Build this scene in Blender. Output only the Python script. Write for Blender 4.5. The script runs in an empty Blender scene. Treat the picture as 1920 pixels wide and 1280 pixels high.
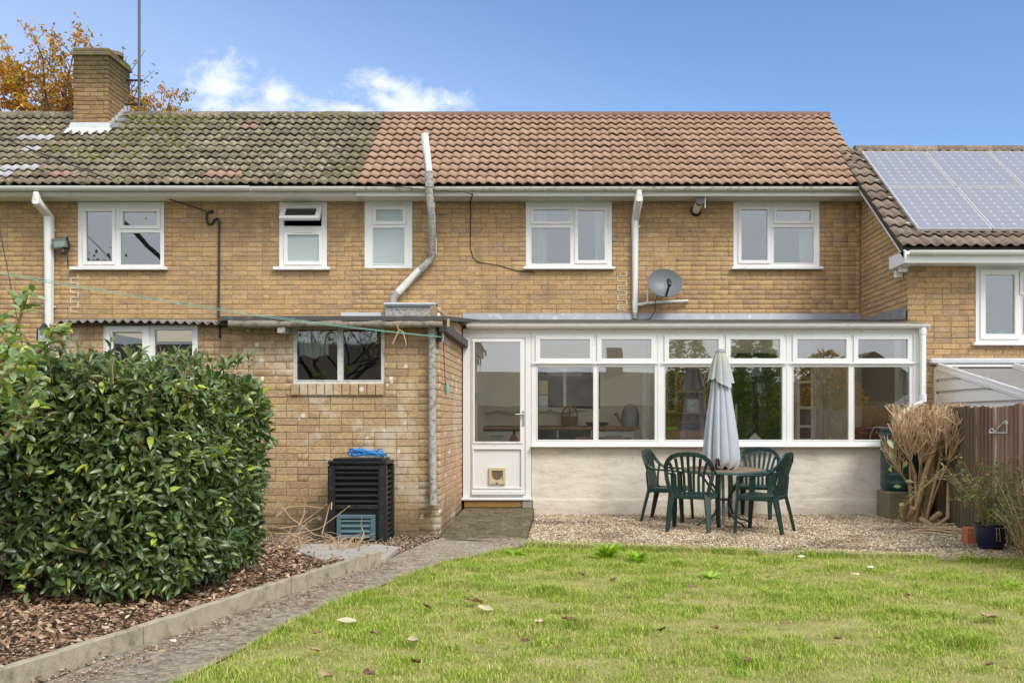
import bpy, bmesh, math, random
import numpy as np
from mathutils import Vector, Matrix, noise as mnoise

S = bpy.context.scene
COL = S.collection
R = math.radians

# ------------------------------------------------------------ camera
F = 1890.0                      # focal length in photo pixels (1920 wide)
CX, HY, HC = 1060.0, 785.0, 1.25
cam_d = bpy.data.cameras.new('camera'); cam = bpy.data.objects.new('camera', cam_d); COL.objects.link(cam)
cam.location = (0, 0, HC); cam.rotation_euler = (R(90), 0, 0)
cam_d.sensor_width = 36.0; cam_d.lens = 36.0 * F / 1920.0
cam_d.shift_x = -(CX - 960.0) / 1920.0
cam_d.shift_y = (HY - 640.0) / 1920.0
cam_d.clip_start = 0.05; cam_d.clip_end = 2000
S.camera = cam

# ------------------------------------------------------------ light
SUN_EL, SUN_AZ = R(46), R(38)   # the sun stands behind the camera, to its right, behind thin cloud
sun_d = bpy.data.lights.new('sun', 'SUN'); sun_d.energy = 1.5; sun_d.angle = R(22); sun_d.color = (1.0, 0.965, 0.91)
sun = bpy.data.objects.new('sun', sun_d); COL.objects.link(sun)
sdir = Vector((math.sin(SUN_AZ) * math.cos(SUN_EL), -math.cos(SUN_AZ) * math.cos(SUN_EL), math.sin(SUN_EL)))
sun.rotation_euler = sdir.to_track_quat('Z', 'Y').to_euler()
sun.location = sdir * 50
S.view_settings.view_transform = 'Standard'; S.view_settings.look = 'None'
S.view_settings.exposure = 0.79; S.view_settings.gamma = 1.0; S.view_settings.use_curve_mapping = False
S.cycles.max_bounces = 8; S.cycles.transparent_max_bounces = 12; S.cycles.use_denoising = True
S.cycles.glossy_bounces = 4; S.cycles.transmission_bounces = 6; S.cycles.diffuse_bounces = 3


class NT:
    """short hand for node trees"""
    def __init__(s, nt):
        s.nt = nt; nt.nodes.clear()
    def n(s, typ, ins=None, **kw):
        nd = s.nt.nodes.new(typ)
        for k, v in kw.items(): setattr(nd, k, v)
        for k, v in (ins or {}).items():
            sk = nd.inputs[k]
            if isinstance(v, bpy.types.NodeSocket): s.nt.links.new(v, sk)
            else:
                if isinstance(v, (tuple, list)) and len(v) == 3 and sk.type == 'RGBA': v = (*v, 1)
                sk.default_value = v
        return nd
    def math(s, op, a, b=0.0, c=None, clamp=False):
        i = {0: a, 1: b}
        if c is not None: i[2] = c
        return s.n('ShaderNodeMath', i, operation=op, use_clamp=clamp).outputs[0]
    def vmath(s, op, a, b=(0, 0, 0)):
        return s.n('ShaderNodeVectorMath', {0: a, 1: b}, operation=op)
    def noise(s, scale, detail=4, rough=.55, vec=None, dist=0.0):
        i = {'Scale': scale, 'Detail': detail, 'Roughness': rough, 'Distortion': dist}
        if vec is not None: i['Vector'] = vec
        return s.n('ShaderNodeTexNoise', i).outputs['Fac']
    def voro(s, scale, vec=None, feature='F1', out='Distance', rnd=1.0):
        i = {'Scale': scale, 'Randomness': rnd}
        if vec is not None: i['Vector'] = vec
        return s.n('ShaderNodeTexVoronoi', i, feature=feature).outputs[out]
    def ramp(s, fac, stops, interp='LINEAR'):
        r = s.n('ShaderNodeValToRGB', {'Fac': fac}); cr = r.color_ramp; cr.interpolation = interp
        while len(cr.elements) < len(stops): cr.elements.new(0.5)
        for e, (p, c) in zip(cr.elements, stops):
            e.position = p
            if not isinstance(c, (tuple, list)): c = (c, c, c)
            e.color = (*c[:3], 1)
        return r.outputs['Color']
    def mix(s, fac, a, b, mode='MIX'):
        m = s.n('ShaderNodeMix', data_type='RGBA', blend_type=mode)
        for k, v in ((0, fac), (6, a), (7, b)):
            sk = m.inputs[k]
            if isinstance(v, bpy.types.NodeSocket): s.nt.links.new(v, sk)
            else:
                if isinstance(v, (tuple, list)) and len(v) == 3: v = (*v, 1)
                sk.default_value = v
        return m.outputs[2]
    def maprange(s, v, a, b, c=0.0, d=1.0, smooth=True):
        return s.n('ShaderNodeMapRange', {0: v, 1: a, 2: b, 3: c, 4: d}, interpolation_type='SMOOTHSTEP' if smooth else 'LINEAR').outputs[0]
    def pos(s):
        return s.n('ShaderNodeNewGeometry').outputs['Position']
    def sep(s, v):
        return s.n('ShaderNodeSeparateXYZ', {0: v}).outputs
    def scalev(s, v, sc):
        return s.n('ShaderNodeVectorMath', {0: v, 1: sc}, operation='MULTIPLY').outputs[0]
    def rnd(s):
        o = s.n('ShaderNodeObjectInfo').outputs['Random']
        a = s.n('ShaderNodeAttribute', attribute_name='rnd').outputs['Fac']
        return s.math('FRACT', s.math('ADD', o, a))


# ------------------------------------------------------------ sky: clear blue ahead, thin broken cloud, cloud cover behind and overhead
W = bpy.data.worlds.new('World'); S.world = W; W.use_nodes = True
w = NT(W.node_tree)
sky = w.n('ShaderNodeTexSky', sky_type='NISHITA', sun_disc=False)
sky.sun_elevation = SUN_EL; sky.sun_rotation = math.pi - SUN_AZ
sky.altitude = 80; sky.air_density = 1.0; sky.dust_density = 0.3; sky.ozone_density = 2.0
d = w.n('ShaderNodeTexCoord').outputs['Generated']
dx, dy, dz = w.sep(d)
SKYMUL = (.74, .85, .99)
blue = w.mix(1.0, sky.outputs['Color'], SKYMUL, 'MULTIPLY')
n1 = w.math('ADD', w.math('MULTIPLY', w.noise(11.0, 6, .6, w.scalev(d, (1.0, 1.0, 1.6)), .4), .5), w.math('MULTIPLY', w.noise(34.0, 8, .68, w.scalev(d, (1.0, 1.0, 1.4)), .6), .5))
n2 = w.noise(3.0, 4, .5, d)
def puff(c, r, sx=1.0, sz=1.0):
    v = w.vmath('SUBTRACT', d, Vector(c).normalized()).outputs[0]
    v = w.scalev(v, (1 / sx, 1 / sx, 1 / sz))
    l = w.vmath('LENGTH', v).outputs['Value']
    return w.math('SUBTRACT', 1.0, w.math('DIVIDE', l, r))
def dirpx(x, y): return ((x - CX) / F, 1.0, (HY - y) / F)
p = puff(dirpx(410, 165), .032, 1.0, .8)
for c, r, sx, sz in ((dirpx(420, 200), .034, 1.1, .4), (dirpx(720, 160), .030, 1.0, .5), (dirpx(735, 192), .062, 1.1, .24), (dirpx(520, 183), .018, 1, 1), (dirpx(650, 205), .08, 1.2, .16)):
    p = w.math('MAXIMUM', p, puff(c, r, sx, sz))
puffs = w.maprange(w.math('ADD', p, w.math('MULTIPLY', w.math('SUBTRACT', n1, .5), 5.2)), -.05, 1.25)
cover = w.maprange(w.math('ADD', w.math('MULTIPLY', dy, -1.0), w.math('MULTIPLY', w.math('SUBTRACT', n2, .5), .5)), -.55, .1)
hazeband = w.math('MULTIPLY', w.maprange(w.math('ADD', dz, w.math('MULTIPLY', dx, .42)), .42, .0), .34)
grey = w.mix(n2, (5.6, 5.9, 6.4), (8.0, 8.2, 8.5))
c1 = w.mix(hazeband, blue, (5.2, 5.7, 6.5))
c2 = w.mix(w.math('MULTIPLY', puffs, .9), c1, (5.6, 5.8, 6.1))
c3 = w.mix(cover, c2, grey)
bg = w.n('ShaderNodeBackground', {'Color': c3, 'Strength': 0.11})
wo = w.n('ShaderNodeOutputWorld', {'Surface': bg.outputs[0]})


# ------------------------------------------------------------ photo pixel -> place at a known distance
def X(px, Y): return (px - CX) / F * Y
def Z(py, Y): return HC + (HY - py) / F * Y
def P(px, py, Y): return Vector((X(px, Y), Y, Z(py, Y)))
def G(px, py, z=0.0):
    Y = (HC - z) * F / (py - HY); return Vector((X(px, Y), Y, z))

YM, YC, YS, YN, YE = 15.83, 13.03, 10.74, 13.66, 15.42   # main wall, conservatory, outhouse, neighbour, eaves


# ------------------------------------------------------------ mesh helpers
def wloc(o): return o.get('_w', None)

def link(name, me, parent=None, loc=None):
    o = bpy.data.objects.new(name, me); COL.objects.link(o)
    if parent is not None:
        o.parent = parent
        if parent.type == 'EMPTY' and parent.parent is None: o.matrix_parent_inverse = Matrix.Translation(-parent.location)
        if loc is not None: o.location = loc
    return o

def tag(o, label=None, cat=None, group=None, kind=None):
    if label: o['label'] = label
    if cat: o['category'] = cat
    if group: o['group'] = group
    if kind: o['kind'] = kind
    return o

def thing(name, label, cat, loc=(0, 0, 0), group=None):
    o = bpy.data.objects.new(name, None); COL.objects.link(o); o.location = loc; o.empty_display_size = .1
    return tag(o, label, cat, group)

def np_mesh(name, v, f, attr=None, smooth=False, uv=None):
    """v (n,3), f (m,k) arrays; attr: one value per vertex stored as 'rnd'"""
    me = bpy.data.meshes.new(name)
    v = np.asarray(v, np.float32); f = np.asarray(f, np.int32)
    me.vertices.add(len(v)); me.vertices.foreach_set('co', v.ravel())
    me.loops.add(f.size); me.loops.foreach_set('vertex_index', f.ravel())
    me.polygons.add(len(f)); me.polygons.foreach_set('loop_start', np.arange(0, f.size, f.shape[1], dtype=np.int32))
    if smooth: me.polygons.foreach_set('use_smooth', np.ones(len(f), bool))
    if attr is not None:
        a = me.attributes.new('rnd', 'FLOAT', 'POINT'); a.data.foreach_set('value', np.asarray(attr, np.float32))
    me.update(calc_edges=True); me.validate()
    return me


class MB:
    def __init__(s, M=None): s.v = []; s.f = []; s.M = M
    def add(s, vs, fs):
        b = len(s.v)
        s.v += [(s.M @ Vector(q)) if s.M is not None else Vector(q) for q in vs]
        s.f += [tuple(b + i for i in q) for q in fs]
    def quad(s, *q): s.add(q, [tuple(range(len(q)))])
    def box(s, x0, x1, y0, y1, z0, z1):
        if x0 > x1: x0, x1 = x1, x0
        if y0 > y1: y0, y1 = y1, y0
        if z0 > z1: z0, z1 = z1, z0
        s.add([(x0, y0, z0), (x1, y0, z0), (x1, y1, z0), (x0, y1, z0), (x0, y0, z1), (x1, y0, z1), (x1, y1, z1), (x0, y1, z1)],
              [(0, 3, 2, 1), (4, 5, 6, 7), (0, 1, 5, 4), (1, 2, 6, 5), (2, 3, 7, 6), (3, 0, 4, 7)])
        return s
    def bar(s, p, q, w, h, up=(0, 0, 1)):
        p, q = Vector(p), Vector(q); t = (q - p).normalized(); sd = t.cross(Vector(up))
        if sd.length < 1e-4: sd = t.cross(Vector((0, 1, 0)))
        sd.normalize(); u = sd.cross(t); vs = []
        for c in (p, q):
            for a, b in ((-1, -1), (1, -1), (1, 1), (-1, 1)): vs.append(c + sd * (a * w / 2) + u * (b * h / 2))
        s.add(vs, [(0, 1, 2, 3), (7, 6, 5, 4), (0, 4, 5, 1), (1, 5, 6, 2), (2, 6, 7, 3), (3, 7, 4, 0)]); return s
    def tube(s, pts, r, n=8, cap=True):
        pts = [Vector(q) for q in pts]; rs = r if isinstance(r, (list, tuple)) else [r] * len(pts)
        T = []
        for i in range(len(pts)):
            a = pts[max(i - 1, 0)]; b = pts[min(i + 1, len(pts) - 1)]; T.append((b - a).normalized())
        nrm = T[0].cross(Vector((0, 0, 1)))
        if nrm.length < .05: nrm = T[0].cross(Vector((0, 1, 0)))
        nrm.normalize(); vs = []
        for i, c in enumerate(pts):
            nrm = (nrm - T[i] * nrm.dot(T[i])).normalized(); bn = T[i].cross(nrm)
            k = 1.0
            if 0 < i < len(pts) - 1:
                k = 1 / max(.5, (pts[i] - pts[i - 1]).normalized().dot(T[i]))
            for j in range(n):
                a = 2 * math.pi * j / n; vs.append(c + (nrm * math.cos(a) + bn * math.sin(a)) * rs[i] * k)
        fs = [(i * n + j, i * n + (j + 1) % n, (i + 1) * n + (j + 1) % n, (i + 1) * n + j) for i in range(len(pts) - 1) for j in range(n)]
        if cap: fs += [tuple(range(n - 1, -1, -1)), tuple((len(pts) - 1) * n + j for j in range(n))]
        s.add(vs, fs); return s
    def strip(s, pts, w, h, side):
        """sweep of a flat w x h section; side(i) gives the width direction"""
        pts = [Vector(q) for q in pts]; vs = []; N = len(pts)
        for i, c in enumerate(pts):
            t = (pts[min(i + 1, N - 1)] - pts[max(i - 1, 0)]).normalized()
            sd = Vector(side(i) if callable(side) else side); sd = (sd - t * sd.dot(t)).normalized(); u = sd.cross(t)
            ww = w[i] if isinstance(w, (list, tuple)) else w
            for a, b in ((-1, -1), (1, -1), (1, 1), (-1, 1)): vs.append(c + sd * (a * ww / 2) + u * (b * h / 2))
        fs = [(0, 1, 2, 3), tuple((N - 1) * 4 + j for j in (3, 2, 1, 0))]
        for i in range(N - 1):
            for j in range(4): fs.append((i * 4 + j, (i + 1) * 4 + j, (i + 1) * 4 + (j + 1) % 4, i * 4 + (j + 1) % 4))
        s.add(vs, fs); return s
    def lathe(s, c, prof, n=24, f=None, cap=True):
        vs = []; c = Vector(c)
        for k, (r, z) in enumerate(prof):
            for j in range(n):
                a = 2 * math.pi * j / n; rr = r * (f(a, k) if f else 1)
                vs.append(c + Vector((rr * math.cos(a), rr * math.sin(a), z)))
        fs = [(i * n + j, i * n + (j + 1) % n, (i + 1) * n + (j + 1) % n, (i + 1) * n + j) for i in range(len(prof) - 1) for j in range(n)]
        if cap: fs += [tuple(range(n - 1, -1, -1)), tuple((len(prof) - 1) * n + j for j in range(n))]
        s.add(vs, fs); return s
    def ext(s, poly, lo, hi, f3):
        """extrude a 2D polygon; f3(a, b, t) gives the 3D point"""
        n = len(poly); vs = [f3(a, b, lo) for a, b in poly] + [f3(a, b, hi) for a, b in poly]
        s.add(vs, [tuple(range(n - 1, -1, -1)), tuple(range(n, 2 * n))] + [(i, (i + 1) % n, n + (i + 1) % n, n + i) for i in range(n)]); return s
    def plate(s, rect, holes, n0, n1):
        """plate in the x-z plane from y=n0 (front) to n1 with rectangular holes"""
        x0, x1, z0, z1 = rect
        xs = sorted({x0, x1, *[min(max(v, x0), x1) for h in holes for v in h[:2]]}); zs = sorted({z0, z1, *[min(max(v, z0), z1) for h in holes for v in h[2:4]]})
        def solid(i, j):
            if i < 0 or j < 0 or i >= len(xs) - 1 or j >= len(zs) - 1: return False
            a, b = (xs[i] + xs[i + 1]) / 2, (zs[j] + zs[j + 1]) / 2
            return not any(h[0] < a < h[1] and h[2] < b < h[3] for h in holes)
        for i in range(len(xs) - 1):
            for j in range(len(zs) - 1):
                if not solid(i, j): continue
                a, b, c, e = xs[i], xs[i + 1], zs[j], zs[j + 1]
                s.quad((a, n0, c), (b, n0, c), (b, n0, e), (a, n0, e)); s.quad((b, n1, c), (a, n1, c), (a, n1, e), (b, n1, e))
                if not solid(i - 1, j): s.quad((a, n1, c), (a, n0, c), (a, n0, e), (a, n1, e))
                if not solid(i + 1, j): s.quad((b, n0, c), (b, n1, c), (b, n1, e), (b, n0, e))
                if not solid(i, j - 1): s.quad((a, n1, c), (b, n1, c), (b, n0, c), (a, n0, c))
                if not solid(i, j + 1): s.quad((a, n0, e), (b, n0, e), (b, n1, e), (a, n1, e))
        return s
    def mesh(s, name, mat, smooth=False, bevel=0.0, seg=1):
        me = bpy.data.meshes.new(name); me.from_pydata([tuple(q) for q in s.v], [], s.f); me.update()
        if bevel:
            bm = bmesh.new(); bm.from_mesh(me); bmesh.ops.remove_doubles(bm, verts=bm.verts, dist=1e-5)
            es = [e for e in bm.edges if len(e.link_faces) == 2 and e.calc_face_angle(0) > .6]
            bmesh.ops.bevel(bm, geom=es, offset=bevel, segments=seg, affect='EDGES', clamp_overlap=True); bm.to_mesh(me); bm.free()
        if smooth:
            me.polygons.foreach_set('use_smooth', [True] * len(me.polygons)); me.set_sharp_from_angle(angle=R(40))
        if mat: me.materials.append(mat)
        return me
    def build(s, name, mat, parent=None, smooth=False, bevel=0.0, seg=1):
        if parent is None and s.v:
            xs = [q.x for q in s.v]; ys = [q.y for q in s.v]; zs = [q.z for q in s.v]
            c = Vector(((min(xs) + max(xs)) / 2, (min(ys) + max(ys)) / 2, min(zs)))
            s.v = [q - c for q in s.v]
            o = link(name, s.mesh(name, mat, smooth, bevel, seg)); o.location = c; return o
        return link(name, s.mesh(name, mat, smooth, bevel, seg), parent)


def copy_tree(o, parent=None):
    c = o.copy(); COL.objects.link(c)
    if parent: c.parent = parent
    for ch in [q for q in COL.objects if q.parent == o]: copy_tree(ch, c)
    return c

def sub(o, name, mb, mat, **k):      # a sub-part of part o (o itself carries no offset)
    return link(name, mb.mesh(name, mat, **k), o)

# ------------------------------------------------------------ materials
def newmat(name):
    m = bpy.data.materials.new(name); m.use_nodes = True; t = NT(m.node_tree)
    t.b = t.n('ShaderNodeBsdfPrincipled'); t.o = t.n('ShaderNodeOutputMaterial', {'Surface': t.b.outputs[0]})
    return m, t

def setb(t, **k):
    for key, v in k.items():
        key = {'col': 'Base Color', 'rough': 'Roughness', 'metal': 'Metallic', 'spec': 'Specular IOR Level', 'normal': 'Normal', 'coat': 'Coat Weight', 'sub': 'Subsurface Weight', 'trans': 'Transmission Weight', 'alpha': 'Alpha'}.get(key, key)
        sk = t.b.inputs[key]
        if isinstance(v, bpy.types.NodeSocket): t.nt.links.new(v, sk)
        else: sk.default_value = (*v, 1) if isinstance(v, (tuple, list)) and len(v) == 3 and sk.type == 'RGBA' else v

def bump(t, h, strength=.4, dist=.01):
    return t.n('ShaderNodeBump', {'Height': h, 'Strength': strength, 'Distance': dist}).outputs[0]

def simple(name, col, rough=.5, var=.12, scale=14, bmp=0.0, bscale=120, metal=0.0, spec=.5, dirt=None, rndvar=0.0):
    m, t = newmat(name); p = t.pos()
    c = t.mix(t.noise(scale, 5, .6, p), tuple(v * (1 - var) for v in col), tuple(min(1, v * (1 + var)) for v in col))
    if dirt:
        dcol, amt, sc = dirt
        k = t.maprange(t.noise(sc, 6, .65, p), .62 - amt, .86 - amt * .6)
        c = t.mix(k, c, dcol)
    if rndvar:
        c = t.mix(1.0, c, t.ramp(t.rnd(), [(0, 1 - rndvar), (1, 1 + rndvar)]), 'MULTIPLY')
    setb(t, col=c, rough=rough, metal=metal, spec=spec)
    if bmp: setb(t, normal=bump(t, t.noise(bscale, 6, .6, p), bmp, .006))
    return m

def brick_mat(name, stops, stain=.35, low=None, lich=0.0, rough=.9, gain=1.0):
    m, t = newmat(name); p = t.pos(); r = t.rnd()
    c = t.ramp(r, [(q, tuple(v * gain for v in cc)) for q, cc in stops], 'LINEAR')
    fine = t.noise(48, 7, .8, p); med = t.noise(17, 6, .68, p)
    stk = t.noise(2.6, 5, .6, t.scalev(p, (1.6, 1.6, .22)))
    c = t.mix(1.0, c, t.ramp(fine, [(.32, .50), (.5, 1.0), (.68, 1.42)]), 'MULTIPLY')
    c = t.mix(t.maprange(med, .48, .72, 0, .35), c, tuple(v * gain for v in (.28, .185, .12)))
    big = t.noise(1.1, 5, .6, t.scalev(p, (1, 1, 1.7)))
    c = t.mix(t.maprange(big, .48, .72, 0, stain), c, tuple(v * gain for v in (.30, .20, .12)))
    c = t.mix(t.maprange(stk, .52, .70, 0, .42), c, tuple(v * gain for v in (.24, .165, .105)))
    pits = t.maprange(t.noise(150, 3, .6, p), .64, .72)
    c = t.mix(t.math('MULTIPLY', pits, .6), c, (.06, .042, .03))
    if low:
        z0, z1, amt = low
        zz = t.sep(p)[2]
        k = t.math('MULTIPLY', t.maprange(t.math('ADD', zz, t.math('MULTIPLY', t.math('SUBTRACT', t.noise(3, 5, .6, p), .5), .5)), z1, z0), amt)
        c = t.mix(k, c, (.075, .062, .03))
    if lich:
        k = t.maprange(t.math('SUBTRACT', t.noise(5.5, 7, .68, p), t.math('MULTIPLY', t.math('SUBTRACT', 1.0, t.maprange(t.noise(1.3, 3, .5, p), .42, .62)), .3)), .43 - lich * .06, .56)
        c = t.mix(t.math('MULTIPLY', k, .62), c, (.62, .55, .43))
        v = t.maprange(t.voro(7.0, t.scalev(p, (1, .2, 1))), .20, .15)
        v = t.math('MULTIPLY', v, t.maprange(t.noise(1.6, 2, .5, p), .47, .52))
        c = t.mix(t.math('MULTIPLY', v, .85), c, (.74, .71, .62))
    setb(t, col=c, rough=rough, spec=.25, normal=bump(t, t.math('ADD', fine, t.math('MULTIPLY', med, .6)), .7, .006))
    return m

M = {}
BUFF = [(0, (0.499, 0.324, 0.159)), (.22, (0.555, 0.366, 0.181)), (.42, (0.488, 0.315, 0.156)), (.58, (0.412, 0.273, 0.168)), (.72, (0.517, 0.338, 0.167)), (.86, (0.436, 0.296, 0.183)), (1, (0.594, 0.399, 0.203))]
M['brick'] = brick_mat('buff_brick', BUFF)
PINK = [(0, (0.468, 0.317, 0.168)), (.25, (0.522, 0.361, 0.193)), (.45, (0.423, 0.282, 0.160)), (.6, (0.522, 0.370, 0.218)), (.8, (0.396, 0.264, 0.160)), (1, (0.558, 0.405, 0.227))]
M['brick_shed'] = brick_mat('weathered_brick', PINK, .25, (-.05, .55, .72), 1.0)
M['brick_chim'] = brick_mat('sooty_brick', [(0, (.34, .215, .10)), (.5, (.26, .17, .09)), (1, (.40, .265, .125))], .6, (7.5, 6.5, .9))
M['mortar'] = simple('lime_mortar', (.36, .25, .14), .95, .3, 40, .5)
M['mortar_pale'] = simple('white_mortar', (.72, .66, .55), .9, .1, 60)
M['mortar_shed'] = simple('grey_mortar', (.33, .245, .15), .95, .35, 30, .5)
M['render'] = None
M['pvc'] = simple('white_pvc', (.80, .80, .785), .34, .03, 9, dirt=((.56, .54, .46), .035, 7.0))
M['pvc_old'] = simple('weathered_white_plastic', (.74, .73, .69), .4, .04, 8, dirt=((.20, .21, .10), .06, 9.0))
M['pvc_grime'] = simple('algae_stained_plastic', (.70, .69, .62), .45, .05, 8, dirt=((.17, .18, .075), .14, 16.0))
M['soffit'] = simple('painted_soffit', (.62, .60, .56), .6, .06, 5, dirt=((.28, .24, .18), .04, 4.0))
M['paint'] = simple('peeling_white_paint', (.66, .66, .63), .6, .1, 20, .3, dirt=((.24, .21, .18), .14, 24.0))
M['tile_red'] = None
def tile_mat(name, a, b, c3, moss, lich):
    m, t = newmat(name); p = t.pos(); r = t.rnd()
    c = t.ramp(r, [(0, a), (.5, b), (1, c3)])
    fine = t.noise(70, 6, .7, p)
    c = t.mix(1.0, c, t.ramp(fine, [(.3, .72), (.7, 1.25)]), 'MULTIPLY')
    if lich:
        k = t.math('MULTIPLY', t.maprange(t.noise(13, 8, .75, p), .50, .60), t.maprange(t.noise(.9, 3, .5, p), .38, .62, .25, 1)) if 1 else 0; c = t.mix(t.math('MULTIPLY', k, lich), c, (.46, .40, .28))
        k = t.maprange(t.noise(26, 5, .7, p), .64, .70); c = t.mix(t.math('MULTIPLY', k, lich), c, (.60, .56, .47))
    if moss:
        g = t.math('ADD', t.noise(8, 7, .7, p), t.math('MULTIPLY', t.math('SUBTRACT', t.noise(.8, 2, .5, p), .5), .6))
        k = t.maprange(g, .60, .70); c = t.mix(t.math('MULTIPLY', k, moss), c, t.mix(fine, (.10, .10, .02), (.20, .20, .035)))
        k = t.maprange(t.noise(11, 6, .7, t.scalev(p, (1, 1.5, 1.5))), .62, .7); c = t.mix(t.math('MULTIPLY', k, .7), c, (.05, .042, .036))
    setb(t, col=c, rough=.88, spec=.25, normal=bump(t, t.math('ADD', fine, t.noise(24, 4, .6, p)), .6 if moss else .3, .01))
    return m
M['tile_red'] = tile_mat('brown_red_tile', (.345, .222, .155), (.385, .25, .176), (.42, .275, .196), 0, 0)
M['tile_old'] = tile_mat('lichened_tile', (.135, .112, .082), (.185, .152, .11), (.24, .20, .148), .9, .9)
M['tile_pink'] = tile_mat('pinkish_tile', (.32, .19, .155), (.36, .21, .17), (.38, .23, .185), .25, .5)
M['tile_pale'] = tile_mat('pale_grey_tile', (.36, .36, .37), (.42, .42, .43), (.46, .46, .47), 0, .3)
M['ridge_red'] = simple('brown_ridge', (.19, .115, .082), .85, .15, 20, .4)
M['tile_dark'] = tile_mat('weathered_brown_tile', (.17, .13, .105), (.22, .165, .13), (.27, .205, .155), .35, .45)
M['lead'] = simple('grey_lead', (.30, .315, .35), .5, .22, 5, .25, 30, metal=.35, dirt=((.50, .52, .55), .1, 7.0))
M['lead_new'] = simple('bright_lead', (.58, .60, .62), .5, .15, 20, .4, 40, dirt=((.30, .31, .32), .05, 14))
M['felt'] = simple('roofing_felt', (.085, .08, .075), .92, .3, 30, .8, 90, dirt=((.17, .165, .15), .13, 9.0))
M['concrete'] = simple('grey_concrete', (.33, .30, .265), .95, .15, 8, .9, 70, dirt=((.15, .135, .105), .12, 3.0))
M['slab'] = simple('pale_slab', (.40, .365, .315), .92, .12, 6, .6, 80, dirt=((.28, .25, .20), .08, 4.0))
M['asb'] = simple('mottled_asbestos_pipe', (.42, .41, .38), .9, .2, 40, .5, 60, dirt=((.11, .105, .09), .2, 26.0))
M['black'] = simple('black_plastic', (.022, .022, .024), .42, .2, 30)
M['blackrub'] = simple('black_cable', (.02, .02, .02), .6, .1, 10)
M['bin'] = simple('black_bin_plastic', (.020, .021, .023), .38, .25, 12, .15, 60)
M['bin_hatch'] = simple('faded_teal_plastic', (.085, .155, .18), .45, .15, 10, dirt=((.17, .2, .2), .1, 10))
M['rope'] = simple('blue_rope', (.03, .22, .56), .6, .4, 60)
M['greenline'] = simple('green_washing_line', (.22, .46, .35), .5, .1, 20)
M['steel'] = simple('grey_galvanised', (.36, .37, .38), .5, .15, 20, metal=.6)
M['dish'] = simple('grey_dish_paint', (.14, .152, .165), .45, .12, 9, dirt=((.18, .18, .17), .06, 12))
M['handle'] = simple('chrome', (.6, .6, .6), .25, .05, 10, metal=.9)
M['beige'] = simple('beige_plastic', (.62, .52, .33), .45, .05, 10)
M['mat_step'] = simple('brown_wood_step', (.30, .17, .055), .8, .25, 18, .5, dirt=((.17, .18, .04), .12, 7))
M['wood_cut'] = simple('cut_wood', (.50, .34, .19), .85, .25, 30)
M['stem'] = simple('tan_bark', (.46, .30, .16), .9, .35, 25, .6, dirt=((.20, .17, .10), .14, 12), rndvar=.2)
M['twig'] = simple('dry_twig', (.50, .345, .20), .9, .3, 25, rndvar=.25)
M['strawstem'] = simple('dead_stalk', (.48, .34, .20), .9, .3, 20)
M['bark'] = simple('dark_bark', (.085, .065, .05), .95, .3, 20, .6)
M['terracotta'] = simple('terracotta', (.42, .14, .06), .85, .2, 18, .3, dirt=((.45, .33, .2), .08, 25))
M['bluepot'] = simple('navy_glazed_pot', (.012, .016, .045), .22, .2, 10)
M['butt'] = simple('dark_green_plastic', (.012, .05, .042), .38, .15, 8)
M['chair'] = simple('green_garden_plastic', (.009, .034, .028), .36, .22, 14, .1, 90, dirt=((.06, .12, .11), .07, 22))
M['tabletop'] = simple('brown_table_board', (.23, .13, .075), .55, .25, 9, dirt=((.20, .23, .12), .07, 7))
M['tablerim'] = simple('green_metal_rim', (.055, .105, .085), .45, .15, 16)
M['kerbm'] = simple('weathered_edging', (.42, .355, .255), .95, .3, 13, .8, 60, dirt=((.17, .145, .085), .17, 8))
M['soffit_w'] = simple('white_soffit', (.82, .80, .76), .6, .05, 5, dirt=((.45, .40, .32), .03, 4.0))
M['gut_old'] = simple('dirty_old_gutter', (.26, .225, .17), .9, .25, 22, .6, 40, dirt=((.07, .06, .045), .2, 14))
M['room'] = simple('cream_plaster', (.55, .50, .41), .9, .04, 3)
M['plaster_cream'] = simple('painted_brick_wall', (.82, .76, .64), .85, .06, 3)
M['roomup'] = simple('pale_blue_plaster', (.52, .57, .60), .9, .03, 3)
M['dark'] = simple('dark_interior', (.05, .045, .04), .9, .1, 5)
M['oak'] = simple('brown_wood', (.40, .20, .095), .5, .3, 9)
M['worktop'] = simple('wooden_shelf', (.38, .22, .12), .5, .2, 12)
M['cream'] = simple('cream_paint', (.74, .70, .60), .6, .04, 4)
M['white'] = simple('white_cloth', (.74, .74, .72), .9, .06, 12)
M['basket'] = simple('brown_wicker', (.27, .15, .08), .8, .4, 90, .8, 120)
M['zinc'] = simple('dull_zinc', (.34, .35, .36), .45, .2, 12, metal=.7)
M['burg'] = simple('burgundy_fabric', (.26, .03, .042), .85, .2, 60)
M['cane'] = simple('pale_cane', (.55, .42, .25), .6, .15, 40)
M['shellm'] = simple('pale_shell', (.78, .74, .70), .6, .12, 40)
M['sign'] = simple('gold_tin', (.45, .38, .2), .4, .5, 130, metal=.4)
M['sign2'] = simple('mosaic_tin', (.55, .58, .52), .4, .7, 160)
M['clock'] = simple('pale_clock_face', (.66, .68, .58), .5, .08, 20)
M['solarframe'] = simple('aluminium', (.62, .62, .60), .4, .05, 10, metal=.3, dirt=((.38, .40, .22), .1, 6))
M['poly'] = None

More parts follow.
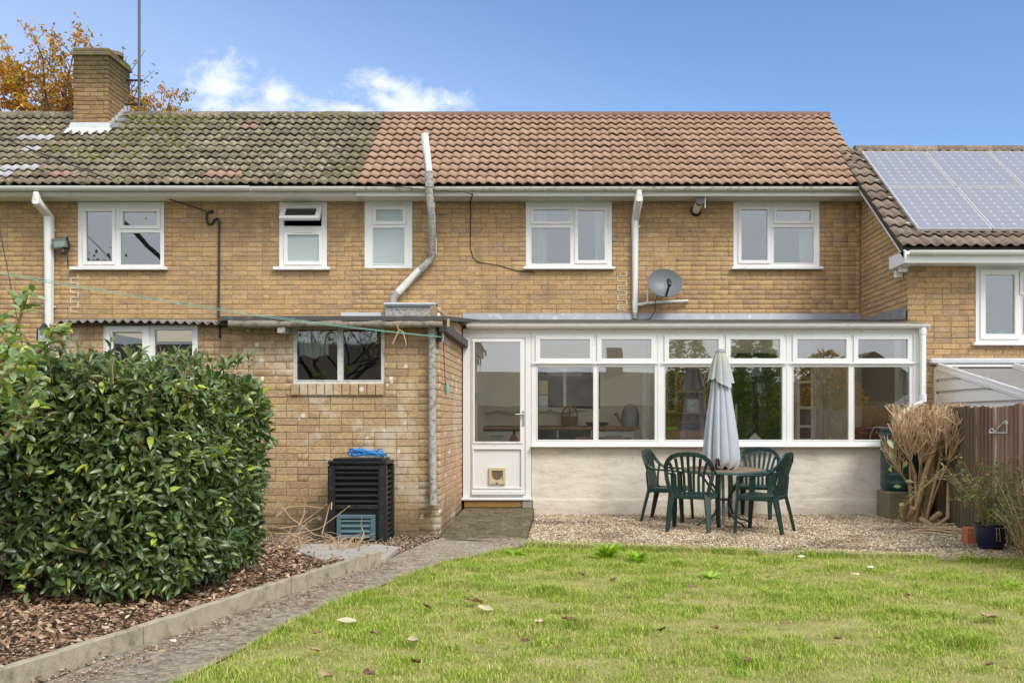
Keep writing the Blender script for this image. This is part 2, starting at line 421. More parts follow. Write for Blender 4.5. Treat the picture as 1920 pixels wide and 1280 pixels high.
m, t = newmat('cream_render'); p = t.pos()
a = t.noise(3.0, 6, .65, t.scalev(p, (1, 1, 2.2))); b2 = t.noise(14, 6, .7, p)
c = t.ramp(a, [(.30, (.61, .53, .44)), (.48, (.75, .68, .58)), (.70, (.80, .735, .64))])
c = t.mix(t.maprange(b2, .58, .72, 0, .5), c, (.55, .44, .34))
z3 = t.sep(p)[2]
c = t.mix(t.maprange(t.math('ADD', z3, t.math('MULTIPLY', t.noise(2.2, 6, .7, p), .35)), .38, .14, 0, .45), c, (.52, .42, .32))
setb(t, col=c, rough=.95, spec=.2, normal=bump(t, t.math('ADD', t.math('MULTIPLY', a, 1.0), t.math('MULTIPLY', b2, .35)), .4, .05)); M['render'] = m
def fence_mat():
    m, t = newmat('faded_red_brown_fence'); p = t.pos(); r = t.rnd()
    g = t.noise(16, 6, .65, t.scalev(p, (1, 1, .06)))
    c = t.ramp(t.math('FRACT', t.math('ADD', g, t.math('MULTIPLY', r, .3))), [(.15, (.105, .05, .042)), (.42, (.20, .095, .078)), (.62, (.29, .16, .125)), (.85, (.48, .36, .28))])
    fine = t.noise(60, 5, .7, t.scalev(p, (1, 1, .05)))
    c = t.mix(t.maprange(fine, .58, .7, 0, .7), c, (.36, .29, .22))
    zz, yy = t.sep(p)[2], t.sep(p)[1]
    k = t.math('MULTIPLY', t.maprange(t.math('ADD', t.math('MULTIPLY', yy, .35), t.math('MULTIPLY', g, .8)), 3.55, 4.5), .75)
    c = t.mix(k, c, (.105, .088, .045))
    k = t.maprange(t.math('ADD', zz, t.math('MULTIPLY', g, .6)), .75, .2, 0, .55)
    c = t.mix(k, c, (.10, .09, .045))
    setb(t, col=c, rough=.9, spec=.2, normal=bump(t, g, .6, .01)); return m
M['fence'] = fence_mat()

def leaf_mat(name, stops, rough=.45, trans=.25, spec=.5):
    m, t = newmat(name); r = t.rnd()
    c = t.ramp(r, stops); c = t.mix(1.0, c, t.ramp(t.noise(7, 3, .5, t.pos()), [(.3, .75), (.7, 1.25)]), 'MULTIPLY')
    setb(t, col=c, rough=rough, spec=spec)
    tr = t.n('ShaderNodeBsdfTranslucent', {'Color': t.mix(1.0, c, (1.5, 1.6, .6), 'MULTIPLY')})
    ms = t.n('ShaderNodeMixShader', {0: trans, 1: t.b.outputs[0], 2: tr.outputs[0]})
    t.nt.links.new(ms.outputs[0], t.o.inputs['Surface']); return m
M['laurel'] = leaf_mat('laurel_leaf', [(0, (0.056, 0.096, 0.033)), (.35, (0.099, 0.152, 0.048)), (.7, (0.157, 0.218, 0.075)), (.90, (0.258, 0.314, 0.121)), (.96, (0.426, 0.515, 0.066)), (1, (0.493, 0.582, 0.077))], .30, .2, .75)
M['apple'] = leaf_mat('pale_green_leaf', [(0, (0.175, 0.252, 0.111)), (.5, (0.300, 0.396, 0.195)), (.85, (0.425, 0.504, 0.286)), (.93, (0.575, 0.624, 0.117)), (1, (0.675, 0.672, 0.130))], .45, .3)
M['beech'] = leaf_mat('orange_autumn_leaf', [(0, (.36, .18, .03)), (.35, (.56, .26, .025)), (.65, (.64, .36, .045)), (.85, (.48, .38, .07)), (1, (.28, .22, .07))], .7, .3)
M['conifer'] = leaf_mat('conifer_green', [(0, (.14, .21, .02)), (.5, (.28, .38, .03)), (1, (.42, .5, .06))], .8, .2)
M['nandina'] = leaf_mat('light_green_leaf', [(0, (.08, .14, .03)), (.5, (.15, .22, .04)), (.8, (.26, .27, .07)), (1, (.33, .24, .10))], .5, .3)
M['weed'] = leaf_mat('bright_green_leaf', [(0, (.26, .44, .04)), (1, (.42, .60, .07))], .5, .3)
M['litter'] = leaf_mat('brown_leaf_litter', [(0, (.14, .08, .05)), (.3, (.26, .15, .09)), (.6, (.38, .235, .14)), (.82, (.50, .35, .225)), (1, (.68, .58, .44))], .8, .05, .3)
M['fallen'] = leaf_mat('brown_fallen_leaf', [(0, (.14, .08, .05)), (.5, (.24, .15, .10)), (1, (.36, .25, .17))], .8, .05, .3)
M['fallen_pale'] = leaf_mat('pale_fallen_leaf', [(0, (.62, .58, .36)), (1, (.70, .62, .44))], .7, .1, .3)

def grass_mat():
    m, t = newmat('lawn_grass'); p = t.pos(); r = t.rnd()
    c = t.ramp(r, [(0, (0.166, 0.262, 0.032)), (.4, (0.297, 0.426, 0.048)), (.7, (0.440, 0.540, 0.074)), (.88, (0.594, 0.597, 0.146)), (1, (0.760, 0.637, 0.342))])
    k = t.maprange(t.noise(2.1, 6, .65, p), .46, .60)
    c = t.mix(t.math('MULTIPLY', k, .55), c, (.56, .52, .21))
    k = t.maprange(t.noise(2.9, 4, .6, p, .5), .55, .68)
    c = t.mix(t.math('MULTIPLY', k, .6), c, (.22, .37, .025))
    setb(t, col=c, rough=.6, spec=.3)
    tr = t.n('ShaderNodeBsdfTranslucent', {'Color': t.mix(1.0, c, (1.2, 1.3, .6), 'MULTIPLY')})
    ms = t.n('ShaderNodeMixShader', {0: .25, 1: t.b.outputs[0], 2: tr.outputs[0]})
    t.nt.links.new(ms.outputs[0], t.o.inputs['Surface']); return m
M['grass'] = grass_mat()

def ground_mat(name, cols, sc=6, fine=60, b=.8):
    m, t = newmat(name); p = t.pos()
    c = t.ramp(t.noise(sc, 7, .65, p), [(.3, cols[0]), (.5, cols[1]), (.7, cols[2])])
    f = t.noise(fine, 6, .7, p); c = t.mix(1.0, c, t.ramp(f, [(.3, .65), (.7, 1.3)]), 'MULTIPLY')
    setb(t, col=c, rough=.95, spec=.2, normal=bump(t, f, b, .02)); return m
M['thatch'] = ground_mat('lawn_thatch', [(.22, .22, .05), (.38, .35, .12), (.50, .43, .20)], 3)
M['soil'] = ground_mat('dark_soil', [(.05, .036, .026), (.10, .068, .045), (.17, .12, .08)], 5)
M['land'] = ground_mat('far_grass', [(.07, .10, .03), (.10, .13, .035), (.14, .15, .05)], .6, 8, .3)
M['gravelbed'] = ground_mat('gravel_bed', [(.22, .15, .09), (.34, .25, .155), (.42, .32, .20)], 4, 50)
def pebble_mat():
    m, t = newmat('mixed_gravel'); p = t.pos(); r = t.rnd()
    c = t.ramp(r, [(0, (.24, .15, .09)), (.14, (.36, .25, .14)), (.34, (.55, .42, .25)), (.55, (.66, .54, .36)), (.72, (.44, .32, .19)), (.84, (.74, .67, .54)), (.93, (.80, .77, .70)), (.98, (.22, .17, .13)), (1, (.30, .2, .13))])
    k = t.maprange(t.noise(1.3, 6, .65, p), .47, .62, 0, .75); c = t.mix(t.math('MULTIPLY', k, t.math('GREATER_THAN', t.math('FRACT', t.math('MULTIPLY', r, 7.3)), .3)), c, (.17, .115, .075))
    setb(t, col=c, rough=.75, spec=.3); return m
M['pebble'] = pebble_mat()
m, t = newmat('bark_and_gravel_mix'); p = t.pos(); r = t.rnd()
c = t.ramp(r, [(0, (.12, .075, .05)), (.3, (.24, .15, .10)), (.55, (.36, .25, .17)), (.75, (.52, .41, .30)), (.9, (.66, .56, .44)), (1, (.30, .2, .14))])
setb(t, col=c, rough=.85, spec=.25); M['bedmix'] = m
def path_mat():
    m, t = newmat('worn_concrete_path'); p = t.pos()
    s = t.scalev(p, (1.0, 1.35, 1)); a = t.noise(8, 9, .8, s, .6); b = t.noise(1.4, 4, .6, p); f = t.noise(26, 8, .8, p)
    c = t.ramp(t.math('ADD', t.math('MULTIPLY', a, .38), t.math('MULTIPLY', f, .62)), [(.40, (.11, .083, .056)), (.495, (.35, .28, .205)), (.57, (.56, .465, .36))])
    c = t.mix(t.maprange(b, .45, .7, 0, .4), c, (.44, .385, .33))
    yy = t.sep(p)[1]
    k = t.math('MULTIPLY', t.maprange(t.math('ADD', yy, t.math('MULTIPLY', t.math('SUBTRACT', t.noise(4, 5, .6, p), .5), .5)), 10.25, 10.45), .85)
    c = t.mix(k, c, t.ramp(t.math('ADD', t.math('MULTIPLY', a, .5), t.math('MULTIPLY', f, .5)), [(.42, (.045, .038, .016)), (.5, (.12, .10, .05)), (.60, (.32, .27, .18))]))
    setb(t, col=c, rough=.95, spec=.2, normal=bump(t, t.math('ADD', f, a), .9, .02)); return m
M['path'] = path_mat()

def glass_mat(name, refl=.22, tint=(.88, .92, .90), grow=1.0):
    m, t = newmat(name)
    tr = t.n('ShaderNodeBsdfTransparent', {'Color': tint})
    g = t.n('ShaderNodeBsdfGlossy', {'Color': (.95, .97, 1.0), 'Roughness': .004})
    bmp = bump(t, t.noise(1.6, 2, .5, t.pos()), .012, .05); t.nt.links.new(bmp, g.inputs['Normal'])
    fr = t.n('ShaderNodeFresnel', {'IOR': 1.5}).outputs[0]
    k = t.math('ADD', t.math('MULTIPLY', fr, grow), refl - .04 * grow, clamp=True)
    ms = t.n('ShaderNodeMixShader', {0: k, 1: tr.outputs[0], 2: g.outputs[0]})
    t.nt.links.new(ms.outputs[0], t.o.inputs['Surface']); return m
M['glass'] = glass_mat('window_glass', .09)
M['glass_up'] = glass_mat('upstairs_glass', .15)
M['glass_cons'] = glass_mat('conservatory_glass', .15, (.98, .985, .97))
m, t = newmat('obscure_glass')
v = t.noise(70, 4, .6, t.pos(), .8)
setb(t, col=(.42, .48, .47), rough=.18, spec=.8, normal=bump(t, v, .35, .01)); M['obscure'] = m
m, t = newmat('plain_obscure_glass')
setb(t, col=(.40, .47, .46), rough=.25, spec=.8); M['obscure2'] = m
m, t = newmat('unlit_pane')
setb(t, col=(.03, .032, .033), rough=.03, spec=1.0); M['glass_unlit'] = m  # opaque near-black pane; the unlit space behind is put into its colour
m, t = newmat('curtain_cloth'); p = t.pos()
setb(t, col=(.80, .78, .71), rough=.9)
tr = t.n('ShaderNodeBsdfTranslucent', {'Color': (.8, .78, .7)}); ms = t.n('ShaderNodeMixShader', {0: .3, 1: t.b.outputs[0], 2: tr.outputs[0]})
t.nt.links.new(ms.outputs[0], t.o.inputs['Surface']); M['curtain'] = m
m, t = newmat('polycarbonate_roof'); setb(t, col=(.20, .195, .18), rough=.3, spec=.6); M['poly'] = m
m, t = newmat('faded_blue_grey_canvas'); p = t.pos()
zz = t.sep(p)[2]
c = t.mix(t.noise(9, 5, .6, p), (.385, .425, .475), (.51, .55, .60))
k = t.maprange(t.math('ADD', zz, t.math('MULTIPLY', t.noise(6, 4, .6, p), .5)), 1.75, 2.25, 0, .8)
c = t.mix(k, c, (.40, .39, .30))
setb(t, col=c, rough=.9, normal=bump(t, t.noise(240, 2, .5, p), .2, .003)); M['canvas'] = m
m, t = newmat('translucent_roof_for_light'); p = t.pos()
setb(t, col=t.mix(t.maprange(t.noise(5, 6, .7, p), .42, .6), (.15, .145, .125), (.05, .05, .035)), rough=.8)
tr = t.n('ShaderNodeBsdfTranslucent', {'Color': (.95, .94, .88)}); ms = t.n('ShaderNodeMixShader', {0: .5, 1: t.b.outputs[0], 2: tr.outputs[0]})
t.nt.links.new(ms.outputs[0], t.o.inputs['Surface']); M['light_passing_roof'] = m  # felt-looking roof made translucent so added daylight brightens the room below
m, t = newmat('solar_cells')
tc = t.n('ShaderNodeUVMap').outputs[0]
u, v2, _ = t.sep(tc)
def line(x, n, wdt):
    f = t.math('ABSOLUTE', t.math('SUBTRACT', t.math('FRACT', t.math('MULTIPLY', x, n)), .5)); return t.math('GREATER_THAN', f, .5 - wdt)
cell = t.math('MAXIMUM', line(u, 6, .022), line(v2, 10, .022))
bus = line(t.math('ADD', u, .0277), 18, .03)
corner = t.math('MULTIPLY', line(u, 6, .09), line(v2, 10, .055))
c = t.mix(t.noise(3, 2, .5, t.pos()), (.27, .275, .30), (.295, .30, .325))  # pale base colour carries part of the reflected sky
c = t.mix(t.math('MULTIPLY', bus, .3), c, (.5, .52, .55)); c = t.mix(t.math('MULTIPLY', cell, .45), c, (.52, .53, .57)); c = t.mix(corner, c, (.75, .76, .78))
setb(t, col=c, rough=.22, spec=.9); M['solar'] = m

# ------------------------------------------------------------ ground, path, beds
def sheet(name, pts, z, mat, kind='structure'):
    mb = MB(); mb.quad(*[(p[0], p[1], z) for p in pts]); o = mb.build(name, mat)
    if kind: o['kind'] = kind
    return o
sheet('ground', [(-400, -400), (400, -400), (400, 600), (-400, 600)], -.02, M['land'])

path_r = [G(*q) for q in ((-60, 1500), (60, 1400), (340, 1280), (560, 1165), (700, 1106), (830, 1057), (985, 1024))]   # lawn side
path_l = [G(*q) for q in ((-420, 1450), (85, 1283), (400, 1163), (560, 1110), (716, 1056), (770, 1030), (822, 1010))]  # bed side
RX0, RX1, RY0, RY1 = path_l[-1].x + .01, X(984, G(984, 1022).y), 10.36, YC - .02
mb = MB(); pl, pr = [Vector(q) for q in path_l], [Vector(q) for q in path_r]
pl.append(Vector((RX0, RY0, 0))); pr.append(Vector((RX1 + .02, RY0, 0)))
random.seed(3)
def lerp_poly(ps, n):
    out = []
    for i in range(len(ps) - 1):
        for k in range(n): out.append(ps[i].lerp(ps[i + 1], k / n))
    return out + [ps[-1]]
a, b = lerp_poly(pl, 4), lerp_poly(pr, 4)
for i in range(len(a) - 1):
    mb.quad(*[(q.x, q.y, .012) for q in (a[i], b[i], b[i + 1], a[i + 1])])
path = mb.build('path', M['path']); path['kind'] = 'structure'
# ramp to the door
mb = MB(); zt = .105
mb.ext([(RY0, -.02), (RY1, -.02), (RY1, zt), (RY1 - .3, zt - .004), (RY0, .02)], RX0, RX1, lambda a, b, t: (t, a, b))
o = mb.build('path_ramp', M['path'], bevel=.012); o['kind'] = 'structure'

gl = [G(982, 1026), G(1240, 1034), G(1520, 1043), G(1920, 1056)]
grav = [(RX1 + .012, YC - .01), (RX1 + .012, gl[0].y)] + [(q.x, q.y) for q in gl[1:]] + [(5.4, gl[-1].y - .1), (5.4, YC - .01)]
sheet('gravel_base', grav, .004, M['gravelbed'])
lawn = [(q.x, q.y) for q in path_r] + [(q.x, q.y) for q in gl[1:]] + [(6, gl[-1].y - .1), (6, 3.2), (path_r[0].x, 3.2)]
sheet('lawn', lawn, .002, M['thatch'])
bed = [(q.x - .02, q.y) for q in path_l] + [(RX0, YS + .05), (-9, YS + .05), (-9, 3.4), (path_l[0].x, 3.4)]
sheet('planting_bed', bed, .0, M['soil'])

def inpoly(px, py, poly):
    c = np.zeros(len(px), bool); j = len(poly) - 1
    for i in range(len(poly)):
        xi, yi = poly[i][0], poly[i][1]; xj, yj = poly[j][0], poly[j][1]
        c ^= ((yi > py) != (yj > py)) & (px < (xj - xi) * (py - yi) / (yj - yi + 1e-12) + xi); j = i
    return c
rng = np.random.default_rng(11)
def scatter(poly, n, x0, x1, y0, y1):
    p = rng.uniform((x0, y0), (x1, y1), (n, 2)); return p[inpoly(p[:, 0], p[:, 1], poly)]
def infield(p, m=120):
    px = p[:, 0] / p[:, 1] * F + CX; return p[(px > -m) & (px < 1920 + m)]

def vnoise(p, s, seed=0.0):
    return np.array([mnoise.noise((q[0] * s + seed, q[1] * s - seed, seed)) for q in p])

# lawn blades
def blades(name, p, hgt, wid, lean, mat):
    n = len(p); ang = rng.uniform(0, 2 * np.pi, n); dl = np.stack([np.cos(ang), np.sin(ang)], 1)
    sd = np.stack([-dl[:, 1], dl[:, 0]], 1); ln = lean * hgt * rng.uniform(.3, 1.5, n)
    v = np.zeros((n, 5, 3), np.float32)
    v[:, 0, :2] = p - sd * wid[:, None] / 2; v[:, 1, :2] = p + sd * wid[:, None] / 2
    mid = p + dl * (ln * .35)[:, None]
    v[:, 2, :2] = mid + sd * wid[:, None] * .38; v[:, 3, :2] = mid - sd * wid[:, None] * .38
    v[:, 2, 2] = v[:, 3, 2] = hgt * .6
    v[:, 4, :2] = p + dl * ln[:, None]; v[:, 4, 2] = hgt * rng.uniform(.8, 1.0, n)
    b = np.arange(n)[:, None] * 5
    f = np.concatenate([b + np.array([[0, 1, 2]]), b + np.array([[0, 2, 3]]), b + np.array([[3, 2, 4]])], 0)
    me = np_mesh(name, v.reshape(-1, 3), f, np.repeat(rng.random(n), 5)); me.materials.append(mat)
    o = link(name, me); o['kind'] = 'stuff'; return o
p = infield(scatter(lawn, 620000, -2.5, 5, 3.9, 9.6))
nz = vnoise(p, 1.6, 3.1) + .7 * vnoise(p, 6.5, 8.2)
keep = rng.random(len(p)) < np.clip(.6 + nz * .9, .36, 1.0)
p = p[keep]; nz = nz[keep]
hg = np.clip(.018 + .024 * nz + rng.normal(0, .010, len(p)), .006, .075)
# ragged taller fringe along the path, and tufts
edge = np.array([[q.x, q.y] for q in lerp_poly([Vector(q) for q in path_r], 40)])
tree_d = np.full(len(p), 9.0)
for i in range(0, len(edge), 3): tree_d = np.minimum(tree_d, np.hypot(p[:, 0] - edge[i, 0], p[:, 1] - edge[i, 1]))
hg += np.clip(.16 - tree_d, 0, .16) * .22
for _ in range(120):
    c = (rng.uniform(-1.2, 4.2), rng.uniform(4.9, 9.0)); dd = np.hypot(p[:, 0] - c[0], p[:, 1] - c[1]); rr = rng.uniform(.05, .2)
    hg += np.clip(1 - dd / rr, 0, 1) * rng.uniform(.02, .06)
blades('grass', p, hg, rng.uniform(.0028, .0050, len(p)), .9, M['grass'])
# grass creeping along the gravel edge
p = []
for i in range(len(gl) - 1):
    for _ in range(2600):
        q = gl[i].lerp(gl[i + 1], random.random()); p.append((q.x, q.y - abs(random.gauss(0, .07)) + .035))
p = np.array(p); keep = (vnoise(p, 1.9, 5) + .25 * rng.random(len(p))) > -.12; p = p[keep]
blades('edge_grass', p, rng.uniform(.03, .095, len(p)), rng.uniform(.003, .005, len(p)), .8, M['grass'])

# gravel
def pebbles(name, p, size, mat, z=.004):
    n = len(p)
    base = np.array([(1, 0, 0), (.3, .9, .1), (-.8, .6, 0), (-.9, -.5, .1), (.2, -1, 0), (.2, .1, .75), (-.4, -.1, .6), (0, 0, -.5)], np.float32)
    tri = np.array([(0, 1, 5), (1, 2, 5), (2, 6, 5), (2, 3, 6), (3, 4, 6), (4, 5, 6), (4, 0, 5), (1, 0, 7), (2, 1, 7), (3, 2, 7), (4, 3, 7), (0, 4, 7)])
    v = base[None] * (1 + rng.uniform(-.25, .25, (n, 8, 3))); s = size[:, None] * np.stack([rng.uniform(.7, 1.3, n), rng.uniform(.6, 1.0, n), rng.uniform(.4, .8, n)], 1)
    v = v * s[:, None]; a = rng.uniform(0, 6.28, n); tl = rng.normal(0, .35, n)
    c, q = np.cos(tl)[:, None], np.sin(tl)[:, None]; y = v[:, :, 1] * c - v[:, :, 2] * q; zz = v[:, :, 1] * q + v[:, :, 2] * c; v[:, :, 1] = y; v[:, :, 2] = zz
    c, q = np.cos(a)[:, None], np.sin(a)[:, None]; x = v[:, :, 0] * c - v[:, :, 1] * q; y = v[:, :, 0] * q + v[:, :, 1] * c; v[:, :, 0] = x; v[:, :, 1] = y
    v[:, :, :2] += p[:, None, :]; v[:, :, 2] += z + rng.uniform(0, .012, n)[:, None] + size[:, None] * .25
    f = (np.arange(n)[:, None, None] * 8 + tri[None]).reshape(-1, 3)
    me = np_mesh(name, v.reshape(-1, 3), f, np.repeat(rng.random(n), 8)); me.materials.append(mat)
    o = link(name, me); o['kind'] = 'stuff'; return o
p = infield(scatter(grav, 95000, -1, 5.4, 8.4, 13.02))
pebbles('gravel', p, rng.uniform(.008, .0185, len(p)), M['pebble'])
p = infield(scatter(bed, 52000, -5, -.9, 4.0, YS))
pebbles('bed_gravel', p, rng.uniform(.005, .015, len(p)), M['bedmix'], 0)

# grit and chips spilled on the path
p = []
for _ in range(1500):
    q = path_l[1].lerp(path_l[2], random.uniform(-.2, 1)) if random.random() < .5 else path_l[2].lerp(path_l[4], random.random()); p.append((q.x + .06 + abs(random.gauss(0, .09)), q.y + random.gauss(0, .03)))
for _ in range(500):
    k = random.random(); q = path_l[1].lerp(path_l[5], k).lerp(path_r[2].lerp(path_r[6], k), random.random()); p.append((q.x, q.y))
p = np.array(p); pebbles('path_grit', p, rng.uniform(.003, .010, len(p)), M['bedmix'], .010)
# leaves as meshes
def leaves(base, dr, nor, L, Wd, fold=.3, droop=.15, tri6=True):
    """arrays -> vertices and triangles of pointed oval leaves with a fold along the rib"""
    base, dr, nor = (np.asarray(q, np.float32) for q in (base, dr, nor)); n = len(base)
    dr = dr / (np.linalg.norm(dr, axis=1, keepdims=True) + 1e-9)
    sd = np.cross(dr, nor); sd /= (np.linalg.norm(sd, axis=1, keepdims=True) + 1e-9); nn = np.cross(sd, dr)
    L = np.broadcast_to(L, (n,))[:, None]; Wd = np.broadcast_to(Wd, (n,))[:, None]
    def pt(a, b, up): return base + dr * L * a + sd * Wd * b + nn * (abs(b) * Wd * fold * 2 + up * L)
    v = np.stack([pt(0, 0, 0), pt(.25, .42, -droop * .1), pt(.62, .42, -droop * .35), pt(1, 0, -droop), pt(.62, -.42, -droop * .35), pt(.25, -.42, -droop * .1), pt(.5, 0, -droop * .22)], 1)
    t = np.array([(0, 1, 6), (1, 2, 6), (2, 3, 6), (3, 4, 6), (4, 5, 6), (5, 0, 6)])
    f = (np.arange(n)[:, None, None] * 7 + t[None]).reshape(-1, 3)
    return v.reshape(-1, 3), f
def leaf_obj(name, base, dr, nor, L, Wd, mat, parent=None, kind=None, **k):
    v, f = leaves(base, dr, nor, L, Wd, **k)
    me = np_mesh(name, v, f, np.repeat(rng.random(len(base)), 7), smooth=True); me.materials.append(mat)
    o = link(name, me, parent)
    if kind: o['kind'] = kind
    return o
def unit(n, bias=(0, 0, 0), k=1.0):
    v = rng.normal(0, 1, (n, 3)); v /= np.linalg.norm(v, axis=1, keepdims=True); v = v * k + np.array(bias); return v / np.linalg.norm(v, axis=1, keepdims=True)
# leaf litter under the hedge
p = infield(scatter(bed, 22000, -5, -.9, 4.0, 9.6)); dens = np.clip(.25 + .9 * np.clip((-p[:, 0] - 1.7) / .6, 0, 1) * np.clip((p[:, 1] - 5.0) / .9, 0, 1) + .35 * vnoise(p, 1.3, 2), .08, 1); p = p[rng.random(len(p)) < dens]; n = len(p)
d = unit(n, (0, 0, 0)); d[:, 2] *= .25; nr = unit(n, (0, 0, 1.6))
leaf_obj('leaf_litter', np.c_[p, rng.uniform(.012, .04, n)], d, nr, rng.uniform(.026, .066, n), rng.uniform(.012, .034, n), M['litter'], kind='stuff', droop=-.12)

# timber edging boards along the bed
eg = thing('bed_edging', 'weathered pale concrete edging boards between bark bed and concrete path', 'edging', (path_l[2].x, path_l[2].y, 0))
ek = [Vector(q) for q in path_l[:5]]
for (a, b) in ((ek[0], ek[1].lerp(ek[2], .52)), (ek[1].lerp(ek[2], .53), ek[2].lerp(ek[3], .9)), (ek[2].lerp(ek[3], .92), ek[4])):
    pts = []
    for i in range(13): pts.append(a.lerp(b, i / 12))
    mb = MB()
    dd = (b - a).normalized(); sd = Vector((-dd.y, dd.x, 0)); st = [a.lerp(b, i / 12) + sd * (.028 + random.uniform(-.006, .006)) + Vector((0, 0, .055 + random.uniform(-.004, .004))) for i in range(13)]
    mb.strip(st, .052, .125, lambda i, s=sd: s)
    mb.build('edging_board', M['kerbm'], eg, bevel=.006)
# gravel edging board by the lawn
mb = MB(); mb.strip([q + Vector((0, .012, .012)) for q in lerp_poly(gl, 5)], .03, .06, lambda i: (0, 1, 0))
o = mb.build('gravel_edging', M['kerbm']); tag(o, 'low timber edging strip between gravel and lawn', 'edging')

# paving slab and brick end in front of the compost bin
mb = MB(); q = [G(552, 1030, .05), G(600, 1046, .05), G(722, 1046, .05), G(748, 1024, .05), G(700, 1019, .05), G(560, 1019, .05)]
mb.add([(v.x, v.y, .05) for v in q] + [(v.x, v.y, .0) for v in q], [(0, 1, 2, 3, 4, 5), (11, 10, 9, 8, 7, 6)] + [(i, 6 + i, 6 + (i + 1) % 6, (i + 1) % 6) for i in range(6)])
bm_o = mb.build('paving_slab', M['slab'], bevel=.006); tag(bm_o, 'pale grey paving slab lying before the black compost bin', 'slab')
c = G(700, 1049, 0); mb = MB(); mb.M = Matrix.Translation(c) @ Matrix.Rotation(.6, 4, 'Z'); mb.box(-.1, .1, -.05, .05, 0, .06)
tag(mb.build('loose_brick', M['brick'], bevel=.006), 'loose buff brick at the end of the bed edging', 'brick')


# ------------------------------------------------------------ brick walls
def brick_local(w, h, c=.004, j=.0):
    r = random.uniform
    def jj(): return r(-j, j)
    y1, yb, yf = 0.0, .022, -.004
    v = [(0, yb, 0), (w, yb, 0), (w, yb, h), (0, yb, h), (0, yf + c, 0), (w, yf + c, 0), (w, yf + c, h), (0, yf + c, h),
         (c + jj(), yf + jj(), c + jj()), (w - c + jj(), yf + jj(), c + jj()), (w - c + jj(), yf + jj(), h - c + jj()), (c + jj(), yf + jj(), h - c + jj())]
    f = [(8, 9, 10, 11), (4, 5, 9, 8), (5, 6, 10, 9), (6, 7, 11, 10), (7, 4, 8, 11), (0, 1, 5, 4), (1, 2, 6, 5), (2, 3, 7, 6), (3, 0, 4, 7)]
    return v, f

def brickwall(parent, MT, rect, holes, mat, seed, vis=None, focus=None, nobj=300, course=.075, L=.235, joint=.0065, jit=.0016, off=0.0, ch_=.005):
    """MT: wall frame (x along, -y out, z up). Bricks clipped to rect minus holes; the 300 nearest the focus as objects, the others joined."""
    rs = random.Random(seed); x0, x1, z0, z1 = rect; bricks = []
    nr = int(math.ceil((z1 - z0) / course))
    for r in range(nr):
        za, zb = z0 + r * course, min(z0 + (r + 1) * course - joint, z1)
        if zb - za < .012: continue
        edges = [x0]; u = x0 - (L / 2 if (r % 2) else 0) + off - L
        while u < x1 + L:
            ln = L
            if rs.random() < .05: ln = L * .5
            a, b = max(u, x0), min(u + ln - joint, x1); u += ln
            if b - a < .02: continue
            cuts = sorted({a, b, *[v for h in holes if h[2] < zb and h[3] > za for v in h[:2] if a < v < b]})
            for p, q in zip(cuts[:-1], cuts[1:]):
                lo, hi = za, zb
                for h in holes:
                    if h[0] < (p + q) / 2 < h[1] and h[2] < hi and h[3] > lo:
                        if h[2] - lo > hi - h[3]: hi = h[2] - .002
                        else: lo = h[3] + .002
                if q - p > .018 and hi - lo > .014: bricks.append((p, q, lo, hi))
    full = [i for i, b in enumerate(bricks) if abs(b[1] - b[0] - (L - joint)) < .001 and abs(b[3] - b[2] - (course - joint)) < .001 and (vis is None or vis((b[0] + b[1]) / 2, (b[2] + b[3]) / 2))]
    if focus is not None: full.sort(key=lambda i: math.hypot(bricks[i][0] - focus[0], bricks[i][2] - focus[1]))
    pick = set(full[:nobj])
    protos = []
    for k in range(5):
        v, f = brick_local(L - joint, course - joint, ch_, jit); me = bpy.data.meshes.new('brick'); me.from_pydata(v, [], f); me.materials.append(mat); protos.append(me)
    pl = Matrix.Translation(-parent.location) if parent.type == 'EMPTY' else Matrix()
    V, Fc, A = [], [], []
    for i, (p, q, lo, hi) in enumerate(bricks):
        dy = rs.uniform(-.0028, .0022)
        if i in pick:
            o = bpy.data.objects.new('brick', rs.choice(protos)); COL.objects.link(o); o.parent = parent
            o.matrix_parent_inverse = pl @ MT if parent.type == 'EMPTY' else MT
            o.location = (p + rs.uniform(-.002, .002), dy, lo + rs.uniform(-.0015, .0015)); o.rotation_euler = (0, rs.uniform(-.006, .006), rs.uniform(-.006, .006))
        else:
            v, f = brick_local(q - p, hi - lo, ch_, jit); b = len(V)
            V += [MT @ Vector((p + a, dy + c, lo + e)) for a, c, e in v]; Fc += [tuple(b + k for k in t) for t in f]; A += [rs.random()] * 12
    if V:
        me = np_mesh('brickwork', np.array([tuple(q) for q in V]), np.array(Fc), A); me.materials.append(mat)
        o = link('brickwork', me, parent); o['kind'] = 'stuff'
    return len(bricks)

I4 = Matrix()
def wallM(origin, facing):
    if facing == '-y': return Matrix.Translation(origin)
    a = {'+x': R(90), '-x': R(-90)}[facing]
    return Matrix.Translation(origin) @ Matrix.Rotation(a, 4, 'Z')

# ------------------------------------------------------------ windows
def rect(px0, px1, py0, py1, Y): return (X(px0, Y), X(px1, Y), Z(py1, Y), Z(py0, Y))
def grow(r, a, b=None):
    b = a if b is None else b
    return (r[0] - a, r[1] + a, r[2] - b, r[3] + b)

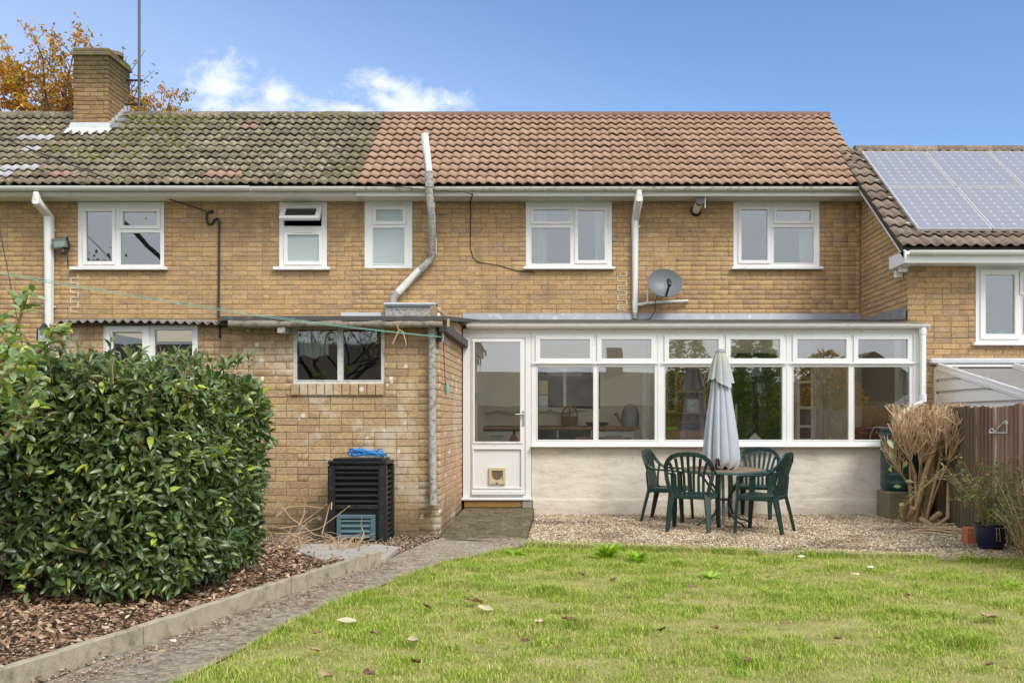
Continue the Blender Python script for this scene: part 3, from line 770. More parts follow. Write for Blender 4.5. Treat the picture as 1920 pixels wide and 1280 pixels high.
def window(parent, outer, panes, Y, mat=None, depth=.07, glass='glass', sashes=(), sill=None, proud=.012, vents=(), bead=.008):
    """frame plate with holes for the panes; sashes: raised rings round some panes; sill: (x0, x1, z0, z1)"""
    mat = mat or M['pvc']
    mb = MB(); mb.plate(outer, panes, Y - proud, Y - proud + depth); fr = mb.build('window', mat, parent)
    for i, r in enumerate(panes):
        if i in sashes:
            s = sashes[i]; mb = MB(); mb.plate((r[0] - s, r[1] + s, r[2] - s, r[3] + s), [(r[0] - .002, r[1] + .002, r[2] - .002, r[3] + .002)], Y - proud - .02, Y - proud - .001)
            sub(fr, 'sash', mb, mat, bevel=.005)
        else:
            mb = MB(); mb.plate(grow(r, bead + .004), [(r[0] - .002, r[1] + .002, r[2] - .002, r[3] + .002)], Y - proud - .007, Y - proud - .001); sub(fr, 'glazing_bead', mb, mat, bevel=.003)
        g = glass[i] if isinstance(glass, (list, tuple)) else glass
        if g:
            mb = MB(); mb.box(r[0] - .004, r[1] + .004, Y - proud + .016, Y - proud + .022, r[2] - .004, r[3] + .004); sub(fr, 'pane', mb, M[g])
    for (a, b, z) in vents:
        mb = MB(); mb.box(a, b, Y - proud - .035, Y - proud - .0005, z - .011, z + .011); sub(fr, 'trickle_vent', mb, mat, bevel=.004)
    if sill:
        mb = MB(); x0, x1, z0, z1 = sill; mb.box(x0, x1, Y - .085, Y - proud - .0015, z0, z1); sub(fr, 'sill', mb, mat, bevel=.006)
    return fr

# ------------------------------------------------------------ terrace: two houses in one plane
XB = -3.2                         # party line
XL, XR = -10.4, X(1614, YM)       # far left end, right corner
ZS = Z(378, YM)                   # soffit height at the wall
ZRF = Z(597, YM)                  # where the lean-to roofs meet the wall
W1 = rect(147, 308, 379, 501, YM); W2 = rect(524, 613, 379, 501, YM); W3 = rect(684, 773, 377, 503, YM)
W4 = rect(986, 1147, 377, 501, YM); W5 = rect(1375, 1536, 377, 501, YM)
old = thing('terraced_house', 'yellow brick terraced house with mossy grey tiled roof and brick chimney', 'house', ((XL + XB) / 2, YM, 0), 'houses of the terrace')
mid = thing('terraced_house', 'yellow brick house with newer red-brown tiled roof above the white glazed lean-to', 'house', ((XB + XR) / 2, YM, 0), 'houses of the terrace')
for hs, x0, x1, wins, seed in ((old, XL, XB, (W1, W2), 5), (mid, XB, XR, (W3, W4, W5), 6)):
    mb = MB(); mb.plate((x0, x1 - (.0 if hs is old else 0.0), 0, ZS), wins, YM + .004, YM + .12); mb.build('wall', M['mortar'], hs)
    low = [(X(86, YM), 9, -1, ZRF - .0)]
    nb = brickwall(hs, Matrix.Translation((0, YM, 0)), (x0 + (.0 if hs is old else .004), x1 - .004, ZRF - 39 * .075 if hs is old else ZRF, ZS - .004), [*wins, *(low if hs is old else [])], M['brick'], seed,
                   vis=lambda u, v: v > ZRF + .02 and u / YM * F + CX > 100, focus=((-4.6, 3.6) if hs is old else (-.4, 3.5)))
    # interior shell so that rooms show behind the glass
    mb = MB(); a, b, y0, y1, z0, z1 = x0 + .02, x1 - .02, YM + .13, YM + 3.3, 2.55, ZS + .04
    mb.quad((a, y1, z0), (b, y1, z0), (b, y1, z1), (a, y1, z1)); mb.quad((a, y0, z0), (a, y1, z0), (a, y1, z1), (a, y0, z1)); mb.quad((b, y1, z0), (b, y0, z0), (b, y0, z1), (b, y1, z1))
    mb.quad((a, y0, z0), (b, y0, z0), (b, y1, z0), (a, y1, z0)); mb.quad((a, y0, z1), (a, y1, z1), (b, y1, z1), (b, y0, z1))
    for w_ in wins[1:]:
        q = w_[0] - .35; mb.quad((q, y0, z0), (q, y1, z0), (q, y1, z1), (q, y0, z1))
    mb.build('room_wall', M['roomup'], hs)
    mb = MB(); mb.box(x0, x1, 19.9, 20.0, 0, ZS); mb.build('rear_wall', M['mortar'], hs)
mb = MB(); mb.box(XL, XL + .1, YM + .13, 19.9, 0, ZS + .1); mb.build('gable_wall', M['mortar'], old)

def px(px0, px1, py0, py1): return rect(px0, px1, py0, py1, YM)
def cill(a, b, y0, y1): return (X(a, YM), X(b, YM), Z(y1, YM), Z(y0, YM))
# upstairs windows
window(old, W1, [px(163, 211, 397, 490), px(232, 295, 398, 423), px(227, 301, 437, 496)], YM, sashes={0: .055, 1: .055}, glass='glass_up', sill=cill(134, 316, 501, 507), vents=((X(168, YM), X(206, YM), Z(392, YM)), (X(245, YM), X(280, YM), Z(392, YM))))
w2 = window(old, W2, [px(533, 603, 391, 424), px(540, 598, 441, 490)], YM, sashes={1: .06}, glass=[None, 'obscure'], sill=cill(514, 620, 501, 507), vents=((X(551, YM), X(587, YM), Z(436, YM)),))
# open top light, hung from its top edge
mb = MB(); r = px(533, 603, 389, 421); hx = (r[0] + r[1]) / 2; wd = (r[1] - r[0]) / 2 + .02; hh = .30; gh = (wd - .08, hh - .07)
mb.M = Matrix.Translation((hx, YM - .03, r[3] + .01)) @ Matrix.Rotation(R(-38), 4, 'X')
mb.plate((-wd, wd, -hh, 0), [(-wd + .075, wd - .075, -hh + .06, -.06)], -.03, .03); sa = sub(w2, 'open_sash', mb, M['pvc'], bevel=.005)
sa['label'] = 'white top sash propped open'
mb = MB(mb.M); mb.box(-wd + .075, wd - .075, -.004, .002, -hh + .06, -.06); sub(w2, 'pane', mb, M['glass_unlit'])
mb = MB(mb.M); mb.box(-.16, .16, -.05, -.031, -.035, -.018); sub(w2, 'trickle_vent', mb, M['pvc'])
window(mid, W3, [px(706, 755, 394, 415), px(700, 758, 428, 495)], YM, sashes={0: .055}, glass=['obscure', 'obscure2'])
window(mid, W4, [px(1001, 1067, 394, 415), px(997, 1069, 428, 494), px(1084, 1133, 395, 488)], YM, sashes={0: .05, 2: .055}, glass='glass_up', sill=cill(981, 1153, 501, 506))
window(mid, W5, [px(1390, 1438, 394, 488), px(1456, 1519, 395, 414), px(1451, 1525, 427, 493)], YM, sashes={0: .055, 1: .05}, glass='glass_up', sill=cill(1370, 1542, 501, 506))

# curtains
def curtain(label, px0, px1, py0, py1, Y, taper=0.0, folds=5):
    x0, x1, z0, z1 = rect(px0, px1, py0, py1, Y); mb = MB(); n = folds * 8; vs = []; fs = []
    for k, z in enumerate((z0, (z0 + z1) / 2, z1)):
        for i in range(n + 1):
            t = i / n; ww = (x1 - x0) * (1 - taper * k / 2); vs.append((x0 + ww * t, Y + .018 * math.sin(t * folds * 6.283) + .006 * math.sin(t * 31 + k), z))
    for k in range(2):
        for i in range(n): a = k * (n + 1) + i; fs.append((a, a + 1, a + n + 2, a + n + 1))
    vs2 = [(a, b + .006, c) for a, b, c in vs]; m_ = len(vs)
    mb.add(vs + vs2, fs + [tuple(m_ + q for q in reversed(f)) for f in fs])
    tag(mb.build('curtain', M['curtain'], smooth=True), label, 'curtain')
YR = YM + .24
curtain('white curtain hanging left behind the bedroom window beside the downpipe', 994, 1026, 388, 500, YR, .12, 4)
curtain('white curtain drawn to the right side of the bedroom window beside the downpipe', 1116, 1134, 388, 500, YR, .1, 3)
curtain('white curtain behind the upstairs window nearest the solar panels', 1499, 1524, 388, 500, YR, .15, 3)
# bathroom bottle and things on sills
def bottle(label, x, y, Y, h, r, mat):
    z = Z(y, Y); mb = MB(); mb.lathe((X(x, Y), Y, z), [(r, 0), (r, h * .6), (r * .45, h * .78), (r * .45, h)], 12); tag(mb.build('bottle', mat, smooth=True), label, 'bottle')

# soffits, fascias
def eave(hs, x0, x1, zbot, name='soffit'):
    mb = MB(); mb.box(x0, x1, YE + .0, YM + .1, ZS + .0, ZS + .02); mb.build('soffit', M['soffit_w'] if hs is old else M['soffit'], hs)
    mb = MB(); mb.box(x0, x1, YE - .022, YE - .002, zbot, Z(352, YE)); mb.build('fascia', M['soffit'] if hs is old else M['pvc'], hs)
eave(old, XL, XB - .02, Z(365.5, YE)); eave(mid, XB - .01, XR, Z(368, YE))

# roof: slope from the eaves to the ridge
YT, ZT = YE - .07, Z(349, YE - .07)
YRG = 17.85; ZRG = Z(217, YRG)
sl = Vector((0, YRG - YT, ZRG - ZT)); SLEN = sl.length; sl.normalize(); pitch = math.atan2(sl.z, sl.y)
def tile_mesh(name, mat, w=.30, L=.30, amp=.034, n=16):
    """double roman tile: x across, y up the slope, z out"""
    mb = MB(); top = []; 
    def prof(t):
        q = (t * 2) % 1.0
        q = q ** .75; return amp * (0.5 - 0.5 * math.cos(2 * math.pi * q)) ** 1.15
    vs = []
    for y, lift in ((0, .040), (L, .004)):
        for i in range(n + 1): t = i / n; vs.append((t * (w + .004), y, prof(t) + lift))
    for i in range(n + 1): t = i / n; vs.append((t * (w + .004), .006, prof(t) + .024))
    k = n + 1; fs = [(i, i + 1, k + i + 1, k + i) for i in range(n)] + [(2 * k + i, 2 * k + i + 1, i + 1, i) for i in range(n)] + [(2 * k, 0, k), (2 * k + n, k + n, n)]
    mb.add(vs, fs); me = mb.mesh(name, mat)
    sm = [True] * n + [False] * (n + 2); me.polygons.foreach_set('use_smooth', sm); return me
def tile_roof(hs, mats, x0, x1, y0, z0, ang, slen, rows, w=.30, special=None, skip=None, seed=1):
    rs = random.Random(seed); g = slen / rows
    protos = {k: tile_mesh('tile', m_, w, g * 1.12) for k, m_ in mats.items()}
    B = Matrix.Translation((x0, y0, z0)) @ Matrix.Rotation(ang, 4, 'X'); nc = int(round((x1 - x0) / w))
    pl = Matrix.Translation(-hs.location)
    for r in range(rows):
        for c in range(nc):
            if skip and skip(r, c): continue
            k = (special or {}).get((r, c), 'a')
            o = bpy.data.objects.new('tile', protos[k]); COL.objects.link(o); o.parent = hs; o.matrix_parent_inverse = pl @ B
            o.location = (c * w + rs.uniform(-.003, .003), r * g + rs.uniform(-.008, .008), rs.uniform(0, .006)); o.rotation_euler = (rs.uniform(-.016, .016), rs.uniform(-.01, .01), rs.uniform(-.01, .01))
    mb = MB(B); mb.box(0, x1 - x0, 0.02, slen, -.06, -.004); mb.build('roof_deck', M['dark'], hs)
    return nc
ROWS = 12; XO0 = XB - 23 * .30
def cell(pxx, pyy):
    best = None
    for r in range(ROWS):
        q = Vector((0, YT, ZT)) + sl * ((r + .5) / ROWS * SLEN); yy = HY - (q.z - HC) / q.y * F
        if best is None or abs(yy - pyy) < best[0]: best = (abs(yy - pyy), r, q.y)
    return best[1], int(math.floor((X(pxx, best[2]) - XO0) / .30))
sp = {}
for k, pts in (('p', ((460, 238), (130, 330), (105, 331), (443, 329), (420, 331), (452, 241))), ('g', ((85, 262), (60, 263), (45, 284), (20, 322), (45, 320), (70, 318), (5, 331), (-10, 331), (150, 231)))):
    for q in pts: sp[cell(*q)] = k
tile_roof(old, {'a': M['tile_old'], 'p': M['tile_pink'], 'g': M['tile_pale']}, XO0, XB, YT, ZT, pitch, SLEN, ROWS, special=sp, seed=3)
tile_roof(mid, {'a': M['tile_red']}, XB, XB + 26 * .302, YT, ZT, pitch, SLEN, ROWS, w=.302, seed=4)
XVE = XB + 26 * .302
# back slope
for hs, x0, x1, m_ in ((old, XO0, XB, M['tile_old']), (mid, XB, XVE, M['tile_red'])):
    mb = MB(); mb.add([(x0, YRG, ZRG), (x1, YRG, ZRG), (x1, 2 * YRG - YT, ZT), (x0, 2 * YRG - YT, ZT)], [(1, 0, 3, 2)]); mb.build('rear_slope', m_, hs)
# verge of the red roof
mb = MB(); mb.add([(XVE, YT, ZT - .10), (XVE, YRG, ZRG - .10), (XVE, YRG, ZRG + .03), (XVE, YT, ZT + .03), (XVE - .06, YT, ZT - .10), (XVE - .06, YRG, ZRG - .10), (XVE - .06, YRG, ZRG + .03), (XVE - .06, YT, ZT + .03)], [(0, 1, 2, 3), (7, 6, 5, 4), (0, 3, 7, 4), (3, 2, 6, 7), (1, 0, 4, 5)])
mb.build('verge', M['mortar'], mid)
mb = MB(); mb.add([(XR - .01, YM + .1, 0), (XR - .01, 19.9, 0), (XR - .01, 19.9, ZS), (XR - .01, YRG, ZRG - .12), (XR - .01, YM + .1, ZS)], [(0, 1, 2, 3, 4)]); mb.build('gable_wall', M['mortar'], mid)
# ridge tiles
def ridge(hs, x0, x1, mat, step=.45, r=.12, yy=None, zz=None, jit=.006):
    yy = YRG if yy is None else yy; zz = ZRG if zz is None else zz
    x = x0
    while x < x1 - .05:
        e = min(x + step, x1); mb = MB(); n = 8; a0 = -.15
        prof = [(r * math.cos(a), r * .75 * math.sin(a)) for a in [a0 + (math.pi - 2 * a0) * i / n for i in range(n + 1)]]
        dz = random.uniform(-jit, jit)
        mb.ext(prof, x + .003, e - .003, lambda a, b, t, dz=dz: (t, yy + a, zz + b - .02 + dz)); mb.build('ridge_tile', mat, hs, smooth=True); x = e
random.seed(8); ridge(old, XO0, XB - .0, M['tile_old']); ridge(mid, XB + .004, XVE + .01, M['ridge_red'], r=.115, jit=.002)

# gutters
def gutter(hs, x0, x1, Y, zt, mat, r=.062, step=1.0, brk=True, name='gutter', joints=()):
    n = 10; outer = [(-r * math.cos(math.pi * i / n), -r * math.sin(math.pi * i / n)) for i in range(n + 1)]; ri = r - .006
    inner = [(ri * math.cos(math.pi * i / n), -ri * math.sin(math.pi * i / n)) for i in range(n + 1)]
    mb = MB(); mb.ext(outer + inner, x0, x1, lambda a, b, t: (t, Y + a, zt + b)); g = mb.build(name, mat, hs, smooth=True)
    x = x0 + .3
    while brk and x < x1:
        mb = MB(); pr = [(-1.10 * r * math.cos(math.pi * i / n), -1.10 * r * math.sin(math.pi * i / n) + .0) for i in range(n + 1)]; pi_ = [(1.01 * r * math.cos(math.pi * i / n), -1.01 * r * math.sin(math.pi * i / n)) for i in range(n + 1)]
        mb.ext(pr + pi_, x, x + .022, lambda a, b, t: (t, Y + a, zt + b)); sub(g, 'gutter_bracket', mb, mat, smooth=True); x += step
    return g
GZ = Z(350, YE - .09); GY = YE - .09
gutter(old, XL, X(470, GY), GY, GZ, M['pvc'], .062, .93)
gutter(old, X(471, GY), XB, GY, GZ - .008, M['pvc_old'], .058, .8)
gutter(mid, XB + .002, X(1618, GY), GY, GZ - .012, M['pvc_grime'], .055, .8)
# downpipes
def pipe(hs, name, pts, r, mat, collars=(), rings=()):
    mb = MB(); mb.tube(pts, r, 12); g = mb.build(name, mat, hs, smooth=True)
    for c, d_, l in collars:
        c = Vector(c); d_ = Vector(d_).normalized(); mb = MB(); mb.tube([c - d_ * l / 2, c + d_ * l / 2], r * 1.16, 12); sub(g, 'pipe_collar', mb, mat, smooth=True)
    for c in rings:
        mb = MB(); mb.box(c[0] - r * 1.3, c[0] + r * 1.9, c[1] - r * .4, YM - .004, c[2] - .012, c[2] + .012); sub(g, 'pipe_clip', mb, mat, bevel=.003)
    return g
YPw = YM - .07
pipe(old, 'downpipe', [P(68, 360, GY), P(68, 376, GY), P(92, 406, YPw), P(92, 888, YPw)], .040, M['pvc'], [(P(68, 369, GY), (0, 0, 1), .09), (P(92, 418, YPw), (0, 0, 1), .12), (P(92, 585, YPw), (0, 0, 1), .05)], [P(92, 431, YPw), P(92, 575, YPw)])
pipe(mid, 'downpipe', [P(1198, 360, GY), P(1198, 372, GY), P(1191, 412, YPw), P(1191, 588, YPw)], .040, M['pvc'], [(P(1198, 362, GY), (0, 0, 1), .08), (P(1191, 418, YPw), (0, 0, 1), .08), (P(1191, 570, YPw), (0, 0, 1), .14)], [P(1191, 425, YPw)])
mb = MB(); mb.tube([P(1191, 586, YPw), P(1191, 598, YPw)], .042, 12); mb.build('pipe_shoe', M['asb'], mid, smooth=True)
pipe(mid, 'waste_pipe', [P(1194, 572, YPw - .01), P(1215, 568, YPw), P(1290, 564, YPw)], .024, M['pvc_old'], [(P(1199, 571, YPw), (1, 0, .05), .1), (P(1272, 565, YPw), (1, 0, .05), .04)])
pipe(mid, 'vent_stub', [P(1214, 566, YPw), P(1214, 543, YPw)], .012, M['pvc'], [(P(1214, 561, YPw), (0, 0, 1), .06)])
# soil stack through the eaves
YP2 = YM - .11
ys_, yt_ = YE - .16, YE - .14
pipe(mid, 'soil_pipe', [P(796, 251, yt_), P(804, 330, yt_), P(805, 362, ys_), P(810, 408, ys_ + .08), P(811, 482, YP2), P(800, 494, YP2), P(745, 549, YP2), P(738, 557, YP2), P(736, 570, YP2)], .055, M['asb'],
     [(P(804, 332, yt_), (0, 0, 1), .10), (P(805, 345, ys_), (0, 0, 1), .10), (P(808, 385, ys_ + .06), (0, 0, 1), .07), (P(810, 432, YP2), (0, 0, 1), .09), (P(811, 446, YP2), (0, 0, 1), .05), (P(790, 504, YP2), (-1, 0, -1), .04), (P(742, 552, YP2), (-1, 0, -1), .04)])
mb = MB(); mb.tube([P(796, 251, yt_), P(804, 322, yt_)], .0575, 12); mb.build('vent_pipe_top', M['pvc'], mid, smooth=True)
mb = MB(); mb.tube([P(790, 503, YP2), P(746, 548, YP2)], .0575, 12); mb.build('pipe_sleeve', M['pvc_old'], mid, smooth=True)
mb = MB(); mb.tube([P(812, 448, YP2), P(812, 478, YP2)], .0575, 12); mb.build('pipe_sleeve', M['pvc_old'], mid, smooth=True)
mb = MB(); mb.tube([P(795, 402, YP2 + .09), P(835, 402, YP2 + .09)], .008, 6); mb.build('pipe_bracket', M['steel'], mid)

# white mortar toothing lines
def tooth(hs, pxa, pxb, pya, n):
    h = .075; za = Z(pya, YM); mb = MB(); xa, xb = X(pxa, YM), X(pxb, YM); x = xb
    for i in range(n):
        z = za - i * h; nx = xa if x == xb else xb
        mb.box(x - .006, x + .006, YM - .013, YM, z - h, z); mb.box(min(x, nx) + .006, max(x, nx) - .006, YM - .013, YM, z - h - .005, z - h + .005); x = nx
    mb.build('pointing', M['mortar_pale'], hs)
tooth(old, 133, 147, 513, 8); tooth(mid, 1158, 1175, 509, 8)
# lead flashing where the lean-to roof meets the wall
for a, b, m_ in ((868, 1008, 0), (1008.5, 1170, 0), (1170.5, 1215, 0), (1215.5, 1400, 0), (1400.5, 1613, 0)):
    mb = MB(); x0, x1 = X(a, YM), X(b, YM); mb.quad((x0, YM - .02, Z(588, YM)), (x0, YM - .05, Z(600, YM)), (x1, YM - .05, Z(600, YM)), (x1, YM - .02, Z(588, YM))); mb.quad((x1, YM - .01, Z(587, YM)), (x1, YM - .02, Z(588, YM)), (x0, YM - .02, Z(588, YM)), (x0, YM - .01, Z(587, YM)))
    mb.build('flashing', M['lead'], mid)
mb = MB(); mb.box(X(640, YM), X(715, YM), YM - .03, YM - .012, Z(596, YM), Z(586, YM)); mb.build('flashing', M['lead_new'], mid)
# lead-topped box under the soil pipe
bx = thing('roof_box', 'low lead-topped timber box on the flat roof under the soil pipe', 'box', P(768, 592, 15.3))
x0, x1 = X(722, 15.3), X(812, 15.3); zb, zt_ = 2.62, Z(574, 15.3)
mb = MB(); mb.box(x0, x1, 15.3, YM - .03, zb, zt_); mb.build('box_side', M['felt' if 0 else 'asb'], bx, bevel=.01)
mb = MB(); mb.box(X(716, 15.26), X(819, 15.26), 15.24, YM - .03, zt_ + .002, Z(567, 15.26)); mb.build('lead_cap', M['lead_new'], bx, bevel=.025, seg=2)

# chimney on the old roof
x0, x1, y0, y1 = X(138, 17.2), X(203, 17.2), 17.2, 18.05; zt_ = Z(105, 17.2)
mb = MB(); mb.box(x0 + .01, x1 - .01, y0 + .01, y1 - .01, 5.6, zt_); ch = mb.build('chimney', M['mortar'], old)
brickwall(ch, Matrix.Translation((0, y0, 0)), (x0, x1, 6.0, zt_), [], M['brick_chim'], 21, off=.06, L=.228, focus=((x0 + x1) / 2, 6.9), jit=.003)
mt = wallM((x1, y0, 0), '+x'); brickwall(ch, mt, (.012, y1 - y0, 6.0, zt_), [], M['brick_chim'], 22, L=.228, focus=(.4, 6.9), jit=.003)
for k, (g, z0, z1) in enumerate(((.035, zt_, zt_ + .075), (.015, zt_ + .077, Z(90, 17.2)))):
    mb = MB(); mb.box(x0 - g, x1 + g, y0 - g, y1 + g, z0, z1); mb.build('cap_course', simple('mossy_capping', (.17, .125, .075), .95, .3, 12, .8, 60, dirt=((.22, .26, .02), .16, 7.0)) if k == 0 else bpy.data.materials['mossy_capping'], ch, bevel=.012)
mb = MB(); mb.lathe(((x0 + x1) / 2 + .2, (y0 + y1) / 2, Z(90, 17.2)), [(.16, 0), (.16, .06), (.14, .07), (.13, .03)], 20); mb.build('chimney_pot', simple('sooty_pot', (.22, .17, .12), .9, .2), ch, smooth=True)
# apron and stepped flashing
q0 = Vector((0, YT, ZT)); 
def onroof(y, lift=.0): return ZT + (y - YT) * math.tan(pitch) + lift
mb = MB(); mb.quad((x0 - .05, y0 - .012, onroof(y0) + .16), (x0 - .07, y0 - .03, onroof(y0) + .06), (x1 + .05, y0 - .03, onroof(y0) + .06), (x1 + .02, y0 - .012, onroof(y0) + .16))
n = 16; vs = []
for i in range(n + 1):
    t = i / n; xx = x0 - .10 + (x1 - x0 + .18) * t; vs += [(xx, y0 - .03, onroof(y0) + .062), (xx, y0 - .2 - .03 * math.sin(i * 2.1), onroof(y0 - .2) + .052 + .02 * math.sin(i * 1.6))]
mb.add(vs, [(2 * i, 2 * i + 1, 2 * i + 3, 2 * i + 2) for i in range(n)]); mb.build('lead_apron', M['lead_new'], ch)
for i in range(7):
    ya = y0 + i * .12; mb = MB(); xx = x1 + .008; mb.add([(xx, ya, onroof(ya) + .02), (xx, ya + .135, onroof(ya + .135) + .02), (xx, ya + .135, onroof(ya) + .24), (xx, ya, onroof(ya) + .18), (xx - .006, ya, onroof(ya) + .02), (xx - .006, ya + .135, onroof(ya + .135) + .02), (xx - .006, ya + .135, onroof(ya) + .24), (xx - .006, ya, onroof(ya) + .18)], [(0, 1, 2, 3), (7, 6, 5, 4), (0, 3, 7, 4), (3, 2, 6, 7), (2, 1, 5, 6)]); mb.build('step_flashing', M['lead_new'], ch)
for i in range(3):
    ya = y0 + .0 + i * .24; mb = MB(); mb.quad((x1 + .01, ya, onroof(ya) + .075), (x1 + .16, ya - .02, onroof(ya) + .075), (x1 + .16, ya + .2, onroof(ya + .2) + .07), (x1 + .01, ya + .22, onroof(ya + .22) + .07)); mb.build('lead_soaker', M['lead'], ch)
# moss cushions on the old tiles, thickest by the chimney and the ridge
random.seed(19); mb = MB()
for _ in range(520):
    if random.random() < .45: xx = x1 + .05 + abs(random.gauss(0, .8)); v_ = 1 - abs(random.gauss(0, .09))
    elif random.random() < .5: xx = x1 + random.uniform(-.2, 1.6); v_ = random.uniform(.35, .95)
    else: xx = random.uniform(XO0, XB); v_ = random.random()
    if xx > XB - .1: continue
    row = int(v_ * ROWS); vv = (row + random.choice((.02, .05, .1, .5))) / ROWS; yy = YT + (YRG - YT) * vv; zz = ZT + (ZRG - ZT) * vv
    r_ = random.uniform(.018, .05); mb.lathe((xx, yy - .01, zz + .035), [(r_, -.02), (r_ * .95, .008), (r_ * .6, .022), (r_ * .2, .028)], 6, lambda a, k, q=random.uniform(0, 6): 1 + .35 * math.sin(2 * a + q))
mb.build('moss', simple('roof_moss', (.135, .15, .028), .95, .45, 40, .8, 90), old)['kind'] = 'stuff'
# aerial mast
am = thing('aerial_mast', 'thin grey aerial pole bracketed to the brick chimney', 'aerial', (X(261, 17.9), 17.9, 6.55))
mb = MB(); mb.tube([(X(261, 17.9), 17.9, 6.5), (X(261, 17.9), 17.9, 9.2)], .026, 8); mb.build('pole', simple('weathered_steel', (.10, .10, .10), .5, .3, 20), am, smooth=True)
for yy in (151, 196):
    z = Z(yy, 17.9); mb = MB(); mb.bar((x1, 17.9, z), (X(268, 17.9), 17.9, z), .03, .03); mb.build('bracket', M['black'], am)
mb = MB(); mb.tube([(x1 + .02, 17.99, Z(150, 17.9)), (x1 - .02, 18.0, Z(180, 17.9)), (X(258, 17.9), 17.93, Z(196, 17.9))], .008, 6); mb.build('lashing_wire', M['blackrub'], am)

# ------------------------------------------------------------ outhouse (brick, flat felt roof) and the neighbour's half with a corrugated roof
XO = X(824, YS); XP = X(413, YS); XOL = X(92, YS); ZOS = Z(606, YS)
WO = rect(549, 721, 612, 719, YS); WL = rect(195, 371, 609, 715, YS)
oh = thing('outhouse', 'flat-roofed brick outhouse with peeling white window and mottled grey downpipe', 'outhouse', ((XP + XO) / 2, YS, 0))
ol = thing('outhouse', 'brick outhouse with corrugated roof and white plastic window behind the laurel hedge', 'outhouse', ((XOL + XP) / 2, YS, 0))
SILL = rect(547, 721, 719, 740, YS)
for hs, x0, x1, hole, seed in ((oh, XP, XO, [WO], 31), (ol, XOL, XP, [WL], 32)):
    mb = MB(); mb.plate((x0 + (.0 if hs is oh else .012), x1 - (.012 if hs is oh else 0), -.02, ZOS), hole, YS + .004, YS + .1); mb.build('wall', M['mortar_shed'], hs)
    hl = hole + ([(SILL[0], SILL[1], SILL[2], WO[2] + .001)] if hs is oh else [])
    brickwall(hs, Matrix.Translation((0, YS, 0)), (x0 + .003, x1 - .003, -.015, ZOS - .004), hl, M['brick_shed'], seed, joint=.0062, jit=.0018, ch_=.003,
              vis=(lambda u, v: (u / YS * F + CX) > 500 or v > 1.75) if hs is oh else (lambda u, v: v > 1.85), focus=(-2.2, .9) if hs is oh else (-4.8, 2.0))
# side wall of the outhouse facing the ramp and conservatory
mt = wallM((XO, YS, 0), '+x')
mb = MB(mt); mb.plate((.012, YM - YS - .05, -.02, 2.45), [], .004, .1); mb.build('side_wall', M['mortar_shed'], oh)
brickwall(oh, mt, (.005, YC - YS + .1, -.015, 2.44), [], brick_mat('side_brick_lit', [(0, (.56, .36, .21)), (.5, (.60, .40, .25)), (1, (.52, .33, .21))], .15, (0, .5, .6), .6), 33, joint=.006, nobj=300, vis=lambda u, v: u < 2.2 and v > .1, focus=(.9, 1.3), jit=.001)  # side brick lightened in colour for the light this face catches
mb = MB(); mb.box(XOL + .012, XOL + .1, YS + .1, YM, -.02, ZOS); mb.build('side_wall', M['mortar_shed'], ol)
mb = MB(); mb.box(XP - .04, XP + .04, YS + .101, YM, 0, ZOS - .02); mb.build('party_wall', M['dark'], oh)
# soldier sill under the old window
n = 11; w_ = (SILL[1] - SILL[0]) / n
for i in range(n):
    mb = MB(); v, f = brick_local(w_ - .008, SILL[3] - SILL[2], .006, .003); mb.M = Matrix.Translation((SILL[0] + i * w_, YS - .028 + random.uniform(-.003, .003), SILL[2] - .004)); v = [(a, b if b < .01 else .06, c) for a, b, c in v]; mb.add(v, f); mb.build('sill_brick', M['brick_shed'], oh)
# old timber window
pw = rect(556, 632, 617, 712, YS), rect(643, 714, 617, 712, YS)
fr = window(oh, WO, list(pw), YS, M['paint'], glass='glass', proud=-.012, depth=.05, bead=.006)
x0, x1, z0, z1 = rect(558, 612, 617, 668, YS + .03)
mb = MB(); n = 48; vs = []
for k, z in enumerate((z0, z0 + .08, z1)):
    for i in range(n + 1): t = i / n; vs.append((x0 + (x1 - x0) * t, YS + .10 + .014 * math.sin(t * 34) + .008 * math.sin(t * 77), z + (.02 * math.sin(t * 9) if k == 0 else 0)))
mb.add(vs + [(a, b + .004, c) for a, b, c in vs], [(k * (n + 1) + i, k * (n + 1) + i + 1, (k + 1) * (n + 1) + i + 1, (k + 1) * (n + 1) + i) for k in range(2) for i in range(n)])
tag(mb.build('net_curtain', M['curtain'], smooth=True), 'short grey net curtain inside the peeling outhouse window', 'curtain')
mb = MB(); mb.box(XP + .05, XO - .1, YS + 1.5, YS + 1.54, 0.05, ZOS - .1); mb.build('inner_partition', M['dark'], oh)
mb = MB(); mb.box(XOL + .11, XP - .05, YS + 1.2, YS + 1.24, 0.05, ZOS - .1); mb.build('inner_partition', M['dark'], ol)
window(ol, WL, [rect(213, 268, 624, 700, YS), rect(291, 361, 619, 706, YS)], YS, sashes={0: .075}, glass='glass', vents=((X(214, YS), X(266, YS), Z(620, YS)),))
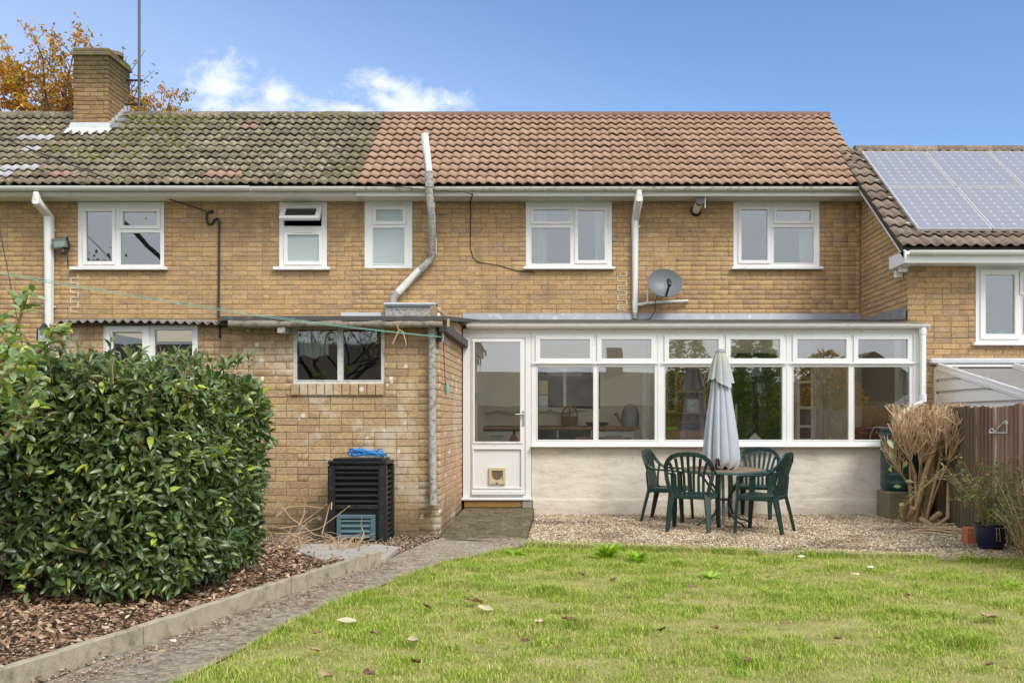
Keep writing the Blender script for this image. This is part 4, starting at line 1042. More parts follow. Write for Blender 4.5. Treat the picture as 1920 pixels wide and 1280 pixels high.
# flat roof with felt edge
ye = YS - .2; zt0, zt1 = Z(592, ye), ZRF - .03
mb = MB(); mb.add([(X(412, ye), ye, zt0), (XO + .10, ye, zt0), (XO + .10, YM - .03, zt1), (X(412, ye), YM - .03, zt1), (X(412, ye), ye, zt0 - .055), (XO + .10, ye, zt0 - .055), (XO + .10, YM - .03, zt1 - .055), (X(412, ye), YM - .03, zt1 - .055)],
                  [(0, 1, 2, 3), (7, 6, 5, 4), (4, 5, 1, 0), (5, 6, 2, 1), (6, 7, 3, 2), (7, 4, 0, 3)]); mb.build('flat_roof', M['felt'], oh, bevel=.008)
mb = MB(); mb.box(XO + .012, XO + .085, ye + .05, YC + .3, 2.17, 2.262); mb.build('side_fascia', M['felt'], oh)
mb = MB(); mb.box(X(838, ye), X(842, ye), ye + .01, ye + .05, Z(612, ye), Z(597, ye)); mb.build('fascia_end', M['wood_cut'], oh)
# rough old gutter under the felt edge
pts = [(X(a, ye), ye - .01 + random.uniform(-.004, .004), Z(608, ye) + random.uniform(-.006, .004)) for a in range(430, 838, 20)]
mb = MB(); mb.tube(pts, [.037 + random.uniform(-.007, .006) for _ in pts], 10); mb.build('gutter', M['gut_old'], oh, smooth=True)
mb = MB(); mb.box(X(521, ye), X(535, ye), ye - .02, YS - .01, Z(624, ye), Z(613, ye)); mb.build('gutter_block', M['asb'], oh)
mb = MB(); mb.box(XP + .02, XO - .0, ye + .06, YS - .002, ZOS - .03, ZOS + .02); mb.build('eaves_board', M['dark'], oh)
# downpipe
yp = YS - .075; xa = X(810, yp)
pd = [(xa, yp, Z(612, yp)), (xa + .004, yp, Z(780, yp)), (xa + .012, yp, Z(945, yp))]
mb = MB(); mb.tube(pd, .040, 12); g = mb.build('downpipe', M['asb'], oh, smooth=True)
mb = MB(); mb.tube([(xa, yp, Z(634, yp)), (xa, yp, Z(612, yp))], .051, 12); sub(g, 'pipe_socket', mb, M['asb'], smooth=True)
mb = MB(); mb.tube([(xa + .012, yp, Z(946, yp)), (xa + .012, yp, Z(938, yp))], .046, 12); sub(g, 'pipe_collar', mb, M['slab'], smooth=True)
# bits of string hanging from the gutter
mb = MB(); mb.tube([P(744, 608, ye - .06), P(748, 619, ye - .06), P(736, 645, ye - .07)], .006, 5); mb.tube([P(748, 618, ye - .06), P(756, 622, ye - .06), P(762, 648, ye - .07)], .005, 5)
tag(mb.build('string', M['strawstem'], smooth=True), 'frayed pale string hanging from the flat roof gutter', 'string')
# corrugated roof of the left half
n = 110; vs = []; x0, x1 = X(98, ye), X(412, ye) - .004
def corr(x): return .016 * math.cos(x * 2 * math.pi / .093) + .012 * math.sin(x * 2.3)
for y, z in ((ye + .05, Z(598, ye) - .02), (YM - .04, ZRF - .08)):
    for i in range(n + 1): t = x0 + (x1 - x0) * i / n; vs.append((t, y, z + corr(t)))
k = len(vs); vs += [(a, b, c - .012) for a, b, c in vs]
fs = [(i, i + 1, n + 2 + i, n + 1 + i) for i in range(n)] + [(k + i + 1, k + i, k + n + 1 + i, k + n + 2 + i) for i in range(n)] + [(k + i, k + i + 1, i + 1, i) for i in range(n)]
mb = MB(); mb.add(vs, fs); mb.build('corrugated_roof', simple('mossy_corrugated_sheet', (.26, .235, .20), .95, .3, 20, .6, dirt=((.10, .10, .04), .14, 9)), ol)
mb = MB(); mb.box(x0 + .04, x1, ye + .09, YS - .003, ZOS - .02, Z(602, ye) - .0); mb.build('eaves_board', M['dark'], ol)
mb = MB(); mb.box(XP - .012, XP + .012, YS - .012, YS - .0075, ZOS - .16, ZOS); mb.build('joint_gap', M['dark'], ol)
# old coach lamp by the left end
lm = thing('wall_lantern', 'small black wall lantern at the left end of the corrugated outhouse', 'lantern', P(82, 640, YS - .1))
mb = MB(); mb.box(X(76, YS - .1), X(90, YS - .1), YS - .15, YS - .05, Z(640, YS - .1), Z(618, YS - .1)); mb.build('lantern_glass', M['obscure2'], lm)
mb = MB(); mb.lathe((X(83, YS - .1), YS - .1, Z(618, YS - .1)), [(.065, 0), (.03, .05), (.01, .07)], 6); mb.build('lantern_cap', M['black'], lm)
for a in (75, 91):
    mb = MB(); mb.box(X(a, YS - .1) - .006, X(a, YS - .1) + .006, YS - .16, YS - .04, Z(640, YS - .1), Z(617, YS - .1)); mb.build('lantern_bar', M['black'], lm)
mb = MB(); mb.bar((X(90, YS - .1), YS - .1, Z(632, YS)), (XOL + .02, YS - .0, Z(632, YS)), .03, .03); mb.build('lantern_bracket', M['black'], lm)

# ------------------------------------------------------------ glazed lean-to
cs = thing('conservatory', 'white glazed lean-to with long row of windows, panelled door and cream rendered base', 'conservatory', (1.6, YC, 0))
def pc(a, b, c, d): return rect(a, b, c, d, YC)
ZF = Z(624, YC); ZSL = Z(834, YC); XD0, XD1 = X(868, YC) , X(996, YC); XCE = X(1722, YC)
# rendered wall
mb = MB(); mb.box(XD1 - .0, X(1655, YC) , YC + .01, YC + .14, -.02, ZSL - .01); me = mb
o = mb.build('base_wall', M['render'], cs, bevel=.012)
mb = MB(); mb.box(XD1 + .02, X(1650, YC), YC - .006, YC + .0095, -.02, .21); mb.build('render_plinth', M['render'], cs, bevel=.004)
mb = MB(); mb.box(X(1655, YC), XCE, YC + .012, YC + .14, -.02, ZSL - .012); mb.build('base_wall', M['mortar_shed'], cs)
# window row: three frames of two lower panes and two top lights
for i, (fx0, fx1, c1, c2, c3, c4, t1, t2, t3, t4) in enumerate(((996.4, 1236, 1008, 1112, 1122, 1227, 1013, 1105, 1128, 1220), (1237, 1477, 1247, 1343, 1355, 1466, 1254, 1346, 1369, 1461), (1478, 1722, 1487, 1590, 1601, 1704, 1494, 1585, 1608, 1700))):
    outer = (X(fx0, YC), X(fx1, YC) - .002, ZSL, ZF)
    panes = [pc(c1, c2, 688, 824), pc(c3, c4, 688, 824), pc(t1, t2, 637, 672), pc(t3, t4, 637, 672)]
    f_ = window(cs, outer, panes, YC, sashes={2: .062, 3: .062}, glass='glass_cons', depth=.09, proud=.02)
    mb = MB(); mb.box(X(fx0, YC) + .01, X(fx1, YC) - .012, YC - .052, YC - .041, Z(682, YC) - .004, Z(679, YC)); sub(f_, 'drip_rail', mb, M['pvc'], bevel=.003)
    if i: mb = MB(); mb.box(X(fx0, YC) - .028, X(fx0, YC) + .026, YC - .027, YC - .0205, ZSL + .002, ZF - .002); sub(f_, 'mullion_cover', mb, M['pvc'], bevel=.002)
mb = MB(); mb.box(X(996, YC) , X(1655, YC), YC - .10, YC + .02, Z(838, YC), ZSL - .002); mb.build('window_sill', M['pvc'], cs, bevel=.008)
# corner post
mb = MB(); mb.box(X(1711, YC), XCE + .0, YC - .038, YC + .09, -.02, ZF); mb.build('corner_post', M['pvc'], cs, bevel=.004)
# door
dp = pc(890, 976, 641, 828)
mb = MB(); mb.plate((XD0, XD1 + .004 - .006, Z(937, YC), ZF), [pc(883, 985, 634, 928)], YC - .02, YC + .06); fr = mb.build('door_frame', M['pvc'], cs, bevel=.004)
dl = pc(884, 984, 635, 927); pn = pc(888, 978, 841, 914)
mb = MB(); mb.plate(dl, [dp, pn], YC - .036, YC + .03); dr = mb.build('door', M['pvc'], cs, bevel=.004)
mb = MB(); mb.box(dp[0] - .003, dp[1] + .003, YC - .006, YC, dp[2] - .003, dp[3] + .003); sub(dr, 'pane', mb, M['glass_cons'])
mb = MB(); mb.box(pn[0] - .002, pn[1] + .002, YC - .018, YC + .01, pn[2] - .002, pn[3] + .002); sub(dr, 'door_panel', mb, M['pvc'])
mb = MB(); mb.plate(grow(pn, .012), [grow(pn, -.006)], YC - .046, YC - .0365); sub(dr, 'panel_moulding', mb, M['pvc'], bevel=.003)
mb = MB(); mb.plate(grow(dp, .02), [grow(dp, -.004)], YC - .048, YC - .0365); sub(dr, 'glazing_bead', mb, M['pvc'], bevel=.003)
mb = MB(); mb.box(dl[0] + .005, dl[1] - .005, YC - .062, YC - .037, Z(927, YC), Z(920, YC)); sub(dr, 'weather_bar', mb, M['pvc'], bevel=.005)
mb = MB(); mb.box(X(978.5, YC), X(983.5, YC), YC - .045, YC - .0365, Z(799, YC), Z(770, YC)); h = sub(dr, 'handle', mb, M['handle'], bevel=.004)
mb = MB(); mb.tube([P(981, 777, YC - .04), P(981, 777, YC - .09), P(966, 776.5, YC - .09)], .009, 8); sub(dr, 'lever', mb, M['handle'], smooth=True)
# cat flap
cf = pc(917, 948, 876, 907); ci = pc(922, 943, 882, 900)
mb = MB(); mb.plate(cf, [ci], YC - .05, YC - .019); sub(dr, 'cat_flap', mb, M['beige'], bevel=.004)
mb = MB(); n = 10; cx, hw = (ci[0] + ci[1]) / 2, (ci[1] - ci[0]) / 2; hh = ci[3] - ci[2]
mb.ext([(cx - hw, ci[3]), (cx - hw, ci[2])] + [(cx - hw * math.cos(math.pi * i / n), ci[2] + hh * .6 - hh * .55 * math.sin(math.pi * i / n)) for i in range(1, n)] + [(cx + hw, ci[2]), (cx + hw, ci[3] - .0)] + [(cx + hw * .92 * math.cos(math.pi * i / n), ci[2] + hh * .62 - hh * .52 * math.sin(math.pi * i / n)) for i in range(n + 1)][::1] , YC - .046, YC - .03, lambda a, b, t: (a, t, b)) if 0 else None
mb.ext([(cx - hw * .9, ci[3] - .003)] + [(cx - hw * .9 * math.cos(math.pi * i / n), ci[3] - .04 - (hh - .05) * math.sin(math.pi * i / n)) for i in range(n + 1)] + [(cx + hw * .9, ci[3] - .003)], YC - .037, YC - .031, lambda a, b, t: (a, t, b)); sub(dr, 'flap', mb, simple('smoked_flap', (.16, .125, .075), .3, .1))
mb = MB(); mb.box(ci[0] - .002, ci[1] + .002, YC - .03, YC - .0205, ci[2] - .002, ci[3] + .002); sub(dr, 'flap_backing', mb, M['beige'])
mb = MB(); mb.box(cx - .014, cx + .014, YC - .056, YC - .0505, cf[2] + .012, cf[2] + .022); sub(dr, 'flap_catch', mb, M['black'])
# doorsill and wooden step under it
mb = MB(); mb.box(XD0 - .02, XD1 + .01, YC - .085, YC - .021, Z(937, YC), Z(932, YC)); mb.build('door_sill', M['pvc'], cs, bevel=.008)
mb = MB(); mb.box(XD0 + .02, X(978, YC), YC - .055, YC - .0, Z(950, YC), Z(938, YC)); mb.build('step_board', M['mat_step'], cs, bevel=.004)
mb = MB(); mb.box(X(979, YC), XD1 + .005, YC - .07, YC - .0, .1, Z(938, YC)); mb.build('step_block', M['concrete'], cs, bevel=.01)
# head, fascia, gutter, roof
mb = MB(); mb.box(XD0, XCE, YC - .03, YC + .06, ZF + .001, Z(616, YC)); mb.build('head_board', M['pvc_old'], cs, bevel=.004)
yg = YC - .10; zg = Z(608, yg)
g = gutter(cs, X(875, yg), X(1740, yg), yg, zg, M['pvc_old'], .055, 1.15, True, 'gutter')
mb = MB(); mb.ext([(-.055, 0), (.055, 0), (.04, -.05), (-.04, -.05)], X(1740, yg), X(1742, yg), lambda a, b, t: (t, yg + a, zg + b)); sub(g, 'gutter_stop', mb, M['pvc'])
mb = MB(); y0, y1 = YC - .12, YM - .04; za, zb = Z(605, YC - .12), Z(599, YM - .04); x0, x1 = X(836, YC) , X(1733, YC - .12)
mb.add([(x0 + .13, y0, za), (x1, y0, za), (x1, YN + .0, za + (zb - za) * (YN - y0) / (y1 - y0)), (XR - .01, YN + .0, za + (zb - za) * (YN - y0) / (y1 - y0)), (XR - .01, y1, zb), (x0 + .13, y1, zb)] + [], [(0, 1, 2, 3, 4, 5)])
mb.add([(x0 + .13, y0, za - .03), (x1, y0, za - .03), (x1, y0, za), (x0 + .13, y0, za)], [(0, 1, 2, 3)])
mb.add([(x0 + .13, y0, za - .04), (x1, y0, za - .04), (x1, YN - .02, za - .04 + (zb - za) * (YN - y0) / (y1 - y0)), (XR - .01, y1, zb - .04), (x0 + .13, y1, zb - .04)], [(4, 3, 2, 1, 0)])
mb.add([(x1, y0, za), (x1, y0, za - .04), (x1, YN - .02, za - .04 + .07), (x1, YN - .02, za + .07)], [(0, 1, 2, 3)])
mb.build('roof', M['light_passing_roof'], cs)
# downpipe at the right corner: falls to the water butt
xg = X(1728, YC - .05)
pipe(cs, 'downpipe', [(xg, yg, zg - .02), (xg, yg, Z(752, yg)), (X(1690, yg), yg - .02, Z(775, yg)), (X(1684, yg), yg - .02, Z(800, yg))], .040, M['pvc'], [((xg, yg, Z(746, yg)), (0, 0, 1), .10), ((xg, yg, Z(622, yg)), (0, 0, 1), .06)])
# floor, back wall and ends inside
mb = MB(); mb.box(XO + .11, XCE - .1, YC + .145, YM - .0, .12, .2); mb.build('floor', M['cream'], cs)
mb = MB(); mb.box(XO + .11, XR, YM - .06, YM - .003, .2, ZRF - .1); mb.build('inner_wall', M['plaster_cream'], cs)
mb = MB(); mb.box(XO + .102, XO + .13, YC + .1, YM - .061, .2, 2.5); mb.build('inner_wall', M['plaster_cream'], cs)
mb = MB(); mb.box(XCE - .1, XCE - .02, YC + .145, YN + .0, -.02, 2.5); mb.build('end_wall', M['plaster_cream'], cs)
# kitchen window in the back wall, and doors into the house
yb = YM - .061
window(cs, rect(985, 1133, 668, 774, yb), [rect(993, 1056, 680, 766, yb), rect(1062, 1125, 680, 766, yb)], yb - .01, glass='glass_unlit', depth=.06)
for nm, a, b in (('inner_door', 1372, 1468),):
    mb = MB(); mb.plate(rect(a - 8, b + 8, 655, 905, yb), [rect(a, b, 662, 905, yb)], yb - .05, yb - .001); mb.build('door_frame', M['pvc_old'], cs)
    mb = MB(); mb.box(X(a, yb), X(b, yb), yb - .02, yb - .001, .2, Z(662, yb)); mb.build(nm, M['glass_unlit'], cs)
mb = MB(); mb.box(X(1377, yb), X(1381, yb), yb - .07, yb - .051, Z(797, yb), Z(757, yb)); mb.build('door_handle', M['pvc_old'], cs)
mb = MB(); a = rect(1494, 1526, 640, 905, yb - .4); cols = [(a[0], (a[0] + a[1]) / 2 - .01), ((a[0] + a[1]) / 2 + .01, a[1])]
zz = [Z(q, yb - .4) for q in (824, 799, 764, 716, 674)]
hl = [(a[0] + .045, a[1] - .045, zz[i] + .02, zz[i + 1] - .02) for i in range(4)]
mb.plate((a[0], a[1], .2, Z(645, yb - .4)), hl, yb - .4, yb - .36); fd = mb.build('glazed_door', M['pvc_old'], cs)
for h in hl:
    mb = MB(); mb.box(h[0], h[1], yb - .385, yb - .38, h[2], h[3]); sub(fd, 'pane', mb, M['glass_unlit'])
curtain('pale curtain beside the glazed inner door of the lean-to', 1526, 1548, 640, 900, yb - .42, .05, 4)
curtain('pale curtain at the right end window of the lean-to', 1686, 1702, 640, 830, YC + .2, .05, 3)
mb = MB(); mb.box(X(1204, 14.4), X(1212, 14.4), 14.36, 14.44, .2, 2.4); mb.box(X(1213.5, 14.4), X(1216, 14.4), 14.37, 14.44, .2, 2.4); mb.build('door_post', M['pvc_old'], cs)

# things inside
ct = thing('sideboard', 'long cream kitchen unit with wooden shelf and drawers inside the lean-to', 'sideboard', (X(1000, 15.2), 15.3, .2))
y0, y1 = 14.85, 15.7
mb = MB(); mb.box(X(896, y0), X(1200, y0), y0, y1, Z(805, y0), Z(799, y0)); mb.build('wooden_shelf', M['worktop'], ct)
mb = MB(); mb.box(X(898, y0), X(1140, y0), y0 + .35, y1, Z(800, y0) + .02, Z(770, y0)); mb.build('back_panel', M['cream'], ct)
mb = MB(); mb.box(X(895, y0), X(1100, y0), y0 + .33, y1 + .02, Z(769, y0), Z(765, y0)); mb.build('worktop', M['white'], ct)
for a, b in ((902, 962), (966, 1005), (1112, 1190)):
    mb = MB(); mb.box(X(a, y0), X(b, y0), y0 + .03, y1, .35, Z(808, y0)); d_ = mb.build('drawer', M['cream'], ct, bevel=.006)
    mb = MB(); mb.box(X(a + (b - a) * .3, y0), X(a + (b - a) * .7, y0), y0 + .0, y0 + .028, Z(818, y0), Z(816, y0)); sub(d_, 'drawer_pull', mb, M['zinc'])
for a in (897, 1044, 1108):
    mb = MB(); mb.box(X(a, y0), X(a + 3, y0), y0 + .01, y1 - .02, .2, Z(806, y0)); mb.build('upright', M['cream'], ct)
mb = MB(); n = 30; xx0, xx1 = X(893, y0), X(1080, y0); vs = []
for k in range(3):
    for i in range(n + 1): t = i / n; vs.append((xx0 + (xx1 - xx0) * t, y0 + .30 + (.35 if k == 0 else 0), Z(763.5, y0) + .008 - (0 if k < 2 else .07 + .02 * math.sin(t * 24) + .012 * math.sin(t * 57))))
mb.add(vs, [(k * (n + 1) + i, k * (n + 1) + i + 1, (k + 1) * (n + 1) + i + 1, (k + 1) * (n + 1) + i) for k in range(2) for i in range(n)]); tag(mb.build('table_runner', M['white']), 'white cloth draped over the cream kitchen unit indoors', 'cloth')
bk = thing('basket', 'brown wicker basket with arched handle on the wooden shelf indoors', 'basket', (X(1068, y0), y0 + .14, Z(799, y0)))
mb = MB(); mb.lathe((X(1068, y0), y0 + .16, Z(799, y0) + .002), [(.10, 0), (.125, .05), (.13, .14), (.12, .15), (.1, .13)], 20); mb.build('basket_body', M['basket'], bk, smooth=True)
mb = MB(); mb.tube([(X(1068, y0) - .12 * math.cos(t), y0 + .16, Z(799, y0) + .13 + .17 * math.sin(t)) for t in [math.pi * i / 12 for i in range(13)]], .011, 6); mb.build('handle', M['basket'], bk, smooth=True)
mb = MB(); mb.tube([(X(1068, y0), y0 + .16 - .12 * math.cos(t), Z(799, y0) + .13 + .17 * math.sin(t)) for t in [math.pi * i / 12 for i in range(13)]], .009, 6); mb.build('handle', M['basket'], bk, smooth=True)
wc = thing('watering_can', 'dull zinc watering can on the wooden shelf indoors', 'watering can', (X(1182, y0), y0 + .1, Z(799, y0)))
mb = MB(); mb.lathe((X(1183, y0), y0 + .15, Z(799, y0) + .002), [(.135, 0), (.135, .15), (.13, .16), (.125, .22), (.09, .27), (.03, .285)], 22); mb.build('can_body', M['zinc'], wc, smooth=True)
mb = MB(); mb.tube([(X(1183, y0) - .12, y0 + .15, Z(799, y0) + .05), (X(1183, y0) - .2, y0 + .15, Z(799, y0) + .16), (X(1183, y0) - .22, y0 + .15, Z(799, y0) + .2)], [.03, .02, .035], 8); mb.build('spout', M['zinc'], wc, smooth=True)
mb = MB(); mb.tube([(X(1183, y0) - .09 + .11 * math.cos(t) + .09, y0 + .15, Z(799, y0) + .2 + .13 * math.sin(t)) for t in [math.pi * i / 10 for i in range(11)]], .009, 6); mb.build('handle', M['zinc'], wc, smooth=True)
for i, xx in enumerate((1108, 1132)):
    mb = MB(); mb.lathe((X(xx, y0), y0 + .1, Z(799, y0) + .002), [(.05, 0), (.075, .05), (.07, .06), (.05, .03)], 14); tag(mb.build('small_pot', M['black'], smooth=True), ('small dark pot on the shelf right beside the wicker basket', 'small dark pot on the shelf nearer the watering can')[i], 'pot')
mb = MB(); mb.box(X(1010, YC + .12), X(1027, YC + .12), YC + .12, YC + .13, Z(739, YC + .12), Z(713, YC + .12)); tag(mb.build('wall_plaque', M['sign']), 'gold patterned panel hanging inside the first window, upper one', 'plaque')
mb = MB(); mb.box(X(1010, YC + .12), X(1027, YC + .12), YC + .12, YC + .13, Z(767, YC + .12), Z(741, YC + .12)); tag(mb.build('wall_plaque', M['sign2']), 'pale speckled panel hanging inside the first window, lower one', 'plaque')
mb = MB(); c_ = P(963, 825, YC + .5); mb.lathe((c_.x, c_.y, c_.z - .1), [(.03, 0), (.055, .04), (.055, .12), (.03, .17), (.01, .18)], 14); tag(mb.build('orange_jar', M['terracotta'], smooth=True), 'rounded orange jar low behind the door glass', 'jar')
mb = MB(); mb.box(X(1080, YC + .4), X(1185, YC + .4), YC + .35, YC + .75, Z(822, YC + .4) - .03, Z(820, YC + .4)); tag(mb.build('wooden_tray', M['worktop'], bevel=.01), 'low wooden tray standing inside the sill of the second window', 'tray')
# dresser with clock
ds = thing('dresser', 'brown wooden dresser with glazed cupboards behind the parasol', 'dresser', (X(1290, 15.2), 15.3, .2))
y0 = 15.1; y1 = 15.7
mb = MB(); mb.box(X(1246, y0), X(1345, y0), y0, y1, .2, Z(806, y0)); mb.build('cupboard_base', M['oak'], ds)
for a, b in ((1248, 1288), (1290, 1343)):
    mb = MB(); mb.box(X(a, y0), X(b, y0), y0 - .02, y0 - .001, Z(822, y0), Z(809, y0)); mb.build('drawer', M['worktop'], ds, bevel=.004)
mb = MB(); mb.box(X(1246, y0), X(1345, y0), y1 - .04, y1, Z(806, y0), Z(690, y0)); mb.build('back_board', M['oak'], ds)
for yy in (806, 776, 735, 690):
    mb = MB(); mb.box(X(1246, y0), X(1345, y0), y0 + .2, y1 - .041, Z(yy, y0), Z(yy - 3, y0)); mb.build('shelf', M['oak'], ds)
for a, b in ((1247, 1270), (1318, 1344)):
    r = rect(a, b, 692, 774, y0 + .2); mb = MB(); mb.plate(r, [grow(r, -.045)], y0 + .17, y0 + .199); dd = mb.build('cupboard_door', M['oak'], ds)
    mb = MB(); mb.box(r[0] + .04, r[1] - .04, y0 + .18, y0 + .185, r[2] + .04, r[3] - .04); sub(dd, 'pane', mb, M['glass_unlit'])
ck = thing('clock', 'small pale faced clock standing on a dresser shelf', 'clock', P(1300, 776, y0 + .3))
mb = MB(); c_ = P(1300, 762, y0 + .3); mb.box(c_.x - .10, c_.x + .10, c_.y - .0, c_.y + .06, Z(775.5, y0 + .3), c_.z + .12); mb.build('clock_case', M['cream'], ck, bevel=.02)
mb = MB(); mb.ext([(.085 * math.cos(i * .3142), .085 * math.sin(i * .3142)) for i in range(20)], c_.y - .012, c_.y - .001, lambda a, b, t: (c_.x + a, t, c_.z + b)); mb.build('clock_dial', M['clock'], ck)
for dx_, dz_ in ((.03, .05), (-.045, .012)):
    mb = MB(); mb.bar((c_.x, c_.y - .016, c_.z), (c_.x + dx_, c_.y - .016, c_.z + dz_), .008, .004, (0, 1, 0)); mb.build('clock_hand', M['black'], ck)
mb = MB(); c_ = P(1295, 806, y0 + .02); mb.box(c_.x - .14, c_.x + .14, c_.y, c_.y + .12, c_.z + .003, c_.z + .10); tag(mb.build('radio', M['black'], bevel=.01), 'black radio on the dresser top below the clock', 'radio')
mb = MB(); c_ = P(1256, 805, y0 + .02); mb.box(c_.x - .08, c_.x + .1, c_.y, c_.y + .1, c_.z + .002, c_.z + .05); tag(mb.build('green_box', M['weed']), 'flat green box on the dresser top left of the radio', 'box')
# red chair with cane arm
rc = thing('armchair', 'burgundy chair with curled cane arm at the right end of the lean-to', 'chair', (X(1630, 14), 14, .2))
mb = MB(); mb.M = Matrix.Translation(P(1626, 812, 13.9)) @ Matrix.Rotation(-.12, 4, 'Y'); mb.box(-.18, .16, -.06, .06, -.45, .1); mb.build('chair_back', M['burg'], rc, bevel=.03, seg=2)
mb = MB(); c_ = P(1646, 808, 13.7)
mb.tube([(c_.x + (.07 - .0065 * i) * math.cos(2.6 - i * .75), c_.y, c_.z + (.07 - .0065 * i) * math.sin(2.6 - i * .75)) for i in range(10)][::-1] + [(c_.x - .10, c_.y, c_.z - .05), (c_.x - .12, c_.y, c_.z - .45)], .011, 6); mb.build('cane_arm', M['cane'], rc, smooth=True)
mb = MB(); mb.box(c_.x - .45, c_.x - .12, 13.6, 14.0, .5, .6); mb.build('chair_seat', M['burg'], rc, bevel=.03)
for a in (-.43, -.15):
    for b in (13.64, 13.95):
        mb = MB(); mb.box(c_.x + a, c_.x + a + .04, b, b + .04, .2, .499); mb.build('leg', M['oak'], rc)
# shell on the sill
mb = MB(); c_ = P(1416, 824, YC + .10); mb.M = Matrix.Translation(c_); n = 26; vs = [(0, 0, .085)]; 
mb.lathe((0, 0, 0), [(.07, 0), (.06, .025), (.035, .05), (.012, .085)], 18, lambda a, k: 1 + .35 * math.sin(5 * a + .4) * (1 - k * .2))
tag(mb.build('sea_shell', M['shellm']), 'spiky white sea shell on the inner window sill', 'shell')

# ------------------------------------------------------------ neighbour's house (projects towards the garden, lower eaves)
nh = thing('neighbour_house', 'projecting yellow brick house on the right with solar panels on its dark tiled roof', 'house', (7.5, YN, 0))
XN0, XN1 = XR, 11.0
ZNS = Z(499, YN)
WN = rect(1829, 2000, 497, 642, YN)
mb = MB(); mb.plate((XN0 + .012, XN1, 0, ZNS + .02), [WN], YN + .004, YN + .12); mb.build('wall', M['mortar'], nh)
brickwall(nh, Matrix.Translation((0, YN, 0)), (XN0 + .002, XN1, ZNS - 2.02, ZNS), [WN], M['brick'], 41, vis=lambda u, v: u < 6.4 and v > 1.5, focus=(5.3, 2.4))
YNE = YN - .36; ZNE = Z(466, YNE)
nsl = math.atan2(Z(278, 16.55) - .03 - ZNE, 16.55 - YNE); 
def nroof(y): return ZNE + (y - YNE) * math.tan(nsl)
# side wall up to the sloping verge
mt = wallM((XN0, YM, 0), '-x')       # x runs from the main wall towards the garden
Ls = YM - YN
mb = MB(); mb.add([(XN0 + .006, YM, 0), (XN0 + .006, YN, 0), (XN0 + .006, YN, nroof(YN) - .12), (XN0 + .006, YM, nroof(YM) - .12)], [(3, 2, 1, 0)]); mb.add([(XN0 + .1, YM, 0), (XN0 + .1, YN + .13, 0), (XN0 + .1, YN + .13, nroof(YN) - .12), (XN0 + .1, YM, nroof(YM) - .12)], [(0, 1, 2, 3)]); mb.build('side_wall', M['mortar'], nh)
zc = ZNS - 2.02; steps = []
ztop = nroof(YM) - .12
for k in range(14):
    y0_, y1_ = YM - Ls * k / 14, YM - Ls * (k + 1) / 14
    steps.append((YM - y0_, YM - y1_, nroof((y0_ + y1_) / 2) - .13, 9))
brickwall(nh, mt, (.012, Ls - .003, ZRF - .12, ztop), steps, M['brick'], 42, nobj=300, focus=(1.0, 3.2), jit=.003)
def pn_(a, b, c, d): return rect(a, b, c, d, YN)
window(nh, WN, [pn_(1847, 1901, 516, 626), pn_(1917, 1990, 516, 545), pn_(1917, 1990, 557, 626)], YN, sashes={0: .075, 1: .06}, glass='glass_up', sill=(X(1822, YN), X(2010, YN), Z(648, YN), Z(642, YN)), vents=((X(1855, YN), X(1895, YN), Z(508, YN)),))
mb = MB(); mb.quad((XN0 + .12, YN + 3, .3), (XN1, YN + 3, .3), (XN1, YN + 3, ZNS), (XN0 + .12, YN + 3, ZNS)); mb.quad((XN0 + .12, YN + .13, 1.4), (XN1, YN + .13, 1.4), (XN1, YN + 3, 1.4), (XN0 + .12, YN + 3, 1.4)); mb.quad((XN0 + .12, YN + .13, ZNS), (XN0 + .12, YN + 3, ZNS), (XN1, YN + 3, ZNS), (XN1, YN + .13, ZNS)); mb.build('room_wall', M['roomup'], nh)
mb = MB(); mb.box(X(1868, YN + .15), X(1882, YN + .15), YN + .13, YN + .25, Z(626, YN) - .01, Z(617, YN)); tag(mb.build('blue_box', simple('light_blue_card', (.25, .48, .62), .6)), 'small light blue box on the neighbour window sill', 'box')
mb = MB(); mb.box(X(1834, YN + .3), X(1858, YN + .3), YN + .35, YN + .40, Z(640, YN), Z(505, YN))
# eaves
mb = MB(); n_b = 0
mb.box(X(1697, YNE), XN1, YNE - .02, YNE + .004, Z(493, YNE), Z(474, YNE)); mb.build('fascia', M['pvc'], nh)
xs0 = X(1697, YNE); 
for i in range(40):
    x0 = xs0 + i * .15; mb = MB(); mb.box(x0 + .002, x0 + .148, YNE + .006, YN + .0, ZNS + .0, ZNS + .012); mb.build('soffit_board', M['pvc'], nh)
    if x0 > 6.8: break
gutter(nh, X(1700, YNE), XN1, YNE - .075, Z(470, YNE - .07), M['pvc'], .055, 1.0)
# box end and barge board
XV = 4.47
q = [(YNE - .10 - .02, Z(470, YNE)), (YNE - .12, Z(493, YNE)), (YNE + .55, Z(493, YNE) - .01), (YNE + .55, Z(478, YNE) + .10)]
mb = MB(); mb.add([(XV - .0, YNE - .03, Z(493, YNE)), (XV - .0, YNE + .62, Z(493, YNE)), (XV - .0, YNE + .62, Z(493, YNE) + .17), (XV - .0, YNE - .03, Z(473, YNE) + .02), (XV + .025, YNE - .03, Z(493, YNE)), (XV + .025, YNE + .62, Z(493, YNE)), (XV + .025, YNE + .62, Z(493, YNE) + .17), (XV + .025, YNE - .03, Z(473, YNE) + .02)], [(0, 3, 2, 1), (4, 5, 6, 7), (0, 1, 5, 4), (1, 2, 6, 5), (2, 3, 7, 6), (3, 0, 4, 7)]); mb.build('eaves_box', M['pvc'], nh)
mb = MB(); mb.box(XV + .026, xs0 + .02, YNE - .028, YNE - .004, Z(493, YNE), Z(473, YNE)); mb.build('eaves_box', M['pvc'], nh)
